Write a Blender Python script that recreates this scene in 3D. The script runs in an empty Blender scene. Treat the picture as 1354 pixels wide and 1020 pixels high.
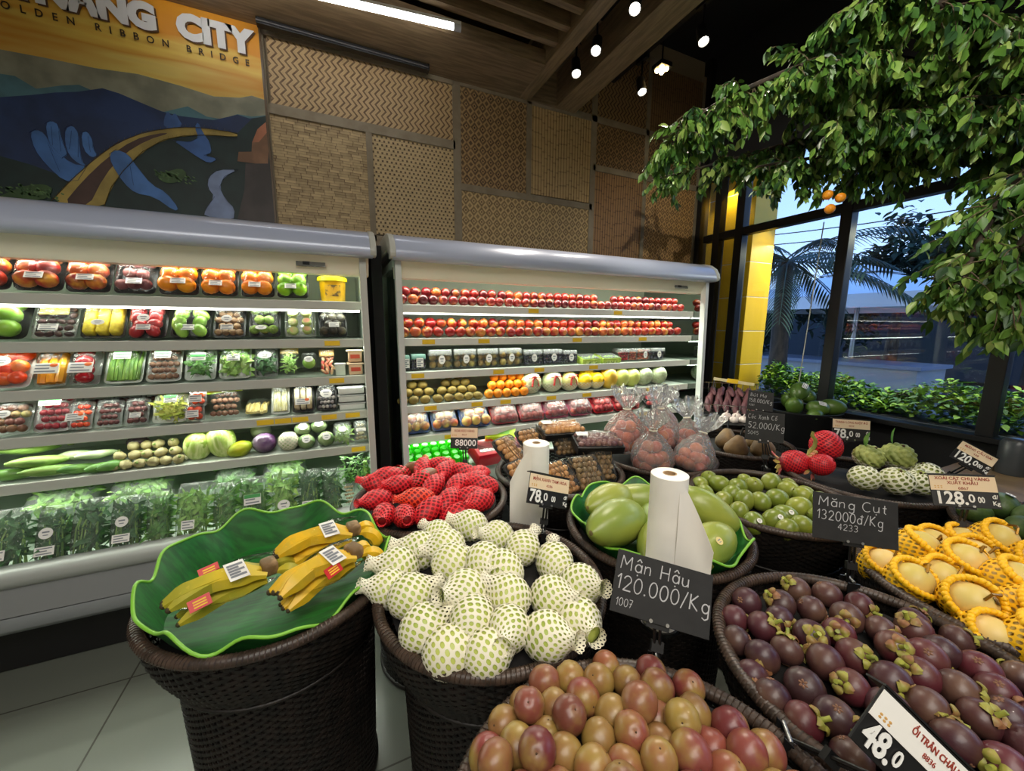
import bpy, bmesh, math, random
from mathutils import Vector, Matrix, Euler
random.seed(7)
S = bpy.context.scene
COL = S.collection
PI = math.pi
R_ = math.radians
V = Vector
def lin(c):
    c = c/255
    return c/12.92 if c <= .04045 else ((c+.055)/1.055)**2.4
def rgb(r, g, b): return (lin(r), lin(g), lin(b), 1)

# ------------------------------------------------------------------ camera
cam = bpy.data.objects.new('camera', bpy.data.cameras.new('camera')); COL.objects.link(cam)
cam.data.sensor_width = 36; cam.data.lens = 508*36/1354; cam.data.clip_start = .02
yaw, pit, rol = R_(24.5), R_(-9.0), R_(.3)
F = V((math.sin(yaw)*math.cos(pit), math.cos(yaw)*math.cos(pit), math.sin(pit)))
Rv = V((math.cos(yaw), -math.sin(yaw), 0)); U = Rv.cross(F)
Rv, U = Rv*math.cos(rol)+U*math.sin(rol), U*math.cos(rol)-Rv*math.sin(rol)
cam.matrix_world = Matrix(((Rv.x, U.x, -F.x, 0), (Rv.y, U.y, -F.y, 0), (Rv.z, U.z, -F.z, 1.5), (0, 0, 0, 1)))
S.camera = cam
# ------------------------------------------------------------------ exposure, world
S.view_settings.view_transform = 'Standard'; S.view_settings.look = 'None'
S.view_settings.gamma = 1; S.view_settings.exposure = 0.0; S.view_settings.use_curve_mapping = False
S.cycles.transparent_max_bounces = 24; S.cycles.max_bounces = 8
S.cycles.sample_clamp_indirect = 4
W = bpy.data.worlds.new('dusk'); S.world = W; W.use_nodes = True
wn, wl = W.node_tree.nodes, W.node_tree.links
wn.clear()
tc = wn.new('ShaderNodeTexCoord'); sx = wn.new('ShaderNodeSeparateXYZ'); cr = wn.new('ShaderNodeValToRGB')
bg = wn.new('ShaderNodeBackground'); wo = wn.new('ShaderNodeOutputWorld')
wl.new(tc.outputs['Generated'], sx.inputs[0]); wl.new(sx.outputs[2], cr.inputs[0])
cr.color_ramp.elements[0].color = rgb(158, 186, 222); cr.color_ramp.elements[0].position = 0
cr.color_ramp.elements[1].color = rgb(84, 128, 198); cr.color_ramp.elements[1].position = .6
wl.new(cr.outputs[0], bg.inputs[0]); bg.inputs[1].default_value = 2.9; wl.new(bg.outputs[0], wo.inputs[0])
# ------------------------------------------------------------------ light makers and added fill lights
def area(name, loc, rot, sx_, sy_, e, col=(1, 1, 1)):
    l = bpy.data.lights.new(name, 'AREA'); l.shape = 'RECTANGLE'; l.size = sx_; l.size_y = sy_; l.energy = e; l.color = col
    o = bpy.data.objects.new(name, l); COL.objects.link(o); o.location = loc; o.rotation_euler = rot; return o
def spot(name, loc, target, e, size=60, blend=.6, col=(1, .9, .76), r=.03):
    l = bpy.data.lights.new(name, 'SPOT'); l.energy = e; l.spot_size = R_(size); l.spot_blend = blend; l.color = col; l.shadow_soft_size = r
    o = bpy.data.objects.new(name, l); COL.objects.link(o); o.location = loc
    o.rotation_euler = (V(target)-V(loc)).to_track_quat('-Z', 'Y').to_euler(); return o
area('fill_light', (-.6, -1.4, 3.6), (0, 0, 0), 3.0, 2.0, 120, (1, .95, .86))  # two unseen area lights without fixtures, added as ambient fill
area('fill_light', (.7, .5, 3.7), (0, 0, 0), 1.6, 1.2, 45, (1, .93, .8))
# ------------------------------------------------------------------ materials
MC = {}
def nt(name):
    m = bpy.data.materials.new(name); m.use_nodes = True; n = m.node_tree.nodes
    return m, n, m.node_tree.links, n['Principled BSDF']
def mat(name, c1, c2=None, scale=8., rough=.5, metal=0., spec=.5, bump=0., bscale=40., rand=None, lo=.38, hi=.62, coat=0., detail=3., stretch=None, emit=0., sss=0.):
    """Principled: c1..c2 mixed by noise in object space; rand = colours picked per object."""
    if name in MC: return MC[name]
    m, n, l, p = nt(name)
    p.inputs['Roughness'].default_value = rough; p.inputs['Metallic'].default_value = metal
    p.inputs['Specular IOR Level'].default_value = spec; p.inputs['Coat Weight'].default_value = coat
    p.inputs['Base Color'].default_value = c1
    if sss: p.inputs['Subsurface Weight'].default_value = sss; p.inputs['Subsurface Scale'].default_value = .02
    if emit: p.inputs['Emission Color'].default_value = c1; p.inputs['Emission Strength'].default_value = emit
    if c2 or rand or bump:
        t = n.new('ShaderNodeTexCoord'); oi = n.new('ShaderNodeObjectInfo')
        ad = n.new('ShaderNodeVectorMath'); ad.operation = 'ADD'
        mu = n.new('ShaderNodeMath'); mu.operation = 'MULTIPLY'; mu.inputs[1].default_value = 37.
        l.new(oi.outputs['Random'], mu.inputs[0]); l.new(mu.outputs[0], ad.inputs[1])
        src = t.outputs['Object']
        if stretch:
            mp = n.new('ShaderNodeMapping'); mp.inputs['Scale'].default_value = stretch; l.new(src, mp.inputs[0]); src = mp.outputs[0]
        l.new(src, ad.inputs[0])
    if c2 or rand:
        ns = n.new('ShaderNodeTexNoise'); ns.inputs['Scale'].default_value = scale; ns.inputs['Detail'].default_value = detail
        l.new(ad.outputs[0], ns.inputs[0])
        rp = n.new('ShaderNodeValToRGB'); rp.color_ramp.elements[0].position = lo; rp.color_ramp.elements[1].position = hi
        rp.color_ramp.elements[0].color = c1; rp.color_ramp.elements[1].color = c2 or c1
        l.new(ns.outputs[0], rp.inputs[0]); out = rp.outputs[0]
        if rand:
            rr = n.new('ShaderNodeValToRGB'); rr.color_ramp.interpolation = 'LINEAR'
            e = rr.color_ramp.elements
            while len(e) < len(rand): e.new(.5)
            for i, c in enumerate(rand): e[i].position = i/max(1, len(rand)-1); e[i].color = c
            l.new(oi.outputs['Random'], rr.inputs[0])
            mx = n.new('ShaderNodeMix'); mx.data_type = 'RGBA'; mx.inputs[0].default_value = .5
            if c2:
                l.new(ns.outputs[0], mx.inputs[0])
                rp2 = n.new('ShaderNodeMapRange'); rp2.inputs[1].default_value = lo; rp2.inputs[2].default_value = hi
                l.new(ns.outputs[0], rp2.inputs[0]); l.new(rp2.outputs[0], mx.inputs[0])
                l.new(rr.outputs[0], mx.inputs[6]); mx.inputs[7].default_value = c2
            else:
                mx.inputs[0].default_value = .6
                l.new(out, mx.inputs[6]); l.new(rr.outputs[0], mx.inputs[7])
            out = mx.outputs[2]
        l.new(out, p.inputs['Base Color'])
    if bump:
        nb = n.new('ShaderNodeTexNoise'); nb.inputs['Scale'].default_value = bscale; nb.inputs['Detail'].default_value = 4
        l.new(ad.outputs[0], nb.inputs[0])
        b = n.new('ShaderNodeBump'); b.inputs['Strength'].default_value = bump; b.inputs['Distance'].default_value = .004
        l.new(nb.outputs[0], b.inputs['Height']); l.new(b.outputs[0], p.inputs['Normal'])
    MC[name] = m; return m
def clear(name, tint=(1, 1, 1, 1), refl=.25, haze=.05, rough=.08, bump=.0, bscale=25.):
    """thin clear film or glass: see-through plus a glossy and a slightly milky share"""
    if name in MC: return MC[name]
    m, n, l, p = nt(name)
    tr = n.new('ShaderNodeBsdfTransparent'); tr.inputs[0].default_value = tint
    gl = n.new('ShaderNodeBsdfGlossy'); gl.inputs['Roughness'].default_value = rough
    df = n.new('ShaderNodeBsdfDiffuse'); df.inputs[0].default_value = (.85, .87, .85, 1)
    lw = n.new('ShaderNodeLayerWeight'); lw.inputs[0].default_value = refl
    m1 = n.new('ShaderNodeMixShader'); m1.inputs[0].default_value = haze
    m2 = n.new('ShaderNodeMixShader'); o = n['Material Output']
    if bump:
        t = n.new('ShaderNodeTexCoord'); nb = n.new('ShaderNodeTexNoise'); nb.inputs['Scale'].default_value = bscale; nb.inputs['Detail'].default_value = 2
        nb.inputs['Distortion'].default_value = 1.5
        l.new(t.outputs['Object'], nb.inputs[0]); b = n.new('ShaderNodeBump'); b.inputs['Strength'].default_value = bump; b.inputs['Distance'].default_value = .02
        l.new(nb.outputs[0], b.inputs['Height']); l.new(b.outputs[0], gl.inputs['Normal']); l.new(b.outputs[0], lw.inputs['Normal'])
    l.new(tr.outputs[0], m1.inputs[1]); l.new(df.outputs[0], m1.inputs[2])
    l.new(lw.outputs['Fresnel'], m2.inputs[0]); l.new(m1.outputs[0], m2.inputs[1]); l.new(gl.outputs[0], m2.inputs[2])
    l.new(m2.outputs[0], o.inputs[0]); n.remove(p)
    MC[name] = m; return m
# ------------------------------------------------------------------ geometry
class G:
    def __init__(s): s.v = []; s.f = []; s.m = []; s.k = 0
    def mi(s, k): s.k = k; return s
    def face(s, idx): s.f.append(tuple(idx)); s.m.append(s.k)
    def grid(s, pts, cu=False, cv=False, flip=False):
        nu, nv = len(pts), len(pts[0]); b = len(s.v)
        for r in pts:
            for p in r: s.v.append(tuple(p))
        for i in range(nu if cu else nu-1):
            for j in range(nv if cv else nv-1):
                i2, j2 = (i+1) % nu, (j+1) % nv
                q = (b+i*nv+j, b+i2*nv+j, b+i2*nv+j2, b+i*nv+j2)
                s.face(q[::-1] if flip else q)
        return s
    def box(s, c, d, M=None):
        b = len(s.v); hx, hy, hz = d[0]/2, d[1]/2, d[2]/2
        for z in (-hz, hz):
            for x, y in ((-hx, -hy), (hx, -hy), (hx, hy), (-hx, hy)):
                p = V((x, y, z))
                if M: p = M @ p
                s.v.append(tuple(p+V(c)))
        for q in ((3, 2, 1, 0), (4, 5, 6, 7), (0, 1, 5, 4), (1, 2, 6, 5), (2, 3, 7, 6), (3, 0, 4, 7)): s.face([b+i for i in q])
        return s
    def poly(s, pts):
        b = len(s.v); s.v += [tuple(p) for p in pts]; s.face(range(b, b+len(pts))); return s
    def prism(s, pts, x0, x1):
        """pts (y,z) outline extruded along x"""
        b = len(s.v); n = len(pts)
        for x in (x0, x1):
            for y, z in pts: s.v.append((x, y, z))
        for i in range(n):
            j = (i+1) % n; s.face((b+i, b+j, b+n+j, b+n+i))
        s.face(range(b+n-1, b-1, -1)); s.face(range(b+n, b+2*n)); return s
    def tube(s, path, rad, n=8, closed=False, cap=True, flat=1.):
        P = [V(p) for p in path]; N = len(P); rows = []; up = None
        for i in range(N):
            a = P[(i-1) % N] if (i or closed) else P[0]; c = P[(i+1) % N] if (i < N-1 or closed) else P[-1]
            t = (c-a).normalized() if (c-a).length > 1e-9 else V((0, 0, 1))
            if up is None:
                up = V((0, 0, 1)) if abs(t.z) < .9 else V((1, 0, 0))
            u = (up-t*up.dot(t)).normalized(); w = t.cross(u); up = u
            r = rad[i] if isinstance(rad, (list, tuple)) else rad
            rows.append([P[i]+u*(r*flat*math.cos(2*PI*k/n))+w*(r*math.sin(2*PI*k/n)) for k in range(n)])
        b = len(s.v); s.grid(rows, cu=closed, cv=True)
        if cap and not closed:
            s.face([b+k for k in range(n)][::-1]); s.face([b+(N-1)*n+k for k in range(n)])
        return s
    def lathe(s, prof, n=24, c=(0, 0, 0), M=None, mod=None, sx=1., sy=1.):
        rows = []
        for r, z in prof:
            row = []
            for k in range(n):
                a = 2*PI*k/n; rr, zz = (mod(r, z, a) if mod else (r, z))
                p = V((rr*math.cos(a)*sx, rr*math.sin(a)*sy, zz))
                if M: p = M @ p
                row.append(p+V(c))
            rows.append(row)
        return s.grid(rows, cv=True, flip=True)
    def ball(s, c, r, nu=8, nv=12, M=None, mod=None):
        r = r if isinstance(r, (tuple, list)) else (r, r, r); rows = []
        for i in range(nu+1):
            th = PI*i/nu; row = []
            for k in range(nv):
                a = 2*PI*k/nv; q = V((math.sin(th)*math.cos(a), math.sin(th)*math.sin(a), math.cos(th)))
                if mod: q = q*mod(q)
                p = V((q.x*r[0], q.y*r[1], q.z*r[2]))
                if M: p = M @ p
                row.append(p+V(c))
            rows.append(row)
        return s.grid(rows, cv=True)
    def leaf(s, p, d, up, L, w, curl=.15):
        """a pointed leaf blade, folded a little along its midrib"""
        d = V(d).normalized(); sd = d.cross(V(up)); sd = sd.normalized() if sd.length > 1e-6 else V((1, 0, 0)); nn = sd.cross(d)
        p = V(p); b = len(s.v)
        prof = ((0, 0), (.18, .62), (.42, 1), (.7, .68), (1, 0))
        mid = [p+d*L*t-nn*L*curl*t*t for t, _ in prof]
        s.v += [tuple(q) for q in mid]
        for sg in (1, -1):
            s.v += [tuple(mid[i]+sd*sg*w*prof[i][1]*.5+nn*w*.12) for i in (1, 2, 3)]
        for o, fl in ((5, 0), (8, 1)):
            for q in ((0, 1, o), (1, 2, o+1, o), (2, 3, o+2, o+1), (3, 4, o+2)):
                q = [b+i for i in q]; s.face(q if fl else q[::-1])
        return s
    def build(s, name, mats, parent=None, smooth=True, loc=None, bevel=0., solid=0.):
        me = bpy.data.meshes.new(name); me.from_pydata(s.v, [], s.f)
        for m in (mats if isinstance(mats, (list, tuple)) else [mats]): me.materials.append(m)
        me.polygons.foreach_set('material_index', s.m)
        if bevel or solid:
            bm = bmesh.new(); bm.from_mesh(me)
            if solid: bmesh.ops.solidify(bm, geom=bm.faces[:], thickness=solid)
            if bevel:
                bmesh.ops.remove_doubles(bm, verts=bm.verts[:], dist=1e-6)
                bmesh.ops.bevel(bm, geom=[e for e in bm.edges if len(e.link_faces) == 2 and e.calc_face_angle(0) > .5], offset=bevel, segments=2, affect='EDGES', profile=.5)
            bm.to_mesh(me); bm.free()
        me.polygons.foreach_set('use_smooth', [smooth]*len(me.polygons))
        if smooth: me.set_sharp_from_angle(angle=R_(48))
        return link(name, me, parent, loc)
def link(name, me, parent=None, loc=None):
    o = bpy.data.objects.new(name, me); COL.objects.link(o)
    if parent: o.parent = parent
    if loc: o.location = loc
    return o
LAB = {}
def tag(o, label, cat, group=None):
    o['label'] = label; o['category'] = cat
    if group: o['group'] = group
    LAB.setdefault(label, []).append(o.name); return o
def thing(name, label, cat, loc=(0, 0, 0), rot=(0, 0, 0), group=None):
    o = bpy.data.objects.new(name, None); COL.objects.link(o); o.location = loc; o.rotation_euler = rot
    return tag(o, label, cat, group)
def struct(name, g, m, **k):
    o = g.build(name, m, **k); o['kind'] = 'structure'; return o
def dup(root, loc=None, rot=None, label=None, group=None, scale=None, parent=None):
    r = root.copy(); COL.objects.link(r)
    if parent: r.parent = parent
    if loc is not None: r.location = loc
    if rot is not None: r.rotation_euler = rot
    if scale is not None: r.scale = scale if isinstance(scale, (tuple, list)) else (scale,)*3
    if label: r['label'] = label; LAB.setdefault(label, []).append(r.name)
    if group: r['group'] = group
    for ch in list(root.children): dup(ch, parent=r)
    return r
def erase(root):
    for ch in list(root.children): erase(ch)
    bpy.data.objects.remove(root)
ONE = 'zeroth first second third fourth fifth sixth seventh eighth ninth tenth eleventh twelfth thirteenth fourteenth fifteenth sixteenth seventeenth eighteenth nineteenth twentieth'.split()
def nth(n):
    if n <= 20: return ONE[n]
    t, u = divmod(n, 10); tens = {2: 'twent', 3: 'thirt', 4: 'fort', 5: 'fift', 6: 'sixt'}[t]
    return tens+'y-'+ONE[u] if u else tens+'ieth'
def pile_labels(objs, fmt, pitch):
    """labels by rows seen from the aisle: rows run across the view, counted from the back, then along the row from the poster side"""
    fx, fy = math.sin(yaw), math.cos(yaw)
    ob = sorted(objs, key=lambda o: -(o.location.x*fx+o.location.y*fy))
    rows = []; last = None
    for o in ob:
        d = o.location.x*fx+o.location.y*fy
        if last is None or last-d > pitch: rows.append([]); last = d
        rows[-1].append(o)
    for i, r in enumerate(rows):
        r.sort(key=lambda o: o.location.x*fy-o.location.y*fx)
        for j, o in enumerate(r):
            lb = fmt.format(row='back' if i == 0 else nth(i+1)+' from back', n=nth(j+1))
            o['label'] = lb; LAB.setdefault(lb, []).append(o.name)
def text_mesh(s, size, ext=.0006, align='CENTER', bold=0., spacing=1., sx=1.):
    cu = bpy.data.curves.new('text', 'FONT'); cu.body = s; cu.size = size; cu.extrude = ext; cu.align_x = align; cu.align_y = 'CENTER'
    cu.offset = bold; cu.space_character = spacing; cu.resolution_u = 3
    o = bpy.data.objects.new('text', cu); COL.objects.link(o)
    dg = bpy.context.evaluated_depsgraph_get(); me = bpy.data.meshes.new_from_object(o.evaluated_get(dg))
    bpy.data.objects.remove(o); bpy.data.curves.remove(cu)
    if sx != 1:
        for v in me.vertices: v.co.x *= sx
    return me
def text(s, size, m, parent, M, name='lettering', **k):
    me = text_mesh(s, size, **k); me.materials.clear(); me.materials.append(m); me.transform(M); me.name = name
    return link(name, me, parent)
def frame(X, Y, Z, o): return Matrix(((X.x, Y.x, Z.x, o[0]), (X.y, Y.y, Z.y, o[1]), (X.z, Y.z, Z.z, o[2]), (0, 0, 0, 1)))
def rnd(a, b): return random.uniform(a, b)
def reul(): return (rnd(0, 6.28), rnd(0, 6.28), rnd(0, 6.28))
# ================================================================== palette
white = mat('white_enamel', rgb(228, 230, 226), rough=.3)
cream = mat('cream_enamel', rgb(252, 246, 222), rough=.35)
silver = mat('silver_canopy', rgb(184, 192, 214), rough=.28, metal=.1, coat=.3)
grey = mat('grey_enamel', rgb(190, 190, 180), rough=.4)
dgrey = mat('dark_grey_plastic', rgb(150, 154, 158), rough=.5)
black = mat('black_metal', rgb(16, 16, 17), rough=.45)
blackp = mat('black_plastic', rgb(22, 22, 23), rough=.4)
chrome = mat('chrome', rgb(200, 200, 200), rough=.2, metal=1.)
inner = mat('interior_enamel', rgb(196, 208, 196), rough=.45)
wood = mat('pale_timber', rgb(142, 120, 88), rgb(116, 96, 70), scale=6, rough=.5, stretch=(1, 1, 8), bump=.1, bscale=60)
woodx = mat('pale_timber_along', rgb(142, 120, 90), rgb(114, 94, 68), scale=6, rough=.5, stretch=(1, 9, 9), bump=.1, bscale=60)
woody = mat('pale_timber_across', rgb(140, 118, 86), rgb(114, 94, 66), scale=6, rough=.5, stretch=(9, 1, 9), bump=.1, bscale=60)
batten_m = mat('taupe_batten', rgb(150, 136, 112), rgb(134, 120, 96), scale=9, rough=.6)
yellowtag = mat('yellow_card', rgb(238, 196, 40), rough=.6)
whitep = mat('white_paper', rgb(236, 234, 228), rough=.6)
inkm = mat('grey_ink', rgb(128, 132, 138), rough=.7)
creamcard = mat('cream_card', rgb(226, 204, 170), rough=.6)
redink = mat('red_ink', rgb(150, 52, 34), rough=.7)
chalk = mat('chalk', rgb(178, 178, 180), rough=.9)
board = mat('blackboard', rgb(24, 24, 24), rgb(30, 30, 30), scale=30, rough=.7)
signw = mat('white_print', rgb(232, 232, 228), rough=.6)
steel = mat('brushed_steel', rgb(150, 150, 150), rough=.35, metal=.9)
film = clear('cling_film', refl=.16, haze=.02, rough=.1, bump=.5, bscale=30)
bagfilm = clear('bag_film', refl=.26, haze=.12, rough=.14, bump=.9, bscale=30)
greenbag = clear('greens_bag_film', tint=(.92, 1, .94, 1), refl=.2, haze=.07, rough=.14, bump=.9, bscale=24)
glass = clear('window_glass', tint=(.92, .94, .95, 1), refl=.3, haze=0, rough=.0)
rackglass = clear('end_panel_glass', tint=(.78, .86, .82, 1), refl=.3, haze=.02, rough=.02)
wick = mat('dark_wicker', rgb(28, 21, 17), rgb(13, 10, 8), scale=30, rough=.5, bump=.3, bscale=90)
rimm = mat('wicker_rim', rgb(74, 58, 48), rgb(48, 38, 31), scale=30, rough=.42, bump=.25, bscale=80)
gap_shade = mat('gap_shade_black', rgb(14, 11, 10), rough=.9)

# ================================================================== room shell
XL, XR, YB, YW, ZC = -3.2, 3.6, -3.0, 3.12, 4.1
def tile_floor():
    m, n, l, p = nt('floor_tiles')
    t = n.new('ShaderNodeTexCoord'); mp = n.new('ShaderNodeMapping'); mp.inputs['Location'].default_value = (.885, -1.97+.8, 0)
    br = n.new('ShaderNodeTexBrick'); br.offset = 0; br.inputs['Scale'].default_value = 1; br.inputs['Brick Width'].default_value = .8; br.inputs['Row Height'].default_value = .8
    br.inputs['Mortar Size'].default_value = .0035; br.inputs['Mortar Smooth'].default_value = .1
    br.inputs['Color1'].default_value = rgb(100, 104, 96); br.inputs['Color2'].default_value = rgb(104, 108, 100); br.inputs['Mortar'].default_value = rgb(66, 66, 60)
    l.new(t.outputs['Object'], mp.inputs[0]); l.new(mp.outputs[0], br.inputs[0]); l.new(br.outputs[0], p.inputs['Base Color'])
    p.inputs['Roughness'].default_value = .22
    return m
struct('floor', G().box(((XL+XR)/2, (YB+YW)/2, -.05), (XR-XL+.2, YW-YB+.2, .1)), tile_floor(), smooth=False)
dark = mat('dark_paint', rgb(26, 25, 26), rough=.8)
panelwall = mat('wall_paint', rgb(150, 134, 108), rough=.7)
offw = mat('offwhite_paint', rgb(170, 166, 156), rough=.8)
struct('wall_back', G().box(((XL+XR)/2, YW+.05, ZC/2), (XR-XL+.2, .1, ZC)), panelwall, smooth=False)
struct('wall_left', G().box((XL-.05, (YB+YW)/2, ZC/2), (.1, YW-YB, ZC)), offw, smooth=False)
struct('wall_front', G().box(((XL+XR)/2, YB-.05, ZC/2), (XR-XL, .1, ZC)), offw, smooth=False)
struct('ceiling', G().box(((XL+XR)/2, (YB+YW)/2, ZC+.05), (XR-XL+.2, YW-YB+.2, .1)), dark, smooth=False)
# window wall on the side of the street
g = G(); g.box((XR+.05, (YB+YW)/2, .41), (.1, YW-YB, .82)); g.box((XR+.05, (YB+YW)/2, 3.55), (.1, YW-YB, 1.1))
struct('wall_right', g, dark, smooth=False)
g = G()
for y, w in ((2.85, .07), (2.605, .08), (1.74, .075), (.87, .075), (0., .075), (-.9, .075), (-1.8, .075), (-2.7, .075)): g.box((XR-.01, y, 1.91), (.09, w, 2.18))
g.box((XR-.01, .05, 2.385), (.08, 5.9, .07)); g.box((XR-.02, .05, .83), (.14, 5.9, .035)); g.box((XR-.01, .05, 2.98), (.09, 5.9, .06))
g.box((XR-.01, 3.08, 2.05), (.12, .09, 4.1))
struct('window_1', g, black, smooth=False, bevel=.004)
struct('window_2', G().box((XR+.01, .05, 1.9), (.008, 5.9, 2.2)), glass, smooth=False).name = 'window_1_glass'
# timber soffit, slats and beams
soff = G(); soff.box((-.9, 2.88, 3.345), (4.7, .47, .09)); struct('trim_1', soff, woodx, smooth=False)
g = G()
for i in range(17):
    y = 2.5-.15*i; g.box((-.87, y, 3.41), (4.66, .045, .15))
struct('trim_5', g, woodx, smooth=False)
brown = mat('dark_timber_ceiling', rgb(100, 84, 62), rough=.7)
struct('ceiling_panel', G().box((-.87, .2, 3.62), (4.66, 5.8, .03)), brown, smooth=False)
struct('beam_1', G().box((1.5, .3, 3.43), (.1, 5.64, .26)), woody, smooth=False, bevel=.004)
struct('beam_2', G().box((1.89, .3, 3.43), (.2, 5.64, .26)), woody, smooth=False, bevel=.004)
# header board between the beams along the back wall
struct('trim_2', G().box((1.665, 3.09, 3.43), (.25, .05, .26)), woodx, smooth=False)

# ================================================================== woven bamboo panels
def weave_mat(name, kind, ca, cb, s=1.):
    if name in MC: return MC[name]
    m, n, l, p = nt(name); p.inputs['Roughness'].default_value = .55
    t = n.new('ShaderNodeTexCoord'); sp = n.new('ShaderNodeSeparateXYZ'); l.new(t.outputs['Object'], sp.inputs[0])
    def M(op, a, b=None, c=None):
        q = n.new('ShaderNodeMath'); q.operation = op
        for i, v in enumerate((a, b, c)):
            if v is None: continue
            if isinstance(v, (int, float)): q.inputs[i].default_value = v
            else: l.new(v, q.inputs[i])
        return q.outputs[0]
    x, z = sp.outputs[0], sp.outputs[2]
    tri = lambda v: M('ABSOLUTE', M('SUBTRACT', M('FRACT', v), .5))
    if kind == 'zigzag':
        h = M('ADD', M('MULTIPLY', x, 26*s), M('MULTIPLY', tri(M('MULTIPLY', z, 15*s)), 1.6)); f = M('FRACT', h)
        d = M('MULTIPLY', M('GREATER_THAN', f, .66), .85); d = M('ADD', d, M('MULTIPLY', M('GREATER_THAN', M('FRACT', M('MULTIPLY', h, 3)), .8), .2))
    elif kind == 'brick':
        r = M('FLOOR', M('MULTIPLY', z, 58*s)); xx = M('ADD', M('MULTIPLY', x, 15*s), M('MULTIPLY', M('SINE', M('MULTIPLY', r, 12.9898)), 3.)); f = M('FRACT', xx)
        rn = M('FRACT', M('MULTIPLY', M('SINE', M('ADD', M('MULTIPLY', r, 12.9898), M('MULTIPLY', M('FLOOR', xx), 78.233))), 437.58))
        d = M('ADD', M('MULTIPLY', M('GREATER_THAN', f, .92), .5), M('MULTIPLY', M('GREATER_THAN', M('FRACT', M('MULTIPLY', z, 58*s)), .8), .4)); d = M('ADD', d, M('MULTIPLY', rn, .5))
    elif kind == 'dots':
        r = M('FLOOR', M('MULTIPLY', z, 38*s)); fx = M('FRACT', M('ADD', M('MULTIPLY', x, 32*s), M('MULTIPLY', r, .5))); fz = M('FRACT', M('MULTIPLY', z, 38*s))
        d = M('MULTIPLY', M('LESS_THAN', fx, .42), M('LESS_THAN', fz, .5))
        d = M('ADD', M('MULTIPLY', d, .9), M('MULTIPLY', M('GREATER_THAN', fz, .85), .3))
    elif kind == 'diamond':
        a = M('ADD', tri(M('MULTIPLY', x, 15*s)), tri(M('MULTIPLY', z, 13*s)))
        rg = M('FRACT', M('MULTIPLY', a, 2.)); d = M('MULTIPLY', M('GREATER_THAN', rg, .5), .7)
        d = M('ADD', d, M('MULTIPLY', M('LESS_THAN', a, .13), .9))
    else:  # upright split cane
        f = M('FRACT', M('MULTIPLY', x, 36*s)); r = M('FLOOR', M('MULTIPLY', x, 36*s))
        f2 = M('FRACT', M('ADD', M('MULTIPLY', z, 9*s), M('MULTIPLY', M('SINE', M('MULTIPLY', r, 12.9)), 3.)))
        d = M('ADD', M('MULTIPLY', M('GREATER_THAN', f, .68), .7), M('MULTIPLY', M('GREATER_THAN', f2, .9), .4))
    ns = n.new('ShaderNodeTexNoise'); ns.inputs['Scale'].default_value = 24; ns.inputs['Detail'].default_value = 5; l.new(t.outputs['Object'], ns.inputs[0])
    fac = M('ADD', d, M('MULTIPLY', M('SUBTRACT', ns.outputs[0], .5), .7)); fac = M('MINIMUM', M('MAXIMUM', fac, 0.), 1.)
    mx = n.new('ShaderNodeMix'); mx.data_type = 'RGBA'; l.new(fac, mx.inputs[0]); mx.inputs[6].default_value = ca; mx.inputs[7].default_value = cb
    l.new(mx.outputs[2], p.inputs['Base Color'])
    b = n.new('ShaderNodeBump'); b.inputs['Strength'].default_value = .6; b.inputs['Distance'].default_value = .008; b.invert = True
    l.new(fac, b.inputs['Height']); l.new(b.outputs[0], p.inputs['Normal'])
    MC[name] = m; return m
tan, tan2, drk = rgb(196, 164, 116), rgb(206, 180, 132), rgb(70, 48, 30)
PAN = [(-.285, .905, 2.885, 3.27, 'zigzag', tan, rgb(96, 70, 44), 'wide bamboo panel of upright zigzag weave under the black rail'),
       (-.305, .275, 2.15, 2.825, 'brick', tan2, rgb(112, 88, 58), 'pale bamboo panel in close flat weave beside the poster'),
       (.315, .905, 2.15, 2.825, 'dots', tan2, rgb(80, 58, 36), 'bamboo panel with small dark holes below the zigzag panel'),
       (.965, 1.53, 2.59, 3.29, 'diamond', rgb(176, 142, 96), rgb(56, 38, 24), 'brown diamond-weave bamboo panel high on the wall'),
       (1.575, 2.17, 2.60, 3.29, 'cane', rgb(196, 164, 112), rgb(110, 84, 52), 'upright split-cane panel between two diamond panels'),
       (.965, 2.17, 2.13, 2.54, 'diamond', rgb(206, 176, 124), rgb(100, 76, 48), 'long pale diamond-weave bamboo panel low above the second fridge'),
       (2.225, 3.5, 2.93, 3.28, 'diamond', rgb(150, 118, 78), rgb(36, 24, 16), 'dark diamond-weave panel behind the tree leaves'),
       (2.225, 2.79, 2.13, 2.88, 'cane', rgb(160, 122, 80), rgb(78, 54, 34), 'darker upright split-cane panel low above the second fridge'),
       (2.83, 3.5, 2.13, 2.88, 'diamond', rgb(206, 164, 108), rgb(90, 60, 34), 'amber diamond-weave bamboo panel next to the black window post'),
       (2.02, 2.79, 3.33, 3.9, 'zigzag', rgb(150, 118, 78), rgb(60, 42, 28), 'zigzag bamboo panel above the beams beside the ceiling'),
       (2.83, 3.5, 3.33, 3.9, 'cane', rgb(140, 108, 70), rgb(80, 58, 36), 'split-cane panel above the beams near the window')]
for i, (x0, x1, z0, z1, k, a, b, lb) in enumerate(PAN):
    o = G().box((0, 0, (z1-z0)/2), (x1-x0, .012, z1-z0)).build('bamboo_panel', weave_mat('bamboo_%s_%d' % (k, i), k, a, b), smooth=False, loc=((x0+x1)/2, YW-.016, z0))
    tag(o, lb, 'wall panel', 'woven bamboo panels on the back wall')
g = G()
def bat(x0, x1, z0, z1): g.box(((x0+x1)/2, YW-.016, (z0+z1)/2), (x1-x0, .034, z1-z0))
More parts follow.
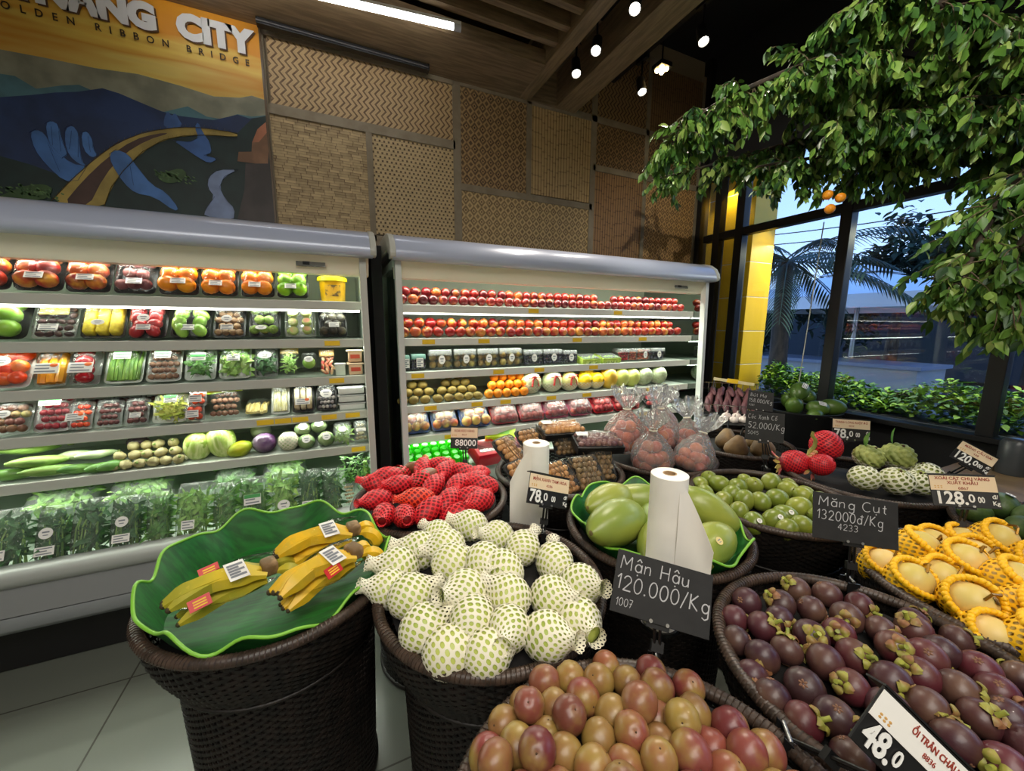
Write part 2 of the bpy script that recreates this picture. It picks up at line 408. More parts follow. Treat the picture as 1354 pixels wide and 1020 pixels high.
bat(-.33, -.3, 2.08, 3.3); bat(-.3, .92, 2.825, 2.885); bat(.275, .315, 2.1, 2.83); bat(.905, .965, 2.05, 3.3); bat(-.3, 3.56, 2.06, 2.14); bat(1.53, 1.575, 2.59, 3.3)
bat(.96, 2.2, 2.54, 2.59); bat(2.17, 2.225, 2.1, 3.95); bat(2.2, 3.56, 2.88, 2.93); bat(2.79, 2.83, 2.1, 3.95); bat(-.3, .92, 3.27, 3.32); bat(.96, 3.56, 3.28, 3.33); bat(3.5, 3.56, 2.06, 3.95)
struct('trim_3', g, batten_m, smooth=False)
rl = thing('curtain_rail', 'long black metal rail running along the top of the zigzag panel', 'rail', (-.31, 3.0, 3.275))
G().box((.5, 0, 0), (1.02, .05, .035)).build('track', black, rl, smooth=False, bevel=.004)
G().box((.5, -.028, -.004), (1.02, .006, .006)).build('lip', steel, rl, smooth=False)
G().box((1.012, 0, 0), (.012, .054, .04)).build('end_cap', black, rl, smooth=False)

# ================================================================== poster
POSTER=[('haze',[(-1.511,2.866),(-1.308,2.871),(-1.106,2.871),(-0.927,2.886),(-0.738,2.87),(-0.582,2.849),(-0.449,2.872),(-0.386,2.897),(-0.314,2.889),(-0.307,2.781),(-0.475,2.72),(-1.034,2.657),(-1.551,2.582)]),('teal_hill',[(-1.527,2.75),(-1.427,2.755),(-1.355,2.712),(-1.251,2.752),(-1.184,2.771),(-1.121,2.751),(-1.025,2.731),(-0.831,2.712),(-0.716,2.766),(-0.628,2.729),(-0.558,2.73),(-0.47,2.775),(-0.396,2.777),(-0.308,2.8),(-0.305,2.644),(-0.946,2.526),(-1.576,2.411)]),('navy_hill',[(-1.545,2.625),(-1.386,2.674),(-1.284,2.71),(-1.189,2.736),(-1.089,2.776),(-1.021,2.766),(-0.933,2.739),(-0.841,2.712),(-0.755,2.705),(-0.595,2.716),(-0.47,2.772),(-0.41,2.763),(-0.309,2.792),(-0.312,2.168),(-0.65,2.131),(-1.616,2.125)]),('forest',[(-1.582,2.364),(-1.432,2.332),(-1.31,2.292),(-1.157,2.291),(-1.0,2.416),(-0.903,2.534),(-0.765,2.611),(-0.6,2.662),(-0.48,2.666),(-0.397,2.763),(-0.305,2.796),(-0.309,2.142),(-0.696,2.151),(-1.165,2.138),(-1.617,2.122)]),('palm_hand',[(-1.407,2.488),(-1.382,2.51),(-1.352,2.498),(-1.321,2.422),(-1.264,2.36),(-1.198,2.359),(-1.246,2.277),(-1.305,2.263),(-1.368,2.343),(-1.4,2.408)]),('finger',[(-1.34,2.547),(-1.316,2.566),(-1.291,2.551),(-1.287,2.475),(-1.272,2.407),(-1.297,2.381),(-1.328,2.409),(-1.342,2.477)]),('finger',[(-1.265,2.538),(-1.234,2.56),(-1.215,2.524),(-1.22,2.452),(-1.219,2.379),(-1.203,2.358),(-1.235,2.365),(-1.268,2.401),(-1.277,2.465)]),('finger',[(-1.204,2.527),(-1.177,2.541),(-1.161,2.499),(-1.164,2.456),(-1.151,2.421),(-1.177,2.405),(-1.206,2.442)]),('far_hand',[(-0.835,2.673),(-0.813,2.722),(-0.798,2.694),(-0.778,2.717),(-0.766,2.688),(-0.749,2.653),(-0.791,2.625),(-0.84,2.628)]),('bridge_deck',[(-1.382,2.134),(-1.275,2.273),(-1.163,2.401),(-1.051,2.507),(-0.919,2.588),(-0.762,2.641),(-0.647,2.66),(-0.48,2.663),(-0.482,2.641),(-0.627,2.624),(-0.744,2.599),(-0.847,2.557),(-0.952,2.474),(-1.048,2.357),(-1.111,2.26),(-1.16,2.136)]),('bridge_road',[(-1.329,2.136),(-1.227,2.28),(-1.112,2.416),(-0.987,2.531),(-0.876,2.587),(-0.81,2.602),(-0.923,2.543),(-1.038,2.447),(-1.134,2.319),(-1.225,2.134)]),('thumb',[(-1.098,2.437),(-1.066,2.467),(-1.017,2.451),(-0.987,2.392),(-0.929,2.298),(-0.867,2.268),(-0.815,2.181),(-0.839,2.165),(-0.925,2.234),(-1.01,2.242),(-1.056,2.293),(-1.096,2.387)]),('near_hand',[(-0.693,2.657),(-0.672,2.691),(-0.655,2.632),(-0.625,2.585),(-0.622,2.525),(-0.662,2.505),(-0.592,2.497),(-0.642,2.462),(-0.698,2.492),(-0.761,2.534),(-0.803,2.563),(-0.724,2.567),(-0.678,2.601)]),('river',[(-0.493,2.452),(-0.598,2.435),(-0.65,2.386),(-0.662,2.323),(-0.631,2.273),(-0.686,2.19),(-0.696,2.151),(-0.545,2.14),(-0.532,2.215),(-0.577,2.266),(-0.601,2.332),(-0.571,2.398)]),('tower',[(-0.406,2.625),(-0.371,2.707),(-0.322,2.758),(-0.312,2.586),(-0.329,2.513),(-0.394,2.502),(-0.494,2.5),(-0.483,2.556),(-0.414,2.569)]),('tower_roof',[(-0.406,2.625),(-0.371,2.707),(-0.322,2.758),(-0.322,2.696),(-0.37,2.632)]),('shrub',[(-0.901,2.355),(-0.855,2.381),(-0.785,2.415),(-0.753,2.39),(-0.781,2.346),(-0.84,2.318),(-0.883,2.325)]),('shrub',[(-1.504,2.192),(-1.447,2.224),(-1.382,2.239),(-1.348,2.214),(-1.403,2.146),(-1.599,2.127)]),('cliff',[(-0.452,2.493),(-0.322,2.514),(-0.311,2.146),(-0.526,2.145),(-0.471,2.336)])]
pst = thing('travel_poster', 'large orange and blue printed poster of a bridge held by stone hands', 'poster', (-1.2, 3.085, 2.1))
def sky_print():
    m, n, l, p = nt('poster_sky'); p.inputs['Roughness'].default_value = .5
    t = n.new('ShaderNodeTexCoord'); sp = n.new('ShaderNodeSeparateXYZ'); l.new(t.outputs['Object'], sp.inputs[0])
    ns = n.new('ShaderNodeTexNoise'); ns.inputs['Scale'].default_value = 2.2; mp = n.new('ShaderNodeMapping'); mp.inputs['Scale'].default_value = (.6, 1, 5); mp.inputs['Rotation'].default_value = (0, .12, 0)
    l.new(t.outputs['Object'], mp.inputs[0]); l.new(mp.outputs[0], ns.inputs[0])
    ma = n.new('ShaderNodeMath'); ma.operation = 'MULTIPLY_ADD'; ma.inputs[1].default_value = .5; l.new(ns.outputs[0], ma.inputs[0]); l.new(sp.outputs[2], ma.inputs[2])
    mr = n.new('ShaderNodeMapRange'); mr.inputs[1].default_value = .85; mr.inputs[2].default_value = 1.5; l.new(ma.outputs[0], mr.inputs[0])
    r = n.new('ShaderNodeValToRGB'); e = r.color_ramp.elements
    e[0].position = 0; e[0].color = rgb(206, 178, 110); e[1].position = 1; e[1].color = rgb(232, 158, 30)
    for q, c in ((.25, rgb(226, 196, 100)), (.42, rgb(214, 150, 50)), (.55, rgb(236, 200, 90)), (.72, rgb(226, 150, 36))): k = e.new(q); k.color = c
    l.new(mr.outputs[0], r.inputs[0]); l.new(r.outputs[0], p.inputs['Base Color']); return m
G().box((0, 0, .6), (1.76, .02, 1.235)).build('sheet', sky_print(), pst, smooth=False)
PC = dict(haze=(150, 148, 124), teal_hill=(84, 124, 132), navy_hill=(40, 62, 104), forest=(34, 56, 54), palm_hand=(76, 124, 190), finger=(86, 136, 204), far_hand=(70, 108, 168), bridge_deck=(190, 164, 84), bridge_road=(88, 64, 56),
          thumb=(82, 132, 200), near_hand=(72, 116, 184), river=(146, 164, 200), tower=(150, 108, 76), tower_roof=(186, 118, 84), shrub=(66, 96, 50), cliff=(74, 66, 64))
for i, (nm, q) in enumerate(POSTER):
    y = -.0108-.0004*i; c = PC[nm]
    pts = [(max(-.88, min(.88, x+1.2)), y, max(-.015, z-2.1)) for x, z in q]
    if nm not in ('haze', 'teal_hill', 'navy_hill', 'forest', 'tower', 'tower_roof', 'cliff'):    # soften the outline
        sm = []
        for a in range(len(pts)):
            p, q2 = V(pts[a]), V(pts[(a+1) % len(pts)]); sm += [p*.75+q2*.25, p*.25+q2*.75]
        pts = sm
    G().poly(pts).build(nm, mat('print_'+nm, rgb(*c), rgb(*[int(v*.82) for v in c]), scale=7, rough=.5), pst, smooth=False)
FX = Matrix.Rotation(PI/2, 4, 'X')
crm = mat('print_crease', rgb(40, 66, 116), rough=.5); rlm = mat('print_rail', rgb(120, 96, 40), rough=.5); hlm = mat('print_light', rgb(126, 168, 222), rough=.5)
D_ = {}
for i, (nm, q) in enumerate(POSTER): D_.setdefault(nm, []).append([V((x+1.2, -.0182, z-2.1)) for x, z in q])
def stroke(nm, pts, r, m): G().tube(pts, r, 4, flat=.12).build(nm, m, pst)
for q in D_['finger']+D_['palm_hand']+D_['thumb']+D_['near_hand']:
    n_ = len(q); stroke('hand_outline', q+[q[0]], .0016, crm)
    for a_, b_ in ((1, n_-2), (2, n_-3)) if n_ < 10 else ((2, n_-3),): stroke('finger_crease', [q[a_]*.8+q[b_]*.2, q[a_]*.5+q[b_]*.5+V((0, 0, -.006)), q[a_]*.2+q[b_]*.8], .0014, crm)
bq = D_['bridge_deck'][0]; hf = len(bq)//2
for q, off in ((bq[:hf], .0), (bq[hf:], .0)):
    stroke('bridge_rail', q, .003, rlm)
    for a_, b_ in zip(q, q[1:]):
        for k in range(5): p_ = a_+(b_-a_)*k/5; stroke('bridge_post', [p_, p_+V((.004, 0, .016))], .0011, rlm)
for q in D_['river']: stroke('river_bank', q+[q[0]], .002, mat('print_bank', rgb(70, 90, 110), rough=.5))
rp_ = random.Random(3)
for q in D_['shrub']:
    g = G(); c_ = sum(q, V())/len(q)
    for _ in range(60): p_ = c_+V((rp_.gauss(0, .05), 0, rp_.gauss(0, .014))); g.poly([(min(.87, max(-.87, p_.x+.008*math.cos(a_+rp_.random()))), -.0186, max(0, p_.z+.006*math.sin(a_))) for a_ in (0, 1.3, 2.6, 3.9, 5.2)])
    g.build('shrub_leaves', mat('print_leaf', rgb(96, 130, 74), rgb(60, 92, 52), scale=30, rough=.5), pst, smooth=False)
shm, wtm, drm = mat('print_shadow', rgb(90, 60, 30), rough=.6), mat('print_white', rgb(232, 230, 226), rough=.5), mat('print_dark', rgb(60, 42, 24), rough=.6)
for s, x0, x1 in (('CITY', -.735, -.352), ('ĐÀ NẴNG', -1.92, -.81)):
    me = text_mesh(s, .165, bold=.012); xs = [v.co.x for v in me.vertices]; ys = [v.co.y for v in me.vertices]; w = max(xs)-min(xs)
    k = (x1-x0)/w if s == 'CITY' else .42/.385*.9
    cx = (x0+x1)/2+1.2 if s == 'CITY' else x1+1.2-w*k/2
    for mm, dx, dy in ((shm, .008, -.0188), (wtm, 0, -.0198)):
        c = me.copy(); c.materials.clear(); c.materials.append(mm)
        c.transform(Matrix.Translation((cx+dx, dy, 1.082-dx)) @ FX @ Matrix.Diagonal((k, 1.02, 1, 1)))
        if s != 'CITY':
            for v in c.vertices: v.co.x = max(v.co.x, -.879)
        link('title_shadow' if dx else 'title', c, pst)
text('GOLDEN RIBBON BRIDGE', .05, drm, pst, Matrix.Translation((.262, -.0195, .972)) @ FX, name='subtitle', spacing=2.5, sx=.86, bold=.0008)
G().box((.886, -.002, .6), (.012, .03, 1.25)).build('frame_edge', mat('frame_bronze', rgb(96, 76, 52), rough=.4), pst, smooth=False)

# ================================================================== ceiling lamps
emw = mat('tube_glow', (1, 1, 1, 1), emit=14.)
tb = thing('tube_light', 'lit white fluorescent tube under the timber soffit', 'lamp', (.1, 2.6, 3.255))
dirv = V((.69, -.09, 0)).normalized()
G().tube([V((0, 0, 0))-dirv*.9, dirv*.655], .016, 12).build('tube', emw, tb)
G().tube([dirv*.655, dirv*.7], .019, 12).build('end_cap', mat('cap_white', rgb(200, 205, 210), rough=.3), tb)
G().box(tuple(-dirv*.1+V((0, 0, .02))), (1.6, .03, .016), Matrix.Rotation(-.13, 3, 'Z')).build('batten', white, tb, smooth=False)
lens = mat('lens_glow', rgb(255, 244, 225), emit=30.)
def track_head(x, y, z, tx, ty, tz, lb, e, sz=70):
    t = thing('track_spotlight', lb, 'lamp', (x, y, z), group='black spotlights on the ceiling tracks')
    d = (V((tx, ty, tz))-V((x, y, z))).normalized(); q = d.to_track_quat('Z', 'Y').to_matrix()
    G().lathe([(.0, -.07), (.026, -.07), (.031, -.06), (.034, .05), (.036, .062), (.030, .062), (.028, .045)], 20, M=q).build('housing', black, t)
    G().lathe([(.0, .046), (.0275, .046)], 20, M=q).build('lens', lens, t)
    G().tube([-d*.03, (0, 0, .1), (0, 0, .17)], .007, 8).build('stem', black, t)
    G().box((0, 0, .185), (.03, .11, .035)).build('adapter', black, t, smooth=False)
    spot('spot_beam', tuple(V((x, y, z))+d*.07), (tx, ty, tz), e, sz)
hd = [(1.66, 2.58, 3.30, 1.2, 1.55, .8, 'spotlight nearest the back wall on the track between the beams', 42),
      (1.66, 2.34, 3.30, .6, 1.2, .8, 'second spotlight from the back wall on the track between the beams', 40),
      (1.66, 1.98, 3.30, .4, .7, .8, 'third spotlight from the back wall on the track between the beams', 42),
      (2.23, 2.55, 3.30, 1.9, 1.5, .8, 'spotlight nearest the back wall on the track past the wide beam', 40),
      (2.23, 2.01, 3.32, 1.7, .9, .8, 'spotlight further along the track past the wide beam', 44)]
for h in hd: track_head(*h[:7], h[7])
for x, t in ((1.66, 'black ceiling track between the two timber beams'), (2.23, 'black ceiling track past the wide timber beam')):
    o = G().box((0, 0, .0), (.035, 4.0, .03)).build('lamp_track', black, smooth=False, loc=(x, .9, 3.515)); tag(o, t, 'lamp track')
    G().box((0, 1.6, .3), (.012, .012, .6)).build('hanger', black, o, smooth=False); G().box((0, -1, .3), (.012, .012, .6)).build('hanger', black, o, smooth=False)
spot('spot_beam', (1.2, -.3, 3.5), (1.15, .35, .8), 46, 70); spot('spot_beam', (.2, -.4, 3.5), (.4, .5, .8), 36, 70); spot('spot_beam', (2.3, -.2, 3.5), (1.9, .5, .8), 48, 70)  # added spots out of view, without heads, over the baskets
spot('spot_beam', (-.6, .1, 3.5), (-.2, 1.2, .8), 30, 60); spot('spot_beam', (.9, .2, 3.3), (2.0, 1.1, 2.7), 110, 62, col=(1, .97, .85))  # two more added spots; the last brightens the tree
qd = thing('quad_lamp', 'square lamp of four glowing round bulbs beyond the wide beam', 'lamp', (2.3, 2.42, 3.36))
G().box((0, 0, .02), (.1, .1, .03)).build('plate', black, qd, smooth=False)
wl4 = mat('warm_glow', rgb(255, 214, 140), emit=24.)
for a in (-1, 1):
    for b in (-1, 1): G().ball((a*.022, b*.022, 0), .017, 8, 12).build('bulb', wl4, qd)
G().tube([(0, 0, .03), (0, 0, .75)], .006, 6).build('stem', black, qd)
# ================================================================== refrigerated wall cases
frost = (.93, 1, .86)
def price_tag(par, x, w=.075):
    G().box((x, -.006, -.022), (w, .003, .024)).build('price_tag', yellowtag, par, smooth=False)
def fridge(x0, x1, label, zs, tags, rail, tubes):
    L = x1-x0; t = thing('display_fridge', label, 'fridge', (x0, 2.15, 0), group='two open display fridges along the back wall')
    B = lambda y: y-2.15
    # canopy: rounded silver hood
    pr = [(3.05, 1.99), (2.36, 1.99), (2.27, 1.982), (2.205, 1.962), (2.16, 1.93), (2.135, 1.89), (2.128, 1.86), (2.135, 1.842), (2.15, 1.836), (2.2, 1.836), (2.2, 1.86), (2.3, 1.9), (3.05, 1.9)]
    G().prism([(B(y), z) for y, z in pr], -.02, L+.02).build('canopy', silver, t)
    for xx in (-.035, L+.005): G().prism([(B(y)-.004*(y < 2.4), z+.003*(y < 2.9)) for y, z in pr], xx, xx+.03).build('canopy_end_cap', grey, t, bevel=.004)
    G().prism([(B(2.2), 1.838), (B(2.245), 1.752), (B(2.3), 1.75), (B(2.3), 1.8), (B(2.24), 1.838)], .0, L).build('fascia', cream, t, smooth=False)
    fz = t.children[-1]
    G().box((L-.27, B(2.218), 1.795), (.13, .008, .03), Matrix.Rotation(-.48, 3, 'X')).build('display', mat('display_grey', rgb(110, 110, 104), rough=.3), t, smooth=False)
    G().box((L-.29, B(2.213), 1.795), (.03, .008, .016), Matrix.Rotation(-.48, 3, 'X')).build('screen', blackp, t.children[-1], smooth=False)
    G().box((L/2, B(2.9), 1.05), (L, .05, 1.75)).build('back_panel', inner, t, smooth=False)
    G().box((L/2, B(2.62), 1.84), (L, .6, .04)).build('roof_panel', inner, t, smooth=False)
    for i, z in enumerate(zs):
        sh = G().box((L/2, B(2.6), z-.012), (L-.05, .56, .02)).build('shelf', inner, t, smooth=False)
        sh.location = (0, 0, 0)
        G().box((L/2, B(2.3)+.004, z-.022), (L-.05, .016, .046)).build('price_rail', rail, sh, smooth=False, bevel=.003)
        for x in tags[i]:
            p = G().box((x-x0, B(2.3)-.006, z-.022), (.075, .003, .026)).build('price_tag', yellowtag, sh, smooth=False)
        if tubes[i]:
            a = area('shelf_lamp', ((x0+x1)/2, 2.345, z-.05), (R_(-28), 0, 0), L-.1, .02, 1.9*L, frost)
        if i == 0 and tubes[0]:
            G().box((L/2, B(2.318), z-.049), (L-.1, .014, .012)).build('lamp_tube', mat('shelf_tube', rgb(255, 255, 244), emit=5.), sh, smooth=False)
        for xx in (.06, L/2, L-.06): G().prism([(B(2.87), z-.022), (B(2.4), z-.022), (B(2.87), z-.07)], xx-.003, xx+.003).build('bracket', grey, sh, smooth=False)
    area('canopy_lamp', ((x0+x1)/2, 2.335, 1.79), (R_(-24), 0, 0), L-.1, .03, 4.2*L, (.96, 1, .88))
    G().tube([(.05, B(2.33), 1.805), (L-.05, B(2.33), 1.805)], .011, 8).build('lamp_tube', mat('shelf_tube', rgb(255, 255, 244), emit=5.), t)
    # well, bumper and lower panels
    G().prism([(B(2.12), .5), (B(2.9), .43), (B(2.9), .40), (B(2.12), .46)], 0, L).build('deck', inner, t, smooth=False)
    G().prism([(B(2.13), .53), (B(2.075), .535), (B(2.055), .525), (B(2.045), .5), (B(2.055), .47), (B(2.075), .455), (B(2.13), .455)], 0, L).build('bumper', mat('bumper_grey', rgb(168, 172, 168), rough=.35), t)
    G().box((L/2, B(2.09), .395), (L, .03, .125)).build('front_panel', mat('panel_grey', rgb(140, 142, 144), rough=.4), t, smooth=False)
    G().prism([(B(2.08), .325), (B(2.085), .27), (B(2.12), .235), (B(2.2), .235), (B(2.2), .325)], 0, L).build('kick_panel', dgrey, t)
    G().box((L/2, B(2.6), .12), (L-.02, .75, .23)).build('plinth', blackp, t, smooth=False)
    return t
ZS1 = [1.618, 1.418, 1.214, 1.014, .812]
f1 = fridge(-2.35, .178, 'open fridge of packed vegetables and fruit under the poster', ZS1,
            [(), (-.02,), (-.01, ), (-.28, -.2, -.36, -.06, .06), (.08,)], grey, (1, 1, 1, 1, 1))
ZS2 = [1.612, 1.418, 1.218, 1.016, .822]
f2 = fridge(.314, 2.70, 'open fridge of apples and melons beside the yellow column', ZS2,
            [(1.2, 1.9), (.5, .85, 1.55, 2.15), (.43, .95, 1.25, 1.7), (.5, .8, 1.0, 1.35, 1.65, 1.95, 2.25), (.62, 1.5, 2.2)], mat('rail_white', rgb(226, 226, 216), rough=.4), (1, 1, 1, 1, 1))
mirror = mat('mirror_panel', rgb(150, 160, 155), rough=.04, metal=1.)
side = [(2.16, .52), (2.16, .47), (2.9, .3), (3.02, .3), (3.02, 1.97), (2.34, 1.97), (2.2, 1.84)]
def end_panel(t, x, mats, nm, post):
    G().prism([(y-2.15, z) for y, z in side], x-.008, x+.008).build(nm, mats, t, smooth=False)
    G().prism([(.005, .5), (.05, .5), (.09, 1.84), (.045, 1.84)], x-.016, x+.016).build('edge_post', post, t, smooth=False)
postw = mat('post_white', rgb(206, 210, 204), rough=.35)
end_panel(f1, 2.35+.178-.03, inner, 'end_panel', grey)
end_panel(f2, .012, rackglass, 'glass_end_panel', postw)
end_panel(f2, 2.70-.314-.012, mirror, 'mirror_end_panel', postw)
for y in (2.45, 2.62): G().box((.03, y-2.15, 1.2), (.012, .03, 1.3)).build('upright', grey, f2, smooth=False)
for y, z in ((2.5, .73), (2.5, .70)): G().tube([(2.45, y-2.15, z), (2.4, y-2.15, z)], .006, 8).build('bolt', black, f1)
# dark gap filler between the two cases
struct('trim_4', G().box((.246, 2.75, .98), (.06, .5, 1.96)), dark, smooth=False)

# ------------------------------------------------------------------ fruit meshes, built once
def apple_mesh(r=.033):
    g = G(); pr = []
    for i in range(13):
        th = PI*i/12; rr = math.sin(th)*(1+.1*math.cos(th)); zz = math.cos(th)*.92
        d = math.exp(-(rr/.28)**2); zz -= d*.2*(1 if zz > 0 else -.5)
        pr.append((max(rr, 1e-4)*r, zz*r))
    return g.lathe(pr, 16)
applem = mat('apple_skin', rgb(186, 34, 30), rgb(226, 168, 72), scale=16, rough=.28, lo=.5, hi=.72, rand=[rgb(104, 14, 22), rgb(156, 26, 26), rgb(176, 48, 32), rgb(130, 18, 24), rgb(190, 84, 40)], coat=.2)
nectm = mat('nectarine_skin', rgb(150, 24, 30), rgb(220, 130, 60), scale=14, rough=.3, lo=.54, hi=.74, rand=[rgb(64, 10, 20), rgb(120, 18, 26), rgb(156, 40, 32), rgb(84, 12, 22), rgb(140, 28, 28)], coat=.2)
stemm = mat('stem_brown', rgb(74, 52, 30), rough=.8)
def stemmed(name, g, m, r, label, cat, group, stem=True):
    o = g.build(name, m); tag(o, label, cat, group)
    if stem: G().tube([(0, 0, r*.62), (r*.05, 0, r*.85), (r*.16, 0, r*1.08)], r*.05, 5).build('stem', stemm, o)
    return o
used0 = set()
def place(proto, loc, rot, label, group=None, scale=None):
    return dup(proto, loc, rot, label, group, scale)
def row_of(proto, rowname, xs, y, z, group, fmt, jit=.004, scale=1.):
    for i, x in enumerate(xs):
        place(proto, (x+rnd(-jit, jit), y+rnd(-jit, jit), z+rnd(0, .002)), (rnd(-.5, .5), rnd(-.9, .5), rnd(0, 6.28)), fmt.format(row=rowname, n=nth(i+1)), group, scale*rnd(.95, 1.05))
pA = stemmed('apple', apple_mesh(.0345), applem, .0345, 'apple prototype', 'apple', None)
pN = stemmed('nectarine', G().ball((0, 0, 0), (.031, .031, .030), 10, 14, mod=lambda q: 1-.06*math.exp(-(q.x/.12)**2)*(q.y > 0)), nectm, .031, 'nectarine prototype', 'nectarine', None, stem=False)
fa = 'red fruit, top shelf of the second fridge, {row} row, {n} from poster side'
row_of(pN, 'lower', [.365+.0615*i for i in range(37)], 2.35, 1.612+.031, 'red fruit on the top shelf', fa)
row_of(pN, 'upper', [.39+.0615*i for i in range(23)]+[1.93+.062*i for i in range(11)], 2.392, 1.612+.031+.048, 'red fruit on the top shelf', fa)
fa = 'red apple, second shelf of the second fridge, {row} row, {n} from poster side'
row_of(pA, 'lower', [.37+.0685*i for i in range(33)], 2.352, 1.418+.034, 'apples on the second shelf', fa)
row_of(pA, 'upper', [.40+.0685*i for i in range(32)], 2.4, 1.418+.034+.053, 'apples on the second shelf', fa)
erase(pA); erase(pN)
# kiwis, oranges
kiwim = mat('golden_kiwi_skin', rgb(116, 98, 42), rgb(146, 124, 58), scale=20, rough=.6, bump=.15, bscale=180, rand=[rgb(100, 80, 32), rgb(130, 110, 48), rgb(118, 104, 42)])
orm = mat('orange_peel', rgb(236, 138, 20), rgb(246, 160, 36), scale=10, rough=.4, bump=.3, bscale=220)
pK = stemmed('kiwi', G().ball((0, 0, 0), (.033, .026, .026), 10, 14), kiwim, .026, 'kiwi prototype', 'kiwi', None, stem=False)
G().ball((.033, 0, 0), (.004, .005, .005), 4, 6).build('button', stemm, pK)
pO = stemmed('orange', G().ball((0, 0, 0), .0315, 10, 16), orm, .0315, 'orange prototype', 'orange', None, stem=False)
G().ball((0, -.004, .0305), (.004, .004, .002), 4, 6).build('navel', mat('navel_green', rgb(120, 120, 40), rough=.7), pO)
def pyramid(proto, x0, counts, dx, z, dz, group, fmt, rot):
    for k, c in enumerate(counts):
        for i in range(c):
            place(proto, (x0+dx*(i+.5*k)+rnd(-.003, .003), 2.34+.036*k+rnd(-.003, .003), z+dz*k), rot(), fmt.format(row=('bottom' if k == 0 else nth(k+1)), n=nth(i+1)), group)
kr = lambda: (rnd(-.3, .3), rnd(-.3, .3), rnd(-.4, .4))
pyramid(pK, .345, (3, 3, 2, 1), .066, 1.016+.026, .041, 'kiwis on the fourth shelf', 'golden kiwi in the pile nearest the poster, {row} row, {n} along', kr)
pyramid(pK, .56, (5, 4, 3, 2), .066, 1.016+.026, .041, 'kiwis on the fourth shelf', 'golden kiwi in the pile beside the oranges, {row} row, {n} along', kr)
pyramid(pO, .90, (5, 5, 4), .0635, 1.016+.0315, .049, 'oranges on the fourth shelf', 'orange on the fourth shelf of the second fridge, {row} row, {n} along', reul)
erase(pK); erase(pO)
# ------------------------------------------------------------------ foam net lattice
def lattice(prof, nu, nv, th, twist=0., sub=True):
    """diamond mesh over a surface of revolution; prof(t) -> radius, height; wires made solid"""
    bm = bmesh.new(); vs = []
    for j in range(nv+1):
        r, z = prof(j/nv); row = []
        for i in range(nu):
            a = 2*PI*(i+.5*(j % 2))/nu+twist*j/nv; row.append(bm.verts.new((r*math.cos(a), r*math.sin(a), z)))
        vs.append(row)
    for j in range(nv-1):
        for i in range(nu):
            l_ = i if j % 2 == 1 else (i-1) % nu; r_ = (i+1) % nu if j % 2 == 1 else i
            try: bm.faces.new((vs[j][i], vs[j+1][r_], vs[j+2][i], vs[j+1][l_]))
            except ValueError: pass
    bmesh.ops.wireframe(bm, faces=bm.faces[:], thickness=th, use_replace=True, use_boundary=True, use_even_offset=True)
    bmesh.ops.recalc_face_normals(bm, faces=bm.faces[:])
    g = G(); bm.verts.index_update(); g.v = [tuple(v.co) for v in bm.verts]
    for f in bm.faces: g.face([v.index for v in f.verts])
    bm.free()
    if sub:      # round the strands off
        o = g.build('net', []); md = o.modifiers.new('s', 'SUBSURF'); md.levels = 1
        me = bpy.data.meshes.new_from_object(o.evaluated_get(bpy.context.evaluated_depsgraph_get())); bpy.data.objects.remove(o)
        g = G(); g.v = [tuple(v.co) for v in me.vertices]
        for q in me.polygons: g.face(q.vertices)
    return g
foamw = mat('white_foam', rgb(230, 225, 202), rough=.6)
foamr = mat('red_foam', rgb(216, 36, 46), rough=.5); foamo = mat('orange_red_foam', rgb(232, 66, 34), rough=.5)
foamy = mat('yellow_foam', rgb(246, 190, 20), rough=.5)
def net_prof(L, r, rz, neck, flare, th1=.72, body=.62):
    """egg-shaped body, then a gathered neck that flares at the end"""
    zc = rz; re, ze = r*math.sin(th1*PI), zc-rz*math.cos(th1*PI)
    def f(t):
        if t < body:
            th = PI*(.07+(th1-.07)*t/body); return (r*math.sin(th), zc-rz*math.cos(th))
        u = (t-body)/(1-body); z = ze+(L-ze)*u
        return ((re+(neck-re)*min(1, u/.6)**.8) if u < .6 else neck+(flare-neck)*(u-.6)/.4, z)
    return f
# ------------------------------------------------------------------ packs
PX, PS = [], None
cards = {}
def sticker(par, c, w, h, nrm_tilt=0., name='price_label', round_=False, bars=3, m=None):
    g = G()
    if round_:
        n = 18; g.poly([(c[0]+w/2*math.cos(2*PI*k/n), c[1]+h/2*math.sin(2*PI*k/n), c[2]) for k in range(n)])
        g.mi(1).poly([(c[0]+dx*w, c[1]+dy*h, c[2]+.0006) for dx, dy in ((-.25, .05), (.25, .05), (.25, .18), (-.25, .18))])
        g.poly([(c[0]+dx*w, c[1]+dy*h, c[2]+.0006) for dx, dy in ((-.18, -.2), (.18, -.2), (.18, -.12), (-.18, -.12))])
    else:
        g.box(c, (w, h, .0008)); g.mi(1)
        for i in range(bars):
            y = c[1]+h*(.3-.6*i/max(1, bars-1)); ww = w*(.8 if i % 2 == 0 else .55)
            g.poly([(c[0]-w*.4, y-h*.06, c[2]+.001), (c[0]-w*.4+ww, y-h*.06, c[2]+.001), (c[0]-w*.4+ww, y+h*.06, c[2]+.001), (c[0]-w*.4, y+h*.06, c[2]+.001)])
    return g.build(name, [m or whitep, inkm], par, smooth=False)
greenm = [mat('leaf_green', rgb(104, 156, 66), rgb(66, 120, 46), scale=30, rough=.5), mat('leaf_pale', rgb(170, 204, 110), rgb(126, 174, 74), scale=30, rough=.5), mat('leaf_dark', rgb(74, 122, 66), rgb(46, 90, 48), scale=30, rough=.5)]
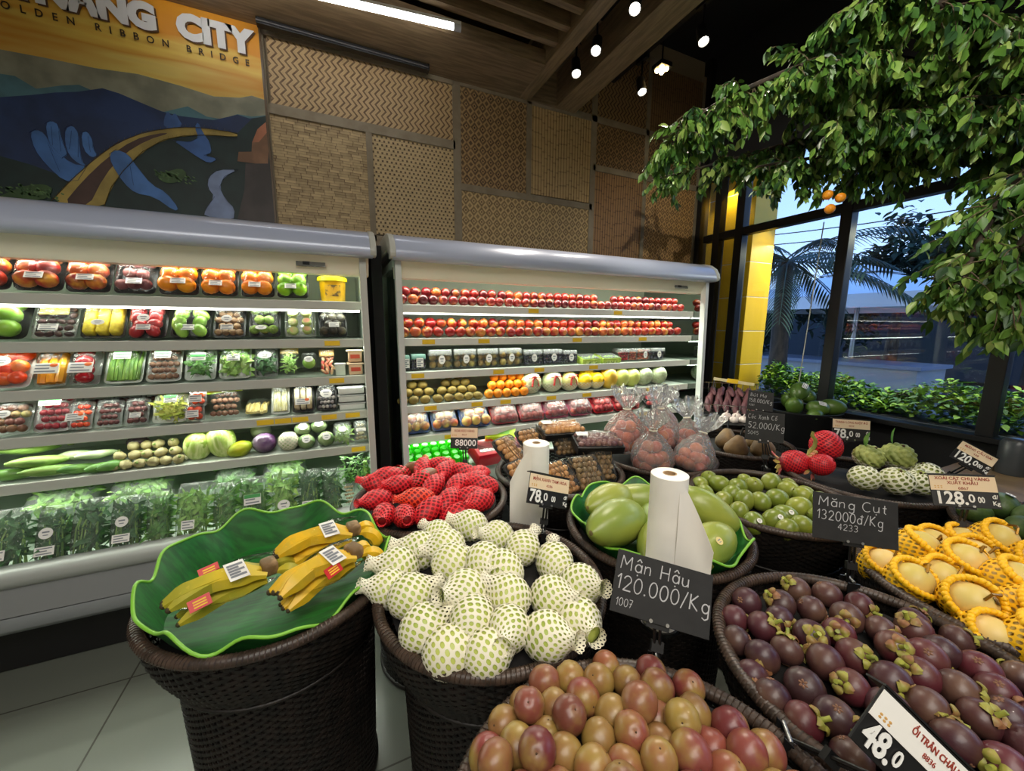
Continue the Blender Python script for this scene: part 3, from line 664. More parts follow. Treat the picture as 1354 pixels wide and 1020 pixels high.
def leafy(g, c, d, n, L=.05, w=.02, up=(0, 0, 1), rng=random):
    for _ in range(n):
        p = V((c[0]+rng.uniform(-d[0], d[0])/2, c[1]+rng.uniform(-d[1], d[1])/2, c[2]+rng.uniform(-d[2], d[2])/2))
        q = V((rng.gauss(0, .7), rng.gauss(0, .7), rng.gauss(.2, .5)))
        g.leaf(p, q, (rng.gauss(0, .4), rng.gauss(0, .4), 1), L*rng.uniform(.6, 1.3), w*rng.uniform(.7, 1.3), .3)
    return g
clum = {}
def pile_of(par, w, h, d, spec):
    """contents of a pack, in the pack's own frame: x across, y up the tray, z out"""
    k = spec[0]
    if k == 'balls':         # name, cols, rows, mat, flatten
        _, nm, nc, nr, m, *ex = spec; r = min(w/nc, h/nr*1.12)*.5*(ex[0] if ex else 1.16)
        key = (nm, round(r, 3), m.name)
        if key not in clum:
            gg = G().ball((0, 0, 0), (r, r, r*.92), 8, 12, mod=lambda q: 1-.1*math.exp(-((1-q.z)/.06))); me_o = gg.build(nm, m); clum[key] = me_o.data; bpy.data.objects.remove(me_o)
        for j in range(nr):
            c = nc-(1 if (j % 2 and nc > 2) else 0)
            for i in range(c):
                o = link(nm, clum[key], par, (-w/2+w/nc*(i+.5+(.5 if c < nc else 0))+rnd(-.1, .1)*r, h/nr*(j+.5), .01+r*.85+rnd(0, .25)*r)); o.rotation_euler = (rnd(-.4, .4), rnd(-.4, .4), rnd(0, 6.28))
    elif k == 'ovals':       # name, n, mat, (rx,ry,rz)
        _, nm, n, m, r = spec; key = (nm, r, m.name)
        if key not in clum:
            me_o = G().ball((0, 0, 0), r, 8, 12, mod=lambda q: 1-.18*(q.y > 0)*q.y*q.y).build(nm, m); clum[key] = me_o.data; bpy.data.objects.remove(me_o)
        nc = max(1, round(math.sqrt(n*w/h))); nr = math.ceil(n/nc)
        for q in range(n):
            i, j = q % nc, q//nc
            o = link(nm, clum[key], par, (-w/2+w/nc*(i+.5)+rnd(-.12, .12)*w/nc, h/nr*(j+.5)+rnd(-.1, .1)*h/nr, .01+r[2]*rnd(.8, 1.3))); o.rotation_euler = (rnd(-.4, .4), rnd(-.3, .3), rnd(-.9, .9))
    elif k == 'sticks':      # name, n, mat, r
        _, nm, n, m, r = spec
        for i in range(n):
            x = -w/2+w*(i+.5)/n; G().tube([(x, .006, .014+rnd(0, .01)), (x+rnd(-.004, .004), h*.5, .02+rnd(0, .01)), (x+rnd(-.008, .008), h*.97, .014)], [r*.9, r, r*.7], 7).build(nm, m, par)
    elif k == 'leaves':      # name, n, mat, L, wd
        _, nm, n, m, L, wd = spec
        leafy(G(), (0, h*.48, d*.42), (w*.72, h*.72, d*.5), int(n*1.5), L*.8, wd*1.1).build(nm, m, par)
    elif k == 'slabs':       # name, n, mat
        _, nm, n, m = spec
        for i in range(n):
            x = -w/2+w*(i+.5)/n
            G().box((0, 0, 0), (w/n*.86, h*.8, d*.7)).build(nm, m, par, smooth=True, loc=(x, h*.45, d*.42), bevel=.008)
    elif k == 'discs':
        _, nm, n, m, m2 = spec; nc = 2 if w < .16 else 3; nr = math.ceil(n/nc); r = min(w/nc, h/nr)*.55
        for q in range(n):
            i, j = q % nc, q//nc
            o = G().lathe([(0, -.012), (r*.8, -.012), (r, 0), (r*.9, .012), (0, .013)], 18).build(nm, m, par, loc=(-w/2+w/nc*(i+.5), h/nr*(j+.5), .03+.006*q)); o.rotation_euler = (rnd(-.3, .1), rnd(-.2, .2), 0)
            G().lathe([(0, .0142), (r*.7, .0142)], 18).build('flesh', m2, o)
def tray(w, h, d=.02, lip=.008, fl=.006):
    g = G(); o = [(-w/2, 0), (w/2, 0), (w/2, h), (-w/2, h)]
    def ring(ins, z, n=3):
        pts = []; x0, x1, y0, y1 = -w/2+ins, w/2-ins, ins, h-ins; r = min(w, h)*.14
        for cx, cy, a0 in ((x1-r, y0+r, -90), (x1-r, y1-r, 0), (x0+r, y1-r, 90), (x0+r, y0+r, 180)):
            for k in range(n+1): a = R_(a0+90*k/n); pts.append((cx+r*math.cos(a), cy+r*math.sin(a), z))
        return pts
    g.grid([ring(0, d-.003), ring(0, d), ring(lip, d), ring(lip+fl, .004), ring(w*.2, .003)], cv=True)
    b = len(g.v); n = len(ring(0, 0)); g.face(range(b-n, b))
    g.grid([ring(0, d-.003), ring(lip+fl-.001, 0)], cv=True, flip=True); b = len(g.v); g.face(list(range(b-n, b))[::-1])
    return g
def dome(w, h, d, z0=.018, k=5):
    g = G(); rows = []; n = 12
    for i in range(n+1):
        row = []
        for j in range(n+1):
            u, v = i/n*2-1, j/n*2-1; f = max(0, (1-u**4)*(1-v**4))**.5
            wr = .0025*math.sin(9*u+4*v*v)*f+.002*math.sin(13*v-5*u)*f
            row.append((u*w/2*.99, h/2+v*h/2*.99, z0+(d-z0)*f+wr))
        rows.append(row)
    return g.grid(rows)
def pack(name, label, cat, x0, x1, y, z, h, spec, traym, tilt=56, d=.055, lab=None, extra=None, group=None, rz=0., filmm=None, yoff=0):
    w = (x1-x0)*.96; t = thing(name, label, cat, ((x0+x1)/2, y+yoff, z+.003), (R_(tilt), 0, rz), group)
    if traym: tray(w, h).build('tray', traym, t)
    pile_of(t, w-.016, h-.02, d, spec)
    for ch in t.children:
        if ch.name.split('.')[0] != 'tray': ch.location.y += .008
    if filmm is not False: dome(w, h, d+.012).build('film', filmm or film, t)
    if lab:
        for kind, cx, cy, sw, sh in lab:
            fz = lambda cx, cy: .018+(d+.012-.018)*max(0, (1-(cx/(w/2))**4)*(1-((cy-h/2)/(h/2))**4))**.5
            if kind == 'round': sticker(t, (cx, cy, fz(cx, cy)+.004), sw, sh, round_=True, name='brand_sticker')
            elif kind == 'green':
                sticker(t, (cx, cy, fz(cx, cy)+.004), sw, sh, name='leaf_label'); G().box((cx, cy+sh*.15, fz(cx, cy)+.0055), (sw*.96, sh*.35, .0006)).build('band', mat('label_green', rgb(70, 160, 80), rough=.6), t.children[-1], smooth=False)
            elif kind == 'org':
                sticker(t, (cx, cy, fz(cx, cy)+.004), sw, sh, name='front_label'); G().ball((cx+sw*.3, cy+sh*.3, fz(cx, cy)+.0052), (sw*.16, sw*.12, .0006), 4, 12).build('seal', mat('label_orange', rgb(228, 106, 40), rough=.6), t.children[-1])
            else: sticker(t, (cx, cy, fz(cx, cy)+.004), sw, sh)
    return t
btray = blackp; wtray = mat('white_tray', rgb(226, 230, 226), rough=.35); ctray = clear('clear_tray', refl=.25, haze=.15, rough=.1)
M_ = lambda n, a, b=None, **k: mat(n, rgb(*a), rgb(*b) if b else None, **k)
packapple = M_('packed_apple', (186, 40, 36), (220, 160, 56), scale=16, rough=.35, lo=.48, hi=.7, rand=[rgb(160, 26, 30), rgb(200, 100, 44), rgb(176, 40, 34), rgb(140, 24, 30)])
plumm2 = M_('packed_plum', (150, 84, 84), (120, 60, 66), scale=14, rough=.4, rand=[rgb(160, 100, 96), rgb(116, 60, 66)])
persim = M_('persimmon', (240, 158, 20), (230, 130, 20), scale=10, rough=.35)
orpk = M_('mandarin', (242, 146, 24), (234, 128, 20), scale=10, rough=.4, bump=.2, bscale=200)
gapple = M_('green_apple', (150, 206, 40), (120, 186, 30), scale=10, rough=.3)
guavam = M_('guava_green', (150, 196, 70), (120, 172, 50), scale=9, rough=.4)
# ================================================================== packs on the first fridge
SY = 2.335
low = [('plain', .012, .03, .055, .03)]
low2 = [('plain', -.005, .028, .05, .03)]
z1, z2, z3, z4, z5 = [z-.001 for z in ZS1]
gp1, gp2, gp3, gp4 = 'fruit trays on the top shelf of the poster fridge', 'fruit trays on the second shelf of the poster fridge', 'vegetable packs on the third shelf of the poster fridge', 'vegetable packs on the fourth shelf of the poster fridge'
tp = 'on the top shelf of the poster fridge'
pack('fruit_tray', 'film-wrapped red and yellow apple tray cut by the frame edge, top shelf', 'fruit tray', -1.36, -1.2, SY, z1, .2, ('balls', 'apple', 2, 3, packapple), btray, lab=low, group=gp1, d=.078)
pack('fruit_tray', 'film-wrapped tray of red and yellow apples, second on the top shelf', 'fruit tray', -1.195, -1.045, SY, z1, .2, ('balls', 'apple', 2, 3, packapple), btray, lab=low, group=gp1, d=.078)
pack('fruit_tray', 'film-wrapped tray of apples beside the tray of purple plums', 'fruit tray', -1.04, -.893, SY, z1, .2, ('balls', 'apple', 2, 3, packapple), btray, lab=low, group=gp1, d=.078)
pack('fruit_tray', 'tray of dull purple plums '+tp, 'fruit tray', -.888, -.738, SY, z1, .2, ('balls', 'plum', 3, 3, plumm2), btray, lab=low, group=gp1, d=.062)
pack('fruit_tray', 'tray of yellow persimmons next to the purple plums', 'fruit tray', -.732, -.578, SY, z1, .2, ('balls', 'persimmon', 2, 3, persim), btray, lab=low, group=gp1, d=.078)
pack('fruit_tray', 'tray of oranges two places before the green apples', 'fruit tray', -.573, -.423, SY, z1, .19, ('balls', 'orange', 2, 3, orpk), btray, lab=low2, group=gp1, d=.076)
pack('fruit_tray', 'tray of oranges next to the green apples', 'fruit tray', -.416, -.268, SY, z1, .19, ('balls', 'orange', 2, 3, orpk), btray, lab=low2, group=gp1, d=.076)
pack('fruit_tray', 'tray of bright green apples '+tp, 'fruit tray', -.263, -.115, SY, z1, .185, ('balls', 'apple', 2, 3, gapple), btray, lab=low2, group=gp1, d=.074)
yj = thing('yellow_tub', 'yellow tub with a bright yellow lid at the end of the top shelf', 'tub', (0, 2.4, z1+.001))
G().lathe([(0, 0), (.052, 0), (.056, .004), (.062, .115), (.0, .115)], 24, sx=1.08, sy=.9).build('tub', M_('tub_yellow', (232, 182, 20), (214, 160, 14), scale=12, rough=.3), yj)
G().lathe([(0, .135), (.06, .135), (.069, .13), (.071, .112), (.066, .112)], 24, sx=1.08, sy=.9).build('lid', M_('lid_yellow', (244, 220, 20), rough=.3), yj)
g = G(); rows = [[(.0645*1.04*math.cos(a), .061*.9*math.sin(a), zz) for zz in (.03, .06, .09)] for a in [R_(-125+7*i) for i in range(11)]]; g.grid(rows); g.build('label_panel', M_('tub_print', (200, 150, 30), (80, 60, 30), scale=40, rough=.5, lo=.5, hi=.6), yj)
mushm = M_('date_brown', (84, 52, 50), (54, 32, 32), scale=20, rough=.4); pinem = M_('pineapple_flesh', (240, 222, 50), (214, 190, 30), scale=60, rough=.45, bump=.6, bscale=130)
redp = M_('rose_apple', (190, 50, 52), (150, 30, 36), scale=14, rough=.35); gpear = M_('green_pear', (160, 200, 84), (128, 178, 60), scale=10, rough=.4)
browne = M_('longan_brown', (142, 110, 74), (110, 82, 56), scale=14, rough=.6); pinkf = M_('pink_flesh', (222, 150, 120), (196, 200, 130), scale=12, rough=.45); rind = M_('green_rind', (176, 196, 110), rough=.5)
darkf = M_('black_olive', (44, 40, 34), (90, 84, 60), scale=16, rough=.4)
rd = [('round', 0, .07, .045, .04), ('plain', 0, .026, .05, .028)]
sp = 'on the second shelf of the poster fridge'
pack('fruit_tray', 'tray of green guavas at the frame edge '+sp, 'fruit tray', -1.36, -1.18, SY, z2, .2, ('balls', 'guava', 2, 3, guavam), btray, group=gp2, d=.065)
pack('fruit_tray', 'clear box of dark dates with a yellow paper insert', 'fruit tray', -1.172, -1.03, SY, z2, .205, ('ovals', 'date', 24, mushm, (.017, .013, .012)), ctray, lab=[('plain', 0, .03, .06, .03)], group=gp2)
G().box((0, .13, .05), (.09, .05, .001)).build('insert', yellowtag, bpy.data.objects['fruit_tray.%03d' % 9] if False else [o for o in COL.objects if o.get('label', '').startswith('clear box of dark')][0], smooth=False)
pack('fruit_tray', 'tray of peeled yellow pineapple halves '+sp, 'fruit tray', -1.022, -.868, SY, z2, .205, ('slabs', 'pineapple_half', 3, pinem), btray, lab=[('round', 0, .05, .045, .03)], group=gp2, d=.06)
pack('fruit_tray', 'tray of red rose apples under shiny film', 'fruit tray', -.862, -.72, SY, z2, .2, ('ovals', 'rose_apple', 9, redp, (.026, .034, .024)), btray, lab=rd, group=gp2, d=.066)
pack('fruit_tray', 'tray of long green pears '+sp, 'fruit tray', -.712, -.553, SY, z2, .2, ('ovals', 'pear', 7, gpear, (.028, .044, .026)), btray, lab=[('plain', 0, .03, .05, .03)], group=gp2)
pack('fruit_tray', 'tray of small brown fruit with a round sticker', 'fruit tray', -.549, -.41, SY, z2, .195, ('balls', 'brown_fruit', 4, 5, browne), btray, lab=rd, group=gp2, d=.066)
pack('fruit_tray', 'tray of knobbly pale green fruit beside the brown fruit', 'fruit tray', -.402, -.258, SY, z2, .195, ('balls', 'green_fruit', 3, 3, M_('knobbly_green', (160, 190, 84), (96, 130, 44), scale=34, rough=.5, bump=.7, bscale=60)), btray, lab=[('round', -.01, .03, .05, .026)], group=gp2)
pack('fruit_tray', 'tray of cut fruit showing pink round flesh', 'fruit tray', -.243, -.093, SY, z2, .195, ('discs', 'cut_fruit', 7, rind, pinkf), ctray, group=gp2)
pack('fruit_tray', 'dark tray of black fruit at the end of the second shelf', 'fruit tray', -.083, .062, SY, z2, .19, ('balls', 'dark_fruit', 3, 4, darkf), btray, lab=[('plain', .005, .045, .05, .03)], group=gp2)
pepo = M_('pepper_mix', (236, 110, 26), (226, 60, 26), scale=6, rough=.3, rand=[rgb(240, 90, 30), rgb(244, 180, 40), rgb(220, 60, 30)]); pepy = M_('yellow_pepper', (236, 180, 30), (220, 140, 30), scale=6, rough=.25); pepr = M_('red_pepper', (170, 26, 34), (140, 16, 26), scale=6, rough=.25)
aspm = M_('asparagus_green', (136, 176, 70), (96, 144, 52), scale=20, rough=.5); mus = M_('mushroom_tan', (150, 112, 86), (112, 78, 60), scale=16, rough=.6)
og = [('org', 0, .06, .08, .05)]
pack('vegetable_tray', 'tray of mixed orange peppers with an oval sticker at the frame edge', 'vegetable tray', -1.35, -1.198, SY, z3, .19, ('ovals', 'pepper', 9, pepo, (.03, .032, .024)), wtray, lab=[('round', 0, .1, .055, .045)], group=gp3)
pack('vegetable_tray', 'clear box of yellow peppers with a white and orange label', 'vegetable tray', -1.19, -1.085, SY, z3, .175, ('sticks', 'pepper', 3, pepy, .017), ctray, lab=og, group=gp3)
pack('vegetable_tray', 'clear box of dark red peppers with a white and orange label', 'vegetable tray', -1.08, -.978, SY, z3, .19, ('ovals', 'pepper', 4, pepr, (.03, .036, .025)), ctray, lab=og, group=gp3)
gl = [('green', .004, .12, .06, .045)]
pack('vegetable_tray', 'white tray of asparagus spears under a green label', 'vegetable tray', -.97, -.83, SY, z3, .19, ('sticks', 'asparagus', 9, aspm, .0075), wtray, lab=gl, group=gp3)
pack('vegetable_tray', 'tray of brown mushrooms under a green label', 'vegetable tray', -.824, -.688, SY, z3, .185, ('balls', 'mushroom', 5, 5, mus), wtray, lab=gl, group=gp3)
pack('vegetable_tray', 'tray of green beans and leaves next to the mushrooms', 'vegetable tray', -.68, -.552, SY, z3, .17, ('leaves', 'greens', 90, greenm[0], .045, .012), wtray, lab=[('green', 0, .1, .06, .04)], group=gp3)
pack('vegetable_tray', 'white tray of pale loose lettuce leaves', 'vegetable tray', -.543, -.405, SY, z3, .185, ('leaves', 'lettuce', 60, greenm[1], .06, .03), wtray, lab=[('plain', .0, .09, .055, .035)], group=gp3)
pack('vegetable_tray', 'small clear box of dark green herbs with an oval label', 'vegetable tray', -.394, -.286, SY, z3, .165, ('leaves', 'herbs', 70, greenm[2], .04, .016), ctray, lab=[('round', 0, .1, .06, .04)], group=gp3)
pack('vegetable_bag', 'tan topped bag of pale green sprouts', 'vegetable bag', -.28, -.187, SY, z3, .165, ('leaves', 'sprouts', 110, greenm[1], .03, .008), None, lab=None, group=gp3)
G().box((0, .145, .035), (.085, .04, .02)).build('bag_top', M_('kraft_tan', (206, 176, 110), rough=.6), [o for o in COL.objects if o.get('label', '').startswith('tan topped')][0], bevel=.006)
pack('vegetable_bag', 'bag holding a round pale green cabbage', 'vegetable bag', -.182, -.098, SY, z3, .13, ('balls', 'cabbage', 1, 1, gpear, 1.), None, lab=[('round', 0, .07, .045, .035)], group=gp3)
pack('vegetable_bag', 'kraft bag of red and white chillies beside the cabbage', 'vegetable bag', -.094, -.012, SY, z3, .15, ('ovals', 'chilli', 14, M_('chilli_red', (200, 50, 40), (226, 200, 150), scale=20, rough=.4), (.008, .024, .008)), None, group=gp3)
G().box((0, .125, .03), (.075, .045, .02)).build('bag_top', M_('kraft_brown', (190, 150, 84), rough=.6), [o for o in COL.objects if o.get('label', '').startswith('kraft bag')][0], bevel=.006)
tubm = M_('tub_clear', (206, 214, 200), rough=.3)
t = thing('small_tub', 'small pale tub beside the stacked pink tubs', 'tub', (.012, 2.38, z3)); G().prism([(-.03, 0), (.03, 0), (.034, .06), (-.034, .06)], -.026, .026).build('tub', tubm, t, bevel=.004); G().box((0, 0, .063), (.06, .075, .008)).build('lid', white, t, bevel=.003)
pinkm = M_('tub_pink', (222, 184, 150), rough=.4)
for k, nm in enumerate(('lower', 'upper')):
    t = thing('sauce_tub', nm+' of the two stacked pink tubs at the shelf end', 'tub', (.092, 2.38, z3+.073*k), group='stacked pink tubs')
    G().prism([(-.03, 0), (.03, 0), (.038, .058), (-.038, .058)], -.036, .036).build('tub', pinkm, t, bevel=.005); G().box((0, 0, .063), (.09, .082, .01)).build('lid', M_('tub_lid', (232, 206, 176), rough=.35), t, bevel=.004)
    G().box((0, -.0365, .032), (.05, .002, .022), Matrix.Rotation(-.13, 3, 'X')).build('label_panel', M_('label_red', (196, 70, 44), rough=.6), t, smooth=False)
tom = M_('cherry_tomato', (226, 80, 30), (200, 50, 26), scale=10, rough=.25); dat = M_('red_date', (104, 50, 46), (80, 34, 34), scale=14, rough=.4); rad = M_('radish_red', (150, 30, 44), (120, 20, 34), scale=10, rough=.35)
pack('vegetable_tray', 'tray of mixed small brown and green fruit at the frame edge, fourth shelf', 'vegetable tray', -1.36, -1.225, SY, z4, .15, ('balls', 'small_fruit', 4, 4, M_('mixed_small', (150, 120, 70), (110, 60, 40), scale=10, rough=.4, rand=[rgb(160, 130, 80), rgb(110, 40, 40), rgb(150, 150, 80)])), ctray, lab=[('round', 0, .075, .045, .035)], group=gp4)
pack('vegetable_tray', 'white tray of deep red radishes under a green label', 'vegetable tray', -1.218, -1.1, SY, z4, .185, ('balls', 'radish', 4, 5, rad), wtray, lab=[('green', 0, .125, .07, .045)], group=gp4)
pack('vegetable_tray', 'clear box of orange cherry tomatoes with a white and orange label', 'vegetable tray', -1.108, -1.03, SY, z4, .135, ('balls', 'tomato', 3, 4, tom), ctray, lab=[('org', 0, .04, .06, .035)], group=gp4)
pack('vegetable_tray', 'clear box of dark red dates next to the orange tomatoes', 'vegetable tray', -1.022, -.928, SY, z4, .135, ('balls', 'date', 4, 4, dat), ctray, group=gp4)
pack('vegetable_tray', 'clear box of dark dates with a small white label', 'vegetable tray', -.92, -.832, SY, z4, .135, ('balls', 'date', 3, 4, dat), ctray, lab=[('plain', .01, .03, .04, .025)], group=gp4)
for i, (x, lb) in enumerate(((-1.06, 'clear box of red fruit standing behind the orange tomatoes'), (-.95, 'clear box of red fruit standing behind the dark red dates'), (-.85, 'clear box of red fruit standing behind the labelled dates'))):
    pack('fruit_box', lb, 'fruit box', x-.05, x+.05, 2.45, z4+.05, .12, ('balls', 'fruit', 4, 3, dat), ctray, group='boxes in the back row of the fourth shelf')
pack('vegetable_tray', 'white tray of yellow sprouts leaning beside the carrots', 'vegetable tray', -.823, -.683, SY, z4, .15, ('leaves', 'yellow_greens', 110, M_('leaf_yellow', (206, 206, 90), (160, 180, 60), scale=30, rough=.5), .045, .012), wtray, lab=[('green', .01, .1, .05, .035)], group=gp4)
for k, nm in enumerate(('lower', 'upper')):
    pack('carrot_pack', nm+' orange carrot pack next to the bag of brown mushrooms', 'carrot pack', -.69+.02*k, -.615+.012*k, SY+.012*k, z4+.072*k, .085, ('balls', 'carrot', 2, 2, tom), ctray, tilt=70, lab=[('plain', 0, .03, .05, .035)], group='stacked carrot packs')
pack('mushroom_bag', 'big bag of brown mushrooms with a lime green top', 'vegetable bag', -.605, -.465, SY, z4, .16, ('balls', 'mushroom', 5, 4, mus), None, group=gp4)
G().box((0, .15, .045), (.15, .04, .012), Matrix.Rotation(.1, 3, 'Z')).build('bag_top', M_('lime_film', (170, 214, 50), rough=.3), [o for o in COL.objects if o.get('label', '').startswith('big bag of brown')][0], bevel=.004)
pack('corn_bag', 'flat bag of pale baby corn lying on the fourth shelf', 'vegetable bag', -.46, -.345, SY, z4, .13, ('sticks', 'corn', 6, M_('corn_pale', (220, 206, 140), (190, 170, 90), scale=30, rough=.5), .011), None, tilt=22, group=gp4, d=.035)
pack('vegetable_tray', 'white tray of thin pale mushrooms with yellow leaves', 'vegetable tray', -.335, -.248, SY, z4, .165, ('sticks', 'mushroom', 9, M_('enoki', (230, 228, 196), (206, 200, 130), scale=30, rough=.5), .005), wtray, group=gp4)
pack('vegetable_tray', 'dark tray of thick white mushrooms with an orange seal', 'vegetable tray', -.238, -.128, SY, z4, .175, ('slabs', 'mushroom', 3, M_('king_mushroom', (222, 212, 186), (180, 160, 120), scale=10, rough=.5)), btray, lab=[('org', .0, .04, .07, .035)], group=gp4)
pack('vegetable_tray', 'black tray of clustered mushrooms with a blue label', 'vegetable tray', -.122, -.013, SY, z4, .18, ('balls', 'mushroom', 5, 6, M_('shimeji', (180, 170, 160), (84, 84, 96), scale=14, rough=.5)), btray, lab=[('round', 0, .08, .06, .05)], group=gp4)
for k, nm in enumerate(('lowest', 'middle', 'topmost')):
    t = thing('tofu_tray', nm+' pale tray of the stack at the end of the fourth shelf', 'food tray', (.062, 2.39, z4+.046*k), group='stacked pale trays')
    G().prism([(-.045, 0), (.045, 0), (.055, .034), (-.055, .034)], -.068, .068).build('tray', white, t, bevel=.005); G().box((0, 0, .037), (.15, .116, .008)).build('lid', clear('tub_lid_clear', refl=.3, haze=.4), t, bevel=.003)
    G().box((0, 0, .026), (.11, .09, .01)).build('tofu', M_('tofu', (206, 214, 160), rough=.5), t, bevel=.003)
# ------------------------------------------------------------------ loose vegetables on the fifth shelf
def veg(name, label, cat, g, m, loc, rot=(0, 0, 0), group=None, parts=()):
    o = g.build(name, m, loc=loc); o.rotation_euler = rot; tag(o, label, cat, group)
    for nm, gg, mm in parts: gg.build(nm, mm, o)
    return o
luff = M_('luffa_green', (150, 178, 92), (98, 138, 56), scale=9, rough=.5, bump=.3, bscale=30, stretch=(.4, 3, 3)); zuc = M_('zucchini_green', (104, 150, 66), (70, 116, 46), scale=14, rough=.4); pale = M_('pale_green', (196, 206, 168), (150, 172, 120), scale=8, rough=.5)
def spindle(L, r, n=9, e=.55): return G().tube([((i/n-.5)*L, .004*math.sin(i), 0) for i in range(n+1)], [max(.004, r*math.sin(PI*min(.98, max(.03, (i+.15)/(n+.3))))**e) for i in range(n+1)], 12)
gl5 = 'loose vegetables on the fifth shelf'
tipm = M_('tip_green', (120, 140, 70), rough=.7)
for x, y, z, rz, L, r, m, lb in ((-1.28, 2.40, .13, .25, .24, .026, luff, 'topmost long ridged gourd at the frame edge'), (-1.24, 2.36, .075, .2, .25, .027, luff, 'long ridged gourd lying under the topmost gourd'), (-1.2, 2.34, .035, .25, .18, .024, luff, 'front ridged gourd with pale stripes on the shelf edge'),
      (-1.33, 2.36, .03, .1, .18, .026, zuc, 'dark gourd lowest at the frame edge'), (-1.11, 2.345, .028, .3, .13, .022, zuc, 'green gourd lying before the zucchini'), (-1.05, 2.37, .08, .5, .14, .02, pale, 'pale film-wrapped zucchini above the two green ones'), (-1.13, 2.4, .08, .1, .12, .022, pale, 'pale wrapped gourd behind the zucchini'),
      (-1.035, 2.34, .024, .9, .11, .022, zuc, 'first green zucchini pointing at the aisle'), (-.985, 2.34, .027, .8, .12, .026, zuc, 'second green zucchini pointing at the aisle')):
    veg('gourd' if 'gourd' in lb else 'zucchini', lb, 'vegetable', spindle(min(L, .19), r), m, (x, y, ZS1[4]+z), (0, .05, rz), gl5, (('stem', G().tube([(L*.48, 0, 0), (L*.56, 0, .002)], .005, 6), tipm),))
veg('eggplant', 'round dark purple eggplant behind the roots', 'vegetable', G().ball((0, 0, 0), (.042, .042, .036), 10, 14), M_('eggplant_dark', (70, 46, 66), (110, 96, 104), scale=12, rough=.25), (-.925, 2.44, ZS1[4]+.105), (0, 0, 0), gl5, (('calyx', G().lathe([(.0, .037), (.02, .036), (.024, .03)], 8), tipm),))
art = M_('root_pale', (176, 166, 120), (138, 128, 84), scale=26, rough=.6, bump=.6, bscale=50)
spots = [(-.99+.05*i, 2.335, .024) for i in range(6)]+[(-.965+.05*i, 2.365, .06) for i in range(5)]+[(-.93+.05*i, 2.4, .095) for i in range(4)]
for i, (x, y, z) in enumerate(spots):
    row, k = ('bottom', i+1) if i < 6 else (('middle', i-5) if i < 11 else ('top', i-10))
    veg('knobbly_root', 'knobbly pale root in the %s row of the root heap, %s along' % (row, nth(k)), 'vegetable', G().ball((0, 0, 0), (.027, .024, .022), 8, 10, mod=lambda q: 1+.14*math.sin(5*q.x+3*i)*math.sin(6*q.y+i)), art, (x+rnd(-.006, .006), y, ZS1[4]+z), (rnd(-.4, .4), rnd(-.4, .4), rnd(0, 6)), gl5, (('shoot', G().tube([(.018, 0, .008), (.03, 0, .012)], [.008, .004], 6), tipm),))
for i, (x, rz) in enumerate(((-.77, 1.1), (-.735, .9))):
    o = thing('leek', ('first' if i == 0 else 'second')+' leek with a white foot leaning beside the pale cabbage', 'vegetable', (x, 2.37, ZS1[4]+.012), (0, -.5, rz), gl5)
    G().tube([(0, 0, 0), (.07, 0, 0)], [.015, .012], 10).build('white_foot', M_('leek_white', (226, 228, 196), rough=.5), o); G().tube([(.07, 0, 0), (.13, .005, .0), (.18, .012, 0)], [.012, .012, .004], 8).build('green_top', greenm[1], o)
cab = M_('napa_pale', (206, 216, 148), (160, 186, 84), scale=14, rough=.5, bump=.5, bscale=24, stretch=(5, 5, .7))
for x, rx, r, lb in ((-.675, .2, (.062, .05, .072), 'pale round cabbage with a yellow-green top on the fifth shelf'), (-.578, -.15, (.062, .055, .085), 'tall whitish napa cabbage beside the round cabbage')):
    veg('cabbage', lb, 'vegetable', G().ball((0, 0, 0), r, 12, 18, mod=lambda q: 1+.03*math.sin(7*math.atan2(q.y, q.x)+4*q.z)), cab, (x, 2.385, ZS1[4]+r[2]*.92), (0, rx, 0), gl5, (('leaf_wrap', G().ball((0, .004, .01), (r[0]*1.03, r[1]*1.02, r[2]*.9), 10, 18, mod=lambda q: 1+.05*math.sin(5*math.atan2(q.y, q.x))), M_('napa_leaf', (190, 206, 110), (140, 170, 64), scale=9, rough=.5)),))
veg('squash', 'bright yellow-green squash between napa and purple cabbage', 'vegetable', G().ball((0, 0, 0), (.058, .04, .038), 10, 16, mod=lambda q: 1+.05*math.sin(8*math.atan2(q.y, q.z))), M_('squash_yellow', (186, 186, 30), (130, 150, 24), scale=14, rough=.4), (-.492, 2.35, ZS1[4]+.038), (0, -.3, .3), gl5, (('stem', G().tube([(.055, 0, 0), (.07, 0, .01)], .007, 6), tipm),))
def wrapped(name, lb, m, r, loc, extra=True):
    o = veg(name, lb, 'vegetable', G().ball((0, 0, 0), r, 12, 18, mod=lambda q: 1+.015*math.sin(9*q.x+5*q.z)), m, loc, (0, 0, 0), gl5)
    G().ball((0, 0, 0), tuple(v*1.05 for v in r), 12, 18, mod=lambda q: 1+.012*math.sin(17*q.x+11*q.z)).build('film', film, o)
    return o
wrapped('purple_cabbage', 'shiny purple cabbage wrapped in film', M_('cabbage_purple', (92, 36, 100), (196, 180, 200), scale=6, rough=.3, lo=.5, hi=.7), (.055, .052, .052), (-.385, 2.37, ZS1[4]+.053))
whn = veg('netted_cauliflower', 'white vegetable in a foam net beside the purple cabbage', 'vegetable', G().ball((0, 0, 0), (.05, .048, .05), 10, 14), M_('cauli', (206, 212, 180), (160, 180, 120), scale=14, rough=.6), (-.27, 2.36, ZS1[4]+.051), (0, 0, 0), gl5)
lattice(lambda t: (.053*math.sin(PI*(.06+.88*t)), .053*-math.cos(PI*(.06+.88*t))), 14, 14, .005).build('foam_net', foamw, whn)
wrapped('wrapped_cabbage', 'pale cabbage in film behind the purple cabbage', pale, (.05, .045, .045), (-.41, 2.46, ZS1[4]+.1))
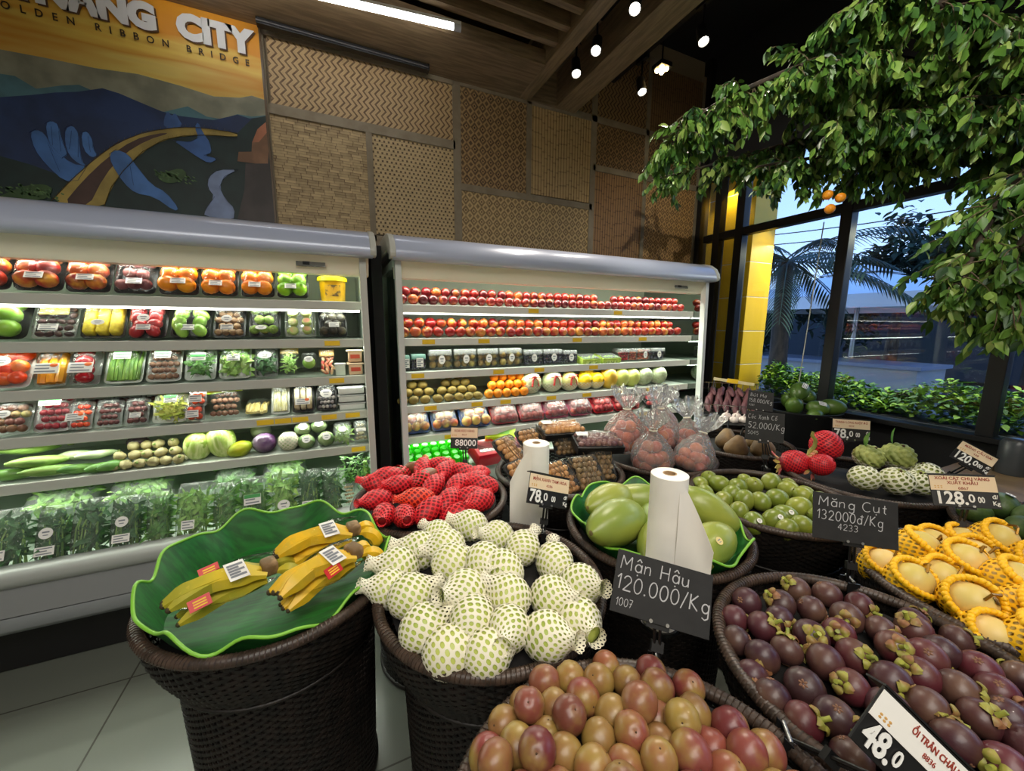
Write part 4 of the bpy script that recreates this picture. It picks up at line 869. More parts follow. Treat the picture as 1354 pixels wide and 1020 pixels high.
for i, (x, z, y) in enumerate(((-.185, .04, 2.35), (-.2, .105, 2.39), (-.085, .045, 2.35), (-.12, .115, 2.39))):
    o = wrapped('cauliflower', ['film-wrapped cauliflower next to the foam net', 'upper film-wrapped cauliflower with orange tint', 'film-wrapped cauliflower with a round seal on the shelf edge', 'upper film-wrapped cauliflower with a round seal'][i], M_('cauli_leaf', (176, 196, 140), (96, 140, 70), scale=12, rough=.5), (.043, .04, .04), (x, y, ZS1[4]+z))
    sticker(o, (0, .0, .0), .042, .04, round_=True, name='seal').matrix_local = Matrix.Translation((.004, -.036, .022)) @ Matrix.Rotation(R_(62), 4, 'X')
pack('herb_bag', 'cloudy bag of herbs with a round label near the end of the fifth shelf', 'vegetable bag', -.05, .055, SY, z5, .14, ('leaves', 'herbs', 80, greenm[1], .045, .014), None, tilt=40, lab=[('round', 0, .06, .04, .035)], filmm=bagfilm, group='bags at the end of the fifth shelf')
pack('ginger_bag', 'clear bag of cut yellow roots at the end of the fifth shelf', 'vegetable bag', .06, .14, SY, z5, .13, ('balls', 'root_piece', 3, 4, art), None, tilt=50, lab=[('plain', 0, .05, .05, .02)], filmm=bagfilm, group='bags at the end of the fifth shelf')
# ------------------------------------------------------------------ bagged greens in the well
dk = [(-1.36, -1.2, .25, 2, 'bag of dark leafy greens at the frame edge in the fridge well', 'plain'), (-1.195, -1.09, .24, 2, 'bag of dark greens with a round seal and a tilted label', 'both'), (-1.09, -.97, .25, 2, 'bag of feathery dark greens beside the round sealed bag', None),
      (-.965, -.845, .24, 2, 'square bag of dark greens with a seal over a lilac label', 'both'), (-.84, -.745, .24, 0, 'bag of dark stalks next to the square bag', None), (-.74, -.6, .26, 1, 'bag of pale green stalks with a rounded brown top', 'plain'), (-.595, -.49, .24, 0, 'glossy empty-topped bag of greens left of the celery', None),
      (-.485, -.36, .25, 0, 'bag of long green stems with a green label', 'green'), (-.355, -.24, .26, 1, 'bag of lettuce with a round white seal behind the banana leaf', 'round'), (-.235, -.125, .25, 2, 'bag of dark purple leaves with a white tag', 'plain'), (-.12, -.02, .24, 2, 'dark bag with a pale root lying inside', None)]
for x0, x1, h, gi, lb, lk in dk:
    lab = {'plain': [('plain', .0, .06, .05, .04)], 'both': [('round', .0, .12, .045, .045), ('plain', .0, .05, .06, .035)], 'green': [('green', 0, .13, .07, .05)], 'round': [('round', .01, .08, .055, .05)], None: None}[lk]
    lb = lb.replace('left of the celery', 'before the green label bag')
    t = pack('greens_bag', lb, 'vegetable bag', x0, x1, 2.17, .485, h, ('leaves', 'leaves', 110, greenm[gi], .07, .016), None, tilt=64, d=.075, lab=lab, filmm=greenbag, group='bagged greens in the fridge well', rz=rnd(-.08, .08))
    g = G(); w = (x1-x0)*.8
    for i in range(14): x = rnd(-w/2, w/2); g.tube([(x, .012, .02+rnd(0, .03)), (x*.9, h*.5, .03+rnd(0, .03)), (x*.7+rnd(-.02, .02), h*.8, .03)], .0028, 5)
    g.build('stalks', M_('stalk_green', (150, 182, 96), (110, 150, 70), scale=20, rough=.5), t)
for x0, x1, gi, lb in ((-1.34, -1.08, 1, 'bag of pale leaves lying behind the bags at the frame edge'), (-1.06, -.8, 1, 'bag lying behind the square bag of dark greens'), (-.64, -.44, 0, 'bag of bright leaves lying behind the green label bag'), (-.42, -.2, 1, 'crumpled empty-looking bag lying behind the lettuce')):
    pack('greens_bag', lb, 'vegetable bag', x0, x1, 2.36, .62, .18, ('leaves', 'leaves', 100, greenm[gi], .06, .022), None, tilt=30, d=.06, filmm=greenbag, group='bagged greens in the fridge well')
o = thing('herb_bunch', 'tall bunch of green herbs standing at the end of the fridge well', 'vegetable', (.06, 2.35, .5), (.25, 0, 0)); leafy(G(), (0, 0, .17), (.16, .08, .16), 160, .04, .012).build('leaves', greenm[0], o); G().tube([(.05, 0, 0), (.06, 0, .12), (.05, .0, .22)], [.02, .018, .012], 10).build('stalk', greenm[1], o)
pack('nut_bag', 'small bag of pale nuts beside a round labelled bag', 'vegetable bag', -.018, .05, 2.2, .5, .12, ('balls', 'nut', 4, 5, M_('nut_pale', (220, 190, 150), (190, 150, 110), scale=10, rough=.5)), None, tilt=60, filmm=greenbag, group='small bags in the fridge well')
pack('pea_bag', 'small bag of pale green beans with a round label', 'vegetable bag', .05, .14, 2.2, .5, .13, ('balls', 'bean', 5, 6, M_('bean_pale', (160, 206, 160), (130, 180, 120), scale=10, rough=.5)), None, tilt=60, lab=[('round', 0, .09, .05, .035)], filmm=greenbag, group='small bags in the fridge well')

G().box((1.2, .55, .52), (2.3, .44, .17)).build('riser', inner, f1, smooth=False)
G().box((1.2, .4, .53), (2.3, .62, .14)).build('riser', inner, f2, smooth=False)
# ================================================================== second fridge: punnets, melons, bagged fruit
kpun = M_('punnet_fruit', (150, 136, 60), (120, 96, 44), scale=14, rough=.5, rand=[rgb(160, 150, 70), rgb(126, 100, 50)]); blueb = M_('blueberry', (38, 36, 60), (58, 56, 84), scale=20, rough=.5); teal = M_('teal_lid', (96, 130, 120), rough=.35)
g3, zz3, zz4, zz5 = 'punnets on the third shelf of the second fridge', ZS2[2]-.001, ZS2[3]-.001, ZS2[4]-.001
def punnet(lb, x0, x1, m, nm, lidm, cols, lab, h=.1, d=.11):
    w = (x1-x0)*.95; t = thing('punnet', lb, 'punnet', ((x0+x1)/2, 2.41, zz3+.002), (0, 0, 0), g3)
    r = w/cols/2
    key = (nm, round(r, 3), m.name)
    if key not in clum:
        me_o = G().ball((0, 0, 0), (r, r, r*.95), 7, 10).build(nm, m); clum[key] = me_o.data; bpy.data.objects.remove(me_o)
    for j in range(max(1, round(h*.8/(2*r)))):
        for i in range(cols): link(nm, clum[key], t, (-w/2+r*(2*i+1), -d*.28+rnd(-.004, .004), .008+r+1.85*r*j))
    G().prism([(-d*.44, .004), (d*.44, .004), (d*.5, h*.7), (-d*.5, h*.7)], -w/2, w/2).build('box', clear('punnet_clear', refl=.2, haze=.05, rough=.06), t, smooth=False)
    G().prism([(-d*.5, h*.7), (d*.5, h*.7), (d*.44, h), (-d*.44, h)], -w/2, w/2).build('lid', lidm, t, bevel=.004)
    if lab: sticker(t, (0, 0, 0), .042, .055, round_=(lab == 'round'), name='brand_sticker', bars=4).matrix_local = Matrix.Translation((.005, -d*.5-.003, h*.5)) @ Matrix.Rotation(R_(90), 4, 'X')
    return t
lidc = clear('punnet_lid', tint=(.97, 1, .9, 1), refl=.35, haze=.28, rough=.08)
punnet('small punnet with a blue and white label nearest the poster', .335, .4, blueb, 'berry', teal, 3, 'plain', .095)
punnet('second small punnet with a blue and white label', .406, .496, blueb, 'berry', teal, 4, 'plain', .1)
for i, (a, b) in enumerate(((.512, .662), (.67, .822), (.828, .975), (.981, 1.15))): punnet(nth(i+1)+' of the four clear punnets of golden kiwis', a, b, kpun, 'kiwi', lidc, 3, 'round', .125)
for i, (a, b) in enumerate(((1.165, 1.31), (1.318, 1.472))): punnet(('first' if i == 0 else 'second')+' punnet of dark blueberries after the kiwi punnets', a, b, blueb, 'berry', lidc, 6, 'round', .11)
punnet('third punnet of dark blueberries beside the lime boxes', 1.48, 1.6, blueb, 'berry', lidc, 5, 'round', .1)
limem = M_('lime_card', (186, 206, 90), (150, 180, 60), scale=30, rough=.4)
for i, (a, b) in enumerate(((1.62, 1.79), (1.8, 1.98))):
    t = thing('grape_carton', ('first' if i == 0 else 'second')+' lime green carton of grapes with a clear top', 'carton', ((a+b)/2, 2.39, zz3+.001), (R_(14), 0, 0), g3)
    w = b-a-.01; G().prism([(-.06, 0), (.07, 0), (.07, .05), (-.06, .05)], -w/2, w/2).build('carton', limem, t, bevel=.002); G().box((0, .0, .054), (w*.9, .11, .004)).build('window', lidc, t, smooth=False)
    for k in range(8): G().ball((-w*.4+w*.8*k/7, rnd(-.03, .03), .046), .012, 6, 8).build('grape', gpear, t)
    G().poly([(-w*.3, -.0604, .012), (w*.3, -.0604, .012), (w*.3, -.0604, .034), (-w*.3, -.0604, .034)]).build('print', M_('lime_print', (96, 130, 40), (206, 220, 130), scale=60, rough=.5), t, smooth=False)
strm = M_('strawberry', (190, 26, 40), (150, 16, 30), scale=20, rough=.35); pch = M_('peach_small', (206, 120, 70), (170, 60, 50), scale=10, rough=.5)
for a, b, m, nm, l_, lb in ((1.99, 2.09, strm, 'strawberry', lidc, 'punnet of red strawberries behind the tied bags'), (2.095, 2.17, pch, 'fruit', lidc, 'punnet of orange fruit next to the strawberries'), (2.175, 2.3, pch, 'fruit', lidc, 'punnet of pale pink fruit with a round sticker'), (2.31, 2.46, blueb, 'berry', lidc, 'dark punnet nearest the mirrored end of the shelf')):
    punnet(lb, a, b, m, nm, l_, 4, 'round' if 'pink' in lb or 'dark' in lb else None, .1)
# melons in foam cups on the fourth shelf
def cup(r): return lattice(lambda t: (r*1.05*math.sin(PI*(.5+.46*t)), r*1.05*math.cos(PI*(.5+.46*t))), 16, 9, .005)
mw, my, mg, mo = M_('melon_pale', (214, 220, 176), (190, 200, 150), scale=12, rough=.5), M_('melon_yellow', (244, 210, 30), (232, 190, 20), scale=8, rough=.35), M_('melon_grey', (150, 164, 124), (176, 184, 150), scale=60, rough=.6, bump=.4, bscale=90), M_('mango_gold', (232, 176, 50), (196, 180, 70), scale=5, rough=.4)
mgr = M_('mango_green', (176, 190, 84), (206, 206, 120), scale=5, rough=.4); ribm = M_('red_ribbon', (196, 36, 36), rough=.4)
for x, r, m, kind, lb in ((1.235, .078, mw, 'r', 'pale melon with a red ribbon beside the oranges'), (1.41, .076, mw, 'r', 'second pale melon with a red ribbon'), (1.555, .07, M_('melon_tan', (206, 200, 130), rough=.5), 'r', 'third melon with a red ribbon beside the yellow melons'),
      (1.69, .066, my, 'c', 'bright yellow melon in a foam cup nearest the ribboned melons'), (1.80, .064, my, 'c', 'second bright yellow melon in a foam cup'), (1.745, .058, my, 't', 'yellow melon resting on top between the two yellow melons'), (1.915, .075, mo, 'e', 'golden oval melon beside the yellow melons'),
      (2.04, .07, mgr, 'e', 'first pale green oval melon'), (2.15, .068, mgr, 'e', 'second pale green oval melon'), (2.275, .074, mg, 'f', 'grey-green netted melon in a foam cup'), (2.43, .074, mg, 'f', 'grey-green melon in a foam cup nearest the mirrored end')):
    zc = zz4+r*1.06+(.075 if kind == 't' else 0); yc = 2.395+(.04 if kind == 't' else 0)
    o = G().ball((0, 0, 0), (r, r*.95, r*(1.15 if kind == 'e' else 1.)), 12, 18).build('melon', m, loc=(x, yc, zc)); tag(o, lb, 'melon', 'melons on the fourth shelf')
    if kind in 'rc': cup(r).build('foam_cup', foamw, o)
    if kind == 'f': c_ = cup(r).build('foam_cup', foamw, o); c_.rotation_euler = (.9, 0, 0)
    G().ball((0, 0, r*.98*(1.15 if kind == 'e' else 1.)), (.006, .006, .003), 4, 6).build('stem_scar', stemm, o)
    if kind == 'r':
        g = G()
        for s in (-1, 1): g.tube([(0, -r*.8, r*.62), (s*.03, -r*.86, r*.75), (s*.045, -r*.9, r*.5), (s*.012, -r*.9, r*.55), (0, -r*.8, r*.62)], .006, 6, flat=.4); g.tube([(0, -r*.82, r*.6), (s*.02, -r*.98, .02), (s*.026, -r*1.02, -.02)], .008, 6, flat=.35)
        g.build('ribbon', ribm, o)
    if kind in 'ct': sticker(o, (0, 0, 0), .02, .026, round_=True, name='sticker', m=M_('sticker_dark', (90, 70, 20), rough=.5)).matrix_local = Matrix.Translation((r*.5, -r*.86, 0)) @ Matrix.Rotation(.5, 4, 'Z') @ Matrix.Rotation(R_(90), 4, 'X')
bluet, redt, pinkt = M_('blue_tray', (36, 84, 170), rough=.3), M_('red_tray', (196, 26, 44), rough=.3), M_('pink_tray', (206, 50, 110), rough=.35)
capp = M_('bag_apple', (200, 90, 60), (220, 190, 110), scale=12, rough=.35); rapp = M_('bag_red_fruit', (160, 34, 46), (196, 90, 80), scale=12, rough=.35)
pinkbag = clear('pink_bag_film', tint=(1, .8, .88, 1), refl=.35, haze=.1, rough=.14, bump=.8, bscale=24)
g5 = 'bagged fruit on the fifth shelf of the second fridge'
for a, b, tm, fm, flm, n, lb in ((.335, .508, bluet, capp, bagfilm, 3, 'blue tray of bagged apples nearest the poster'), (.515, .69, bluet, capp, bagfilm, 3, 'second blue tray of bagged apples'), (.7, .912, bluet, capp, bagfilm, 3, 'third blue tray of bagged apples beside the red trays'), (.92, 1.125, redt, rapp, bagfilm, 4, 'red tray of bagged fruit with green leaves after the blue trays'),
      (1.13, 1.325, redt, rapp, bagfilm, 4, 'second red tray of bagged fruit'), (1.33, 1.53, pinkt, rapp, pinkbag, 4, 'pink wrapped tray of fruit with clear folds'), (1.535, 1.74, pinkt, rapp, pinkbag, 4, 'second pink wrapped tray of fruit'), (1.75, 1.945, redt, rapp, film, 4, 'bright red tray of fruit behind the tied bags'), (1.95, 2.2, redt, rapp, film, 5, 'long tray of red fruit partly behind the tied bags'), (2.27, 2.46, btray, rapp, film, 5, 'dark tray of red fruit near the mirrored end')):
    pack('bagged_fruit', lb, 'fruit tray', a, b, SY+.01, zz5, .18, ('balls', 'fruit', n, 3, fm), tm, tilt=48, d=.06, filmm=flm, group=g5)
# fridge well
t = thing('green_crate', 'crate of bright green round cups in the second fridge well', 'crate', (.52, 2.34, .665), (R_(22), 0, 0))
G().box((0, 0, .02), (.38, .3, .04)).build('crate', M_('crate_green', (40, 120, 30), rough=.5), t, bevel=.006)
me_o = G().lathe([(.0, .05), (.018, .05), (.0235, .042), (.0235, .0), (.0, .0)], 14).build('cup', M_('neon_green', (60, 230, 20), (40, 200, 20), scale=12, rough=.3)); cme = me_o.data; bpy.data.objects.remove(me_o)
for j in range(6):
    for i in range(7): link('cup', cme, t, (-.165+.055*i, -.125+.05*j, .04))
for x, y, w, m, lb in ((.83, 2.26, .16, redt, 'dark red box in the second fridge well behind the price sign'), (1.0, 2.36, .2, pinkt, 'pink box at the back of the second fridge well')):
    t = thing('fruit_carton', lb, 'carton', (x, y, .64), (R_(20), 0, .1)); G().box((0, 0, .045), (w, .16, .09)).build('carton', m, t, bevel=.004); G().box((0, 0, .092), (w*.7, .1, .004)).build('window', clear('punnet_clear'), t, smooth=False)
t = thing('lime_carton', 'lime green box lying at a slant in the second fridge well', 'carton', (.98, 2.33, .755), (R_(24), 0, -.5)); G().box((0, 0, .02), (.2, .12, .04)).build('carton', M_('lime_bright', (190, 226, 50), rough=.4), t, bevel=.003); G().box((0, 0, .042), (.12, .06, .002)).build('label_panel', M_('lime_panel', (140, 210, 90), rough=.5), t, smooth=False)
# ================================================================== wicker baskets
PILE = dict(
D=[[0.488,0.573,0.773],[0.345,0.589,0.781],[0.398,0.576,0.78],[0.443,0.541,0.787],[0.391,0.521,0.793],[0.494,0.515,0.787],[0.564,0.522,0.777],[0.536,0.477,0.796],[0.603,0.46,0.781],[0.293,0.577,0.763],[0.285,0.541,0.804],[0.298,0.498,0.772],[0.24,0.554,0.771],[0.338,0.536,0.781],[0.339,0.49,0.811],[0.194,0.521,0.764],[0.243,0.5,0.784],[0.37,0.445,0.797],[0.421,0.472,0.792],[0.5,0.438,0.778],[0.419,0.42,0.814],[0.38,0.388,0.796],[0.514,0.398,0.816],[0.541,0.361,0.785],[0.598,0.368,0.791],[0.563,0.413,0.792],[0.624,0.318,0.785],[0.573,0.32,0.808],[0.306,0.449,0.794],[0.257,0.458,0.818],[0.481,0.352,0.817],[0.427,0.366,0.818],[0.518,0.314,0.803],[0.328,0.404,0.811],[0.194,0.482,0.803],[0.344,0.354,0.825],[0.465,0.451,0.819],[0.464,0.396,0.789],[0.387,0.332,0.799],[0.268,0.408,0.795],[0.218,0.432,0.787],[0.441,0.313,0.807],[0.482,0.273,0.805],[0.294,0.36,0.802],[0.163,0.444,0.777],[0.571,0.266,0.793]],
E=[[0.98,0.594,0.754],[1.152,0.565,0.757],[1.205,0.516,0.76],[1.042,0.543,0.764],[1.088,0.495,0.769],[1.231,0.454,0.763],[0.895,0.568,0.751],[0.922,0.514,0.761],[0.979,0.508,0.766],[1.135,0.438,0.772],[0.836,0.519,0.751],[0.836,0.459,0.759],[0.897,0.443,0.766],[0.982,0.439,0.773],[1.051,0.416,0.776],[0.934,0.385,0.772],[1.005,0.365,0.777],[1.156,0.379,0.774],[1.115,0.339,0.777],[1.153,0.299,0.775],[1.209,0.294,0.77],[1.248,0.353,0.765],[0.838,0.373,0.762],[0.769,0.394,0.751],[0.915,0.33,0.772],[0.998,0.3,0.777],[0.785,0.446,0.742],[0.77,0.337,0.751],[0.825,0.313,0.76],[1.072,0.283,0.777],[0.994,0.243,0.774],[1.101,0.235,0.774],[1.229,0.241,0.765],[1.061,0.194,0.772],[1.183,0.204,0.767],[1.115,0.175,0.769],[0.962,0.196,0.769],[0.779,0.265,0.751],[0.984,0.144,0.764],[1.165,0.152,0.763],[1.072,0.138,0.765],[0.923,0.274,0.771],[0.838,0.257,0.76],[0.888,0.23,0.766],[0.884,0.175,0.76]],
B=[[0.416,1.24,0.773],[0.287,1.235,0.77],[0.454,1.094,0.803],[0.289,1.109,0.8],[0.488,0.991,0.808],[0.552,0.899,0.795],[0.142,1.1,0.775],[0.26,1.01,0.807],[0.352,0.972,0.815],[0.13,0.952,0.782],[0.575,0.813,0.78],[0.278,0.876,0.805],[0.374,0.816,0.802],[0.143,0.835,0.775],[0.253,0.791,0.792],[0.262,0.711,0.769],[0.403,0.699,0.775],[0.51,0.721,0.767],[0.393,0.9,0.812],[0.47,0.789,0.793],[0.214,1.142,0.784],[0.183,0.763,0.761],[0.334,0.743,0.787],[0.101,1.028,0.764]],
C=[[0.234,1.86,0.765],[0.351,1.881,0.765],[0.433,1.866,0.765],[0.217,1.632,0.806],[0.317,1.642,0.814],[0.262,1.474,0.803],[0.116,1.564,0.786],[0.44,1.528,0.807],[0.519,1.689,0.793],[0.458,1.427,0.791],[0.282,1.384,0.787],[0.194,1.395,0.78],[0.127,1.444,0.776],[0.368,1.414,0.796],[0.38,1.335,0.775],[0.132,1.731,0.781],[0.422,1.696,0.806],[0.517,1.554,0.797]],
F=[[1.948,0.481,0.754],[1.711,0.513,0.781],[1.711,0.41,0.792],[1.988,0.391,0.722],[1.483,0.445,0.769],[1.517,0.523,0.762],[1.489,0.333,0.782],[1.699,0.311,0.795],[1.46,0.209,0.77],[1.438,0.282,0.743],[1.583,0.253,0.786],[1.963,0.333,0.777],[1.98,0.417,0.797],[1.773,0.265,0.792]],
H=[[1.636,1.237,0.749],[1.551,1.216,0.747],[1.618,1.165,0.756],[1.654,1.099,0.761],[1.728,1.075,0.763],[1.865,1.079,0.757],[1.841,0.984,0.761],[1.476,1.129,0.749],[1.489,1.048,0.754],[1.553,1.058,0.759],[1.552,0.998,0.76],[1.6,0.959,0.763],[1.69,0.945,0.765],[1.694,0.862,0.762],[1.449,0.949,0.751],[1.836,0.922,0.76],[1.43,0.871,0.745],[1.513,0.847,0.753],[1.488,0.785,0.747],[1.562,0.774,0.752],[1.582,0.848,0.758],[1.846,0.862,0.757],[1.695,0.785,0.757],[1.656,0.732,0.751],[1.833,0.799,0.754]],
)

def basket_meshes():
    prof = lambda z: .236+.02*(z/.56) if z < .56 else .256+.062*math.sin(min(1, (z-.56)/.17)*PI/2)
    g = G(); n = 176; rows = 76; dz = .735/rows
    for j in range(rows):
        z = .012+dz*j; s = 1 if j % 2 else -1; ring = []
        for k in range(n):
            a = 2*PI*k/n; r = prof(z)+s*.0036*math.cos(a*n/4)
            c, q = math.cos(a), math.sin(a); h = dz*.45
            ring.append([((r+.0016)*c, (r+.0016)*q, z-h), ((r+.0016)*c, (r+.0016)*q, z+h), ((r-.0016)*c, (r-.0016)*q, z+h), ((r-.0016)*c, (r-.0016)*q, z-h)])
        g.grid(ring, cu=True, cv=True)
    for k in range(88):
        a = 2*PI*(k+.0)/88; g.tube([(prof(z)*math.cos(a), prof(z)*math.sin(a), z) for z in (.0, .2, .4, .56, .6, .65, .7, .745)], .0026, 4)
    weave = g
    rim = G().tube([(.318*math.cos(2*PI*k/96), .318*math.sin(2*PI*k/96), .748) for k in range(96)], .0145, 10, closed=True)
    g2 = G()
    for k in range(190):      # the wrapped rim: fine turns of cane
        a = 2*PI*k/190; c, s = math.cos(a), math.sin(a); t = V((-s, c, 0))
        pts = [V(((.318+.0151*math.cos(b))*c, (.318+.0151*math.cos(b))*s, .748+.0151*math.sin(b)))+t*(.0045*b/PI) for b in [2*PI*i/8 for i in range(8)]]
        g2.tube(pts, .0016, 3, closed=False, cap=False)
    band = G().tube([(.262*math.cos(2*PI*k/72), .262*math.sin(2*PI*k/72), .56) for k in range(72)], .006, 8, closed=True)
    foot = G().tube([(.236*math.cos(2*PI*k/72), .236*math.sin(2*PI*k/72), .012) for k in range(72)], .012, 8, closed=True)
    return weave, rim, g2, band, foot
wv, rm, wr, bd, ft = basket_meshes()
def make_basket(label, x, y):
    t = thing('wicker_basket', label, 'basket', (x, y, 0), (0, 0, 0), 'tall dark wicker produce baskets')
    wv.build('woven_body', wick, t); r = rm.build('rim', rimm, t); wr.build('rim_wrap', rimm, r); bd.build('band', wick, t); ft.build('foot_ring', wick, t)
    G().lathe([(0, .05), (.235, .05), (.235, .04), (0, .04)], 40).build('base', wick, t)
    return t
proto = make_basket('wicker basket lined with a banana leaf and holding bananas', -.197, 1.262)
def basket(label, x, y, z=0, rot=None, scale=None):
    return dup(proto, (x, y, z), rot or (0, 0, 0), label, None, scale)
BK = dict(B=(.376, .966), C=(.342, 1.60), D=(.384, .30), E=(1.055, .335), F=(1.715, .325), G=(1.06, 1.01), H=(1.70, .977), I=(1.02, 1.64), J=(1.67, 1.625), K=(2.33, 1.60), N=(2.36, .95), O=(2.38, .30))
bl = dict(B='wicker basket heaped with white-netted fruit', C='wicker basket heaped with red-netted fruit in front of the fridges', D='wicker basket of speckled plums nearest the camera', E='wicker basket of dark purple mangosteens', F='wicker basket of pale mangoes in yellow nets', G='wicker basket of big green papayas lined with a green leaf',
          H='wicker basket of small smooth green fruit', I='wicker basket of brown longans in clear packs', J='wicker basket holding tied clear bags', K='wicker basket of brown pear-shaped roots', N='wicker basket of red dragon fruit and custard apples', O='wicker basket of dark green avocados at the frame edge')
BO = {k: basket(bl[k], *BK[k]) for k in BK}
def liner(k, z0, h, drop, m=gap_shade, R=.285):  # added mound under the produce; its black stands in for shade in the gaps
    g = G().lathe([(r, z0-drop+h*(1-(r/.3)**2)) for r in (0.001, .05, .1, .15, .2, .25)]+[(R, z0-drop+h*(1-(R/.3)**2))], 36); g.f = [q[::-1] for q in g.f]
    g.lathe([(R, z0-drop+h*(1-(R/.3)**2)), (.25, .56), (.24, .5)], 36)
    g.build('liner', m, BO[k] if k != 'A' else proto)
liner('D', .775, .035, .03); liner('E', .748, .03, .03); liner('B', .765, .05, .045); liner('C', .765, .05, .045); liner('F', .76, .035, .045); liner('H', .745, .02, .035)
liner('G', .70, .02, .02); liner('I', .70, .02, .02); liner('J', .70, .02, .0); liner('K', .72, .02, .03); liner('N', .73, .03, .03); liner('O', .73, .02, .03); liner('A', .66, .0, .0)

# ------------------------------------------------------------------ plums
plm = M_('plum_skin', (128, 34, 40), (150, 126, 62), scale=13, rough=.36, lo=.45, hi=.66, rand=[rgb(122, 50, 52), rgb(140, 84, 56), rgb(100, 38, 46), rgb(138, 108, 58), rgb(124, 62, 56), rgb(148, 96, 62)], coat=.12, detail=7)
pm = G().ball((0, 0, 0), (.030, .030, .0325), 14, 20, mod=lambda q: 1-.07*math.exp(-(q.x/.1)**2)*(q.y > 0)*(1-abs(q.z))**.4-.1*math.exp(-(1-q.z)/.02))
pP = pm.build('plum', plm); tag(pP, 'plum prototype', 'plum', 'plums in the front basket')
G().ball((0, 0, .029), (.002, .002, .002), 4, 6).build('stem_scar', stemm, pP)
obs = [dup(pP, p, (rnd(-1.2, 1.2), rnd(-1.2, 1.2), rnd(0, 6.28)), scale=rnd(.94, 1.07)) for p in PILE['D']]
for p in [(.30, .27), (.36, .24), (.43, .22), (.50, .21), (.56, .20), (.22, .36), (.25, .30), (.33, .17), (.41, .14), (.49, .13), (.18, .26), (.24, .20), (.29, .10), (.38, .06), (.47, .05), (.60, .25), (.12, .32), (.56, .12)]:
    r2 = (p[0]-.384)**2+(p[1]-.3)**2; obs.append(dup(pP, (p[0], p[1], .775+.035*(1-r2/.09)), reul(), scale=rnd(.94, 1.07)))
pile_labels(obs, 'plum in the basket nearest the camera, {row} row, {n} along', .05); erase(pP)
# ------------------------------------------------------------------ mangosteens
msm = M_('mangosteen_skin', (58, 28, 38), (98, 70, 56), scale=11, rough=.42, lo=.46, hi=.7, rand=[rgb(52, 26, 36), rgb(70, 32, 40), rgb(58, 36, 38), rgb(90, 34, 42), rgb(62, 38, 44)], coat=.15, bump=.12, bscale=60)
pM = G().ball((0, 0, 0), (.0325, .0325, .030), 14, 20).build('mangosteen', msm); tag(pM, 'mangosteen prototype', 'mangosteen', 'mangosteens in the basket')
g = G()
for k in range(4):
    a = PI/2*k+.2; rows = []
    for i in range(5):
        u = i/4; rr = .006+.017*u; zz = .0315-.006*u*u+.004*math.sin(PI*u); wd = .011*math.sin(PI*(.2+.72*u))
        rows.append([(rr*math.cos(a)-wd*s*math.sin(a), rr*math.sin(a)+wd*s*math.cos(a), zz-.002*abs(s)*2+.003*u) for s in (-1, -.5, 0, .5, 1)])
    g.grid(rows)
g.build('calyx', M_('calyx_green', (150, 148, 62), (136, 92, 60), scale=30, rough=.5), pM, solid=.002)
G().tube([(0, 0, .028), (.001, 0, .038), (.003, 0, .046)], [.005, .004, .0045], 8).build('stalk', M_('stalk_lime', (166, 170, 70), (120, 130, 50), scale=30, rough=.5), pM)
g = G()
for k in range(6):
    a = 2*PI*k/6; g.ball((.0045*math.cos(a), .0045*math.sin(a), -.0298), (.0034, .0022, .0012), 4, 6, M=Matrix.Rotation(a, 3, 'Z'))
g.build('blossom_star', M_('star_brown', (120, 84, 62), rough=.7), pM)
obs = []
for i, p in enumerate(PILE['E']):
    q = random.random()
    if q < .5: e = (rnd(.5, 1.5), rnd(-.7, .7), rnd(-2, .6))
    elif q < .72: e = (rnd(2.2, 3.0), rnd(-.6, .6), rnd(0, 6.28))
    else: e = reul()
    obs.append(dup(pM, p, e, scale=rnd(1.0, 1.16)))
for p in [(1.25, .14), (1.3, .2), (1.16, .09), (1.07, .08), (.98, .07), (.9, .1), (1.32, .3), (1.3, .37)]:
    r2 = (p[0]-1.055)**2+(p[1]-.335)**2; obs.append(dup(pM, (p[0], p[1], .748+.03*(1-r2/.09)), reul()))
pile_labels(obs, 'mangosteen in the wicker basket, {row} row, {n} along', .05); erase(pM)
# ------------------------------------------------------------------ white-netted fruit
gskin = M_('pale_green_skin', (196, 206, 104), (172, 190, 84), scale=9, rough=.4)
np_ = net_prof(.158, .0565, .062, .017, .024)
pB = G().ball((0, 0, .062), (.053, .053, .0585), 12, 18).build('netted_fruit', gskin); tag(pB, 'netted prototype', 'netted fruit', 'white-netted fruit in the basket')
lattice(np_, 13, 19, .0056, twist=.9).build('foam_net', foamw, pB)
obs = []; AZ = [2.6, 2.4, 3.3, 3.4, .7, .9, 3.0, .3, 4.4, .1, -1.2, 3.5, 2.2, .3, .8, .2, -1.2, -1.4, 2.0, -.8, 3.1, -.6, -2.2, 3.3]
for i, p in enumerate(PILE['B']):
    az = AZ[i % len(AZ)]+rnd(-.3, .3); el = rnd(1.15, 1.5); o = dup(pB, p, (0, el, az), scale=rnd(.92, 1.06))
    d = V((math.sin(el)*math.cos(az), math.sin(el)*math.sin(az), math.cos(el))); o.location = V(p)-d*.062*.85
    obs.append(o)
pile_labels(obs, 'white-netted fruit, {row} row of its basket, {n} along', .075); erase(pB)
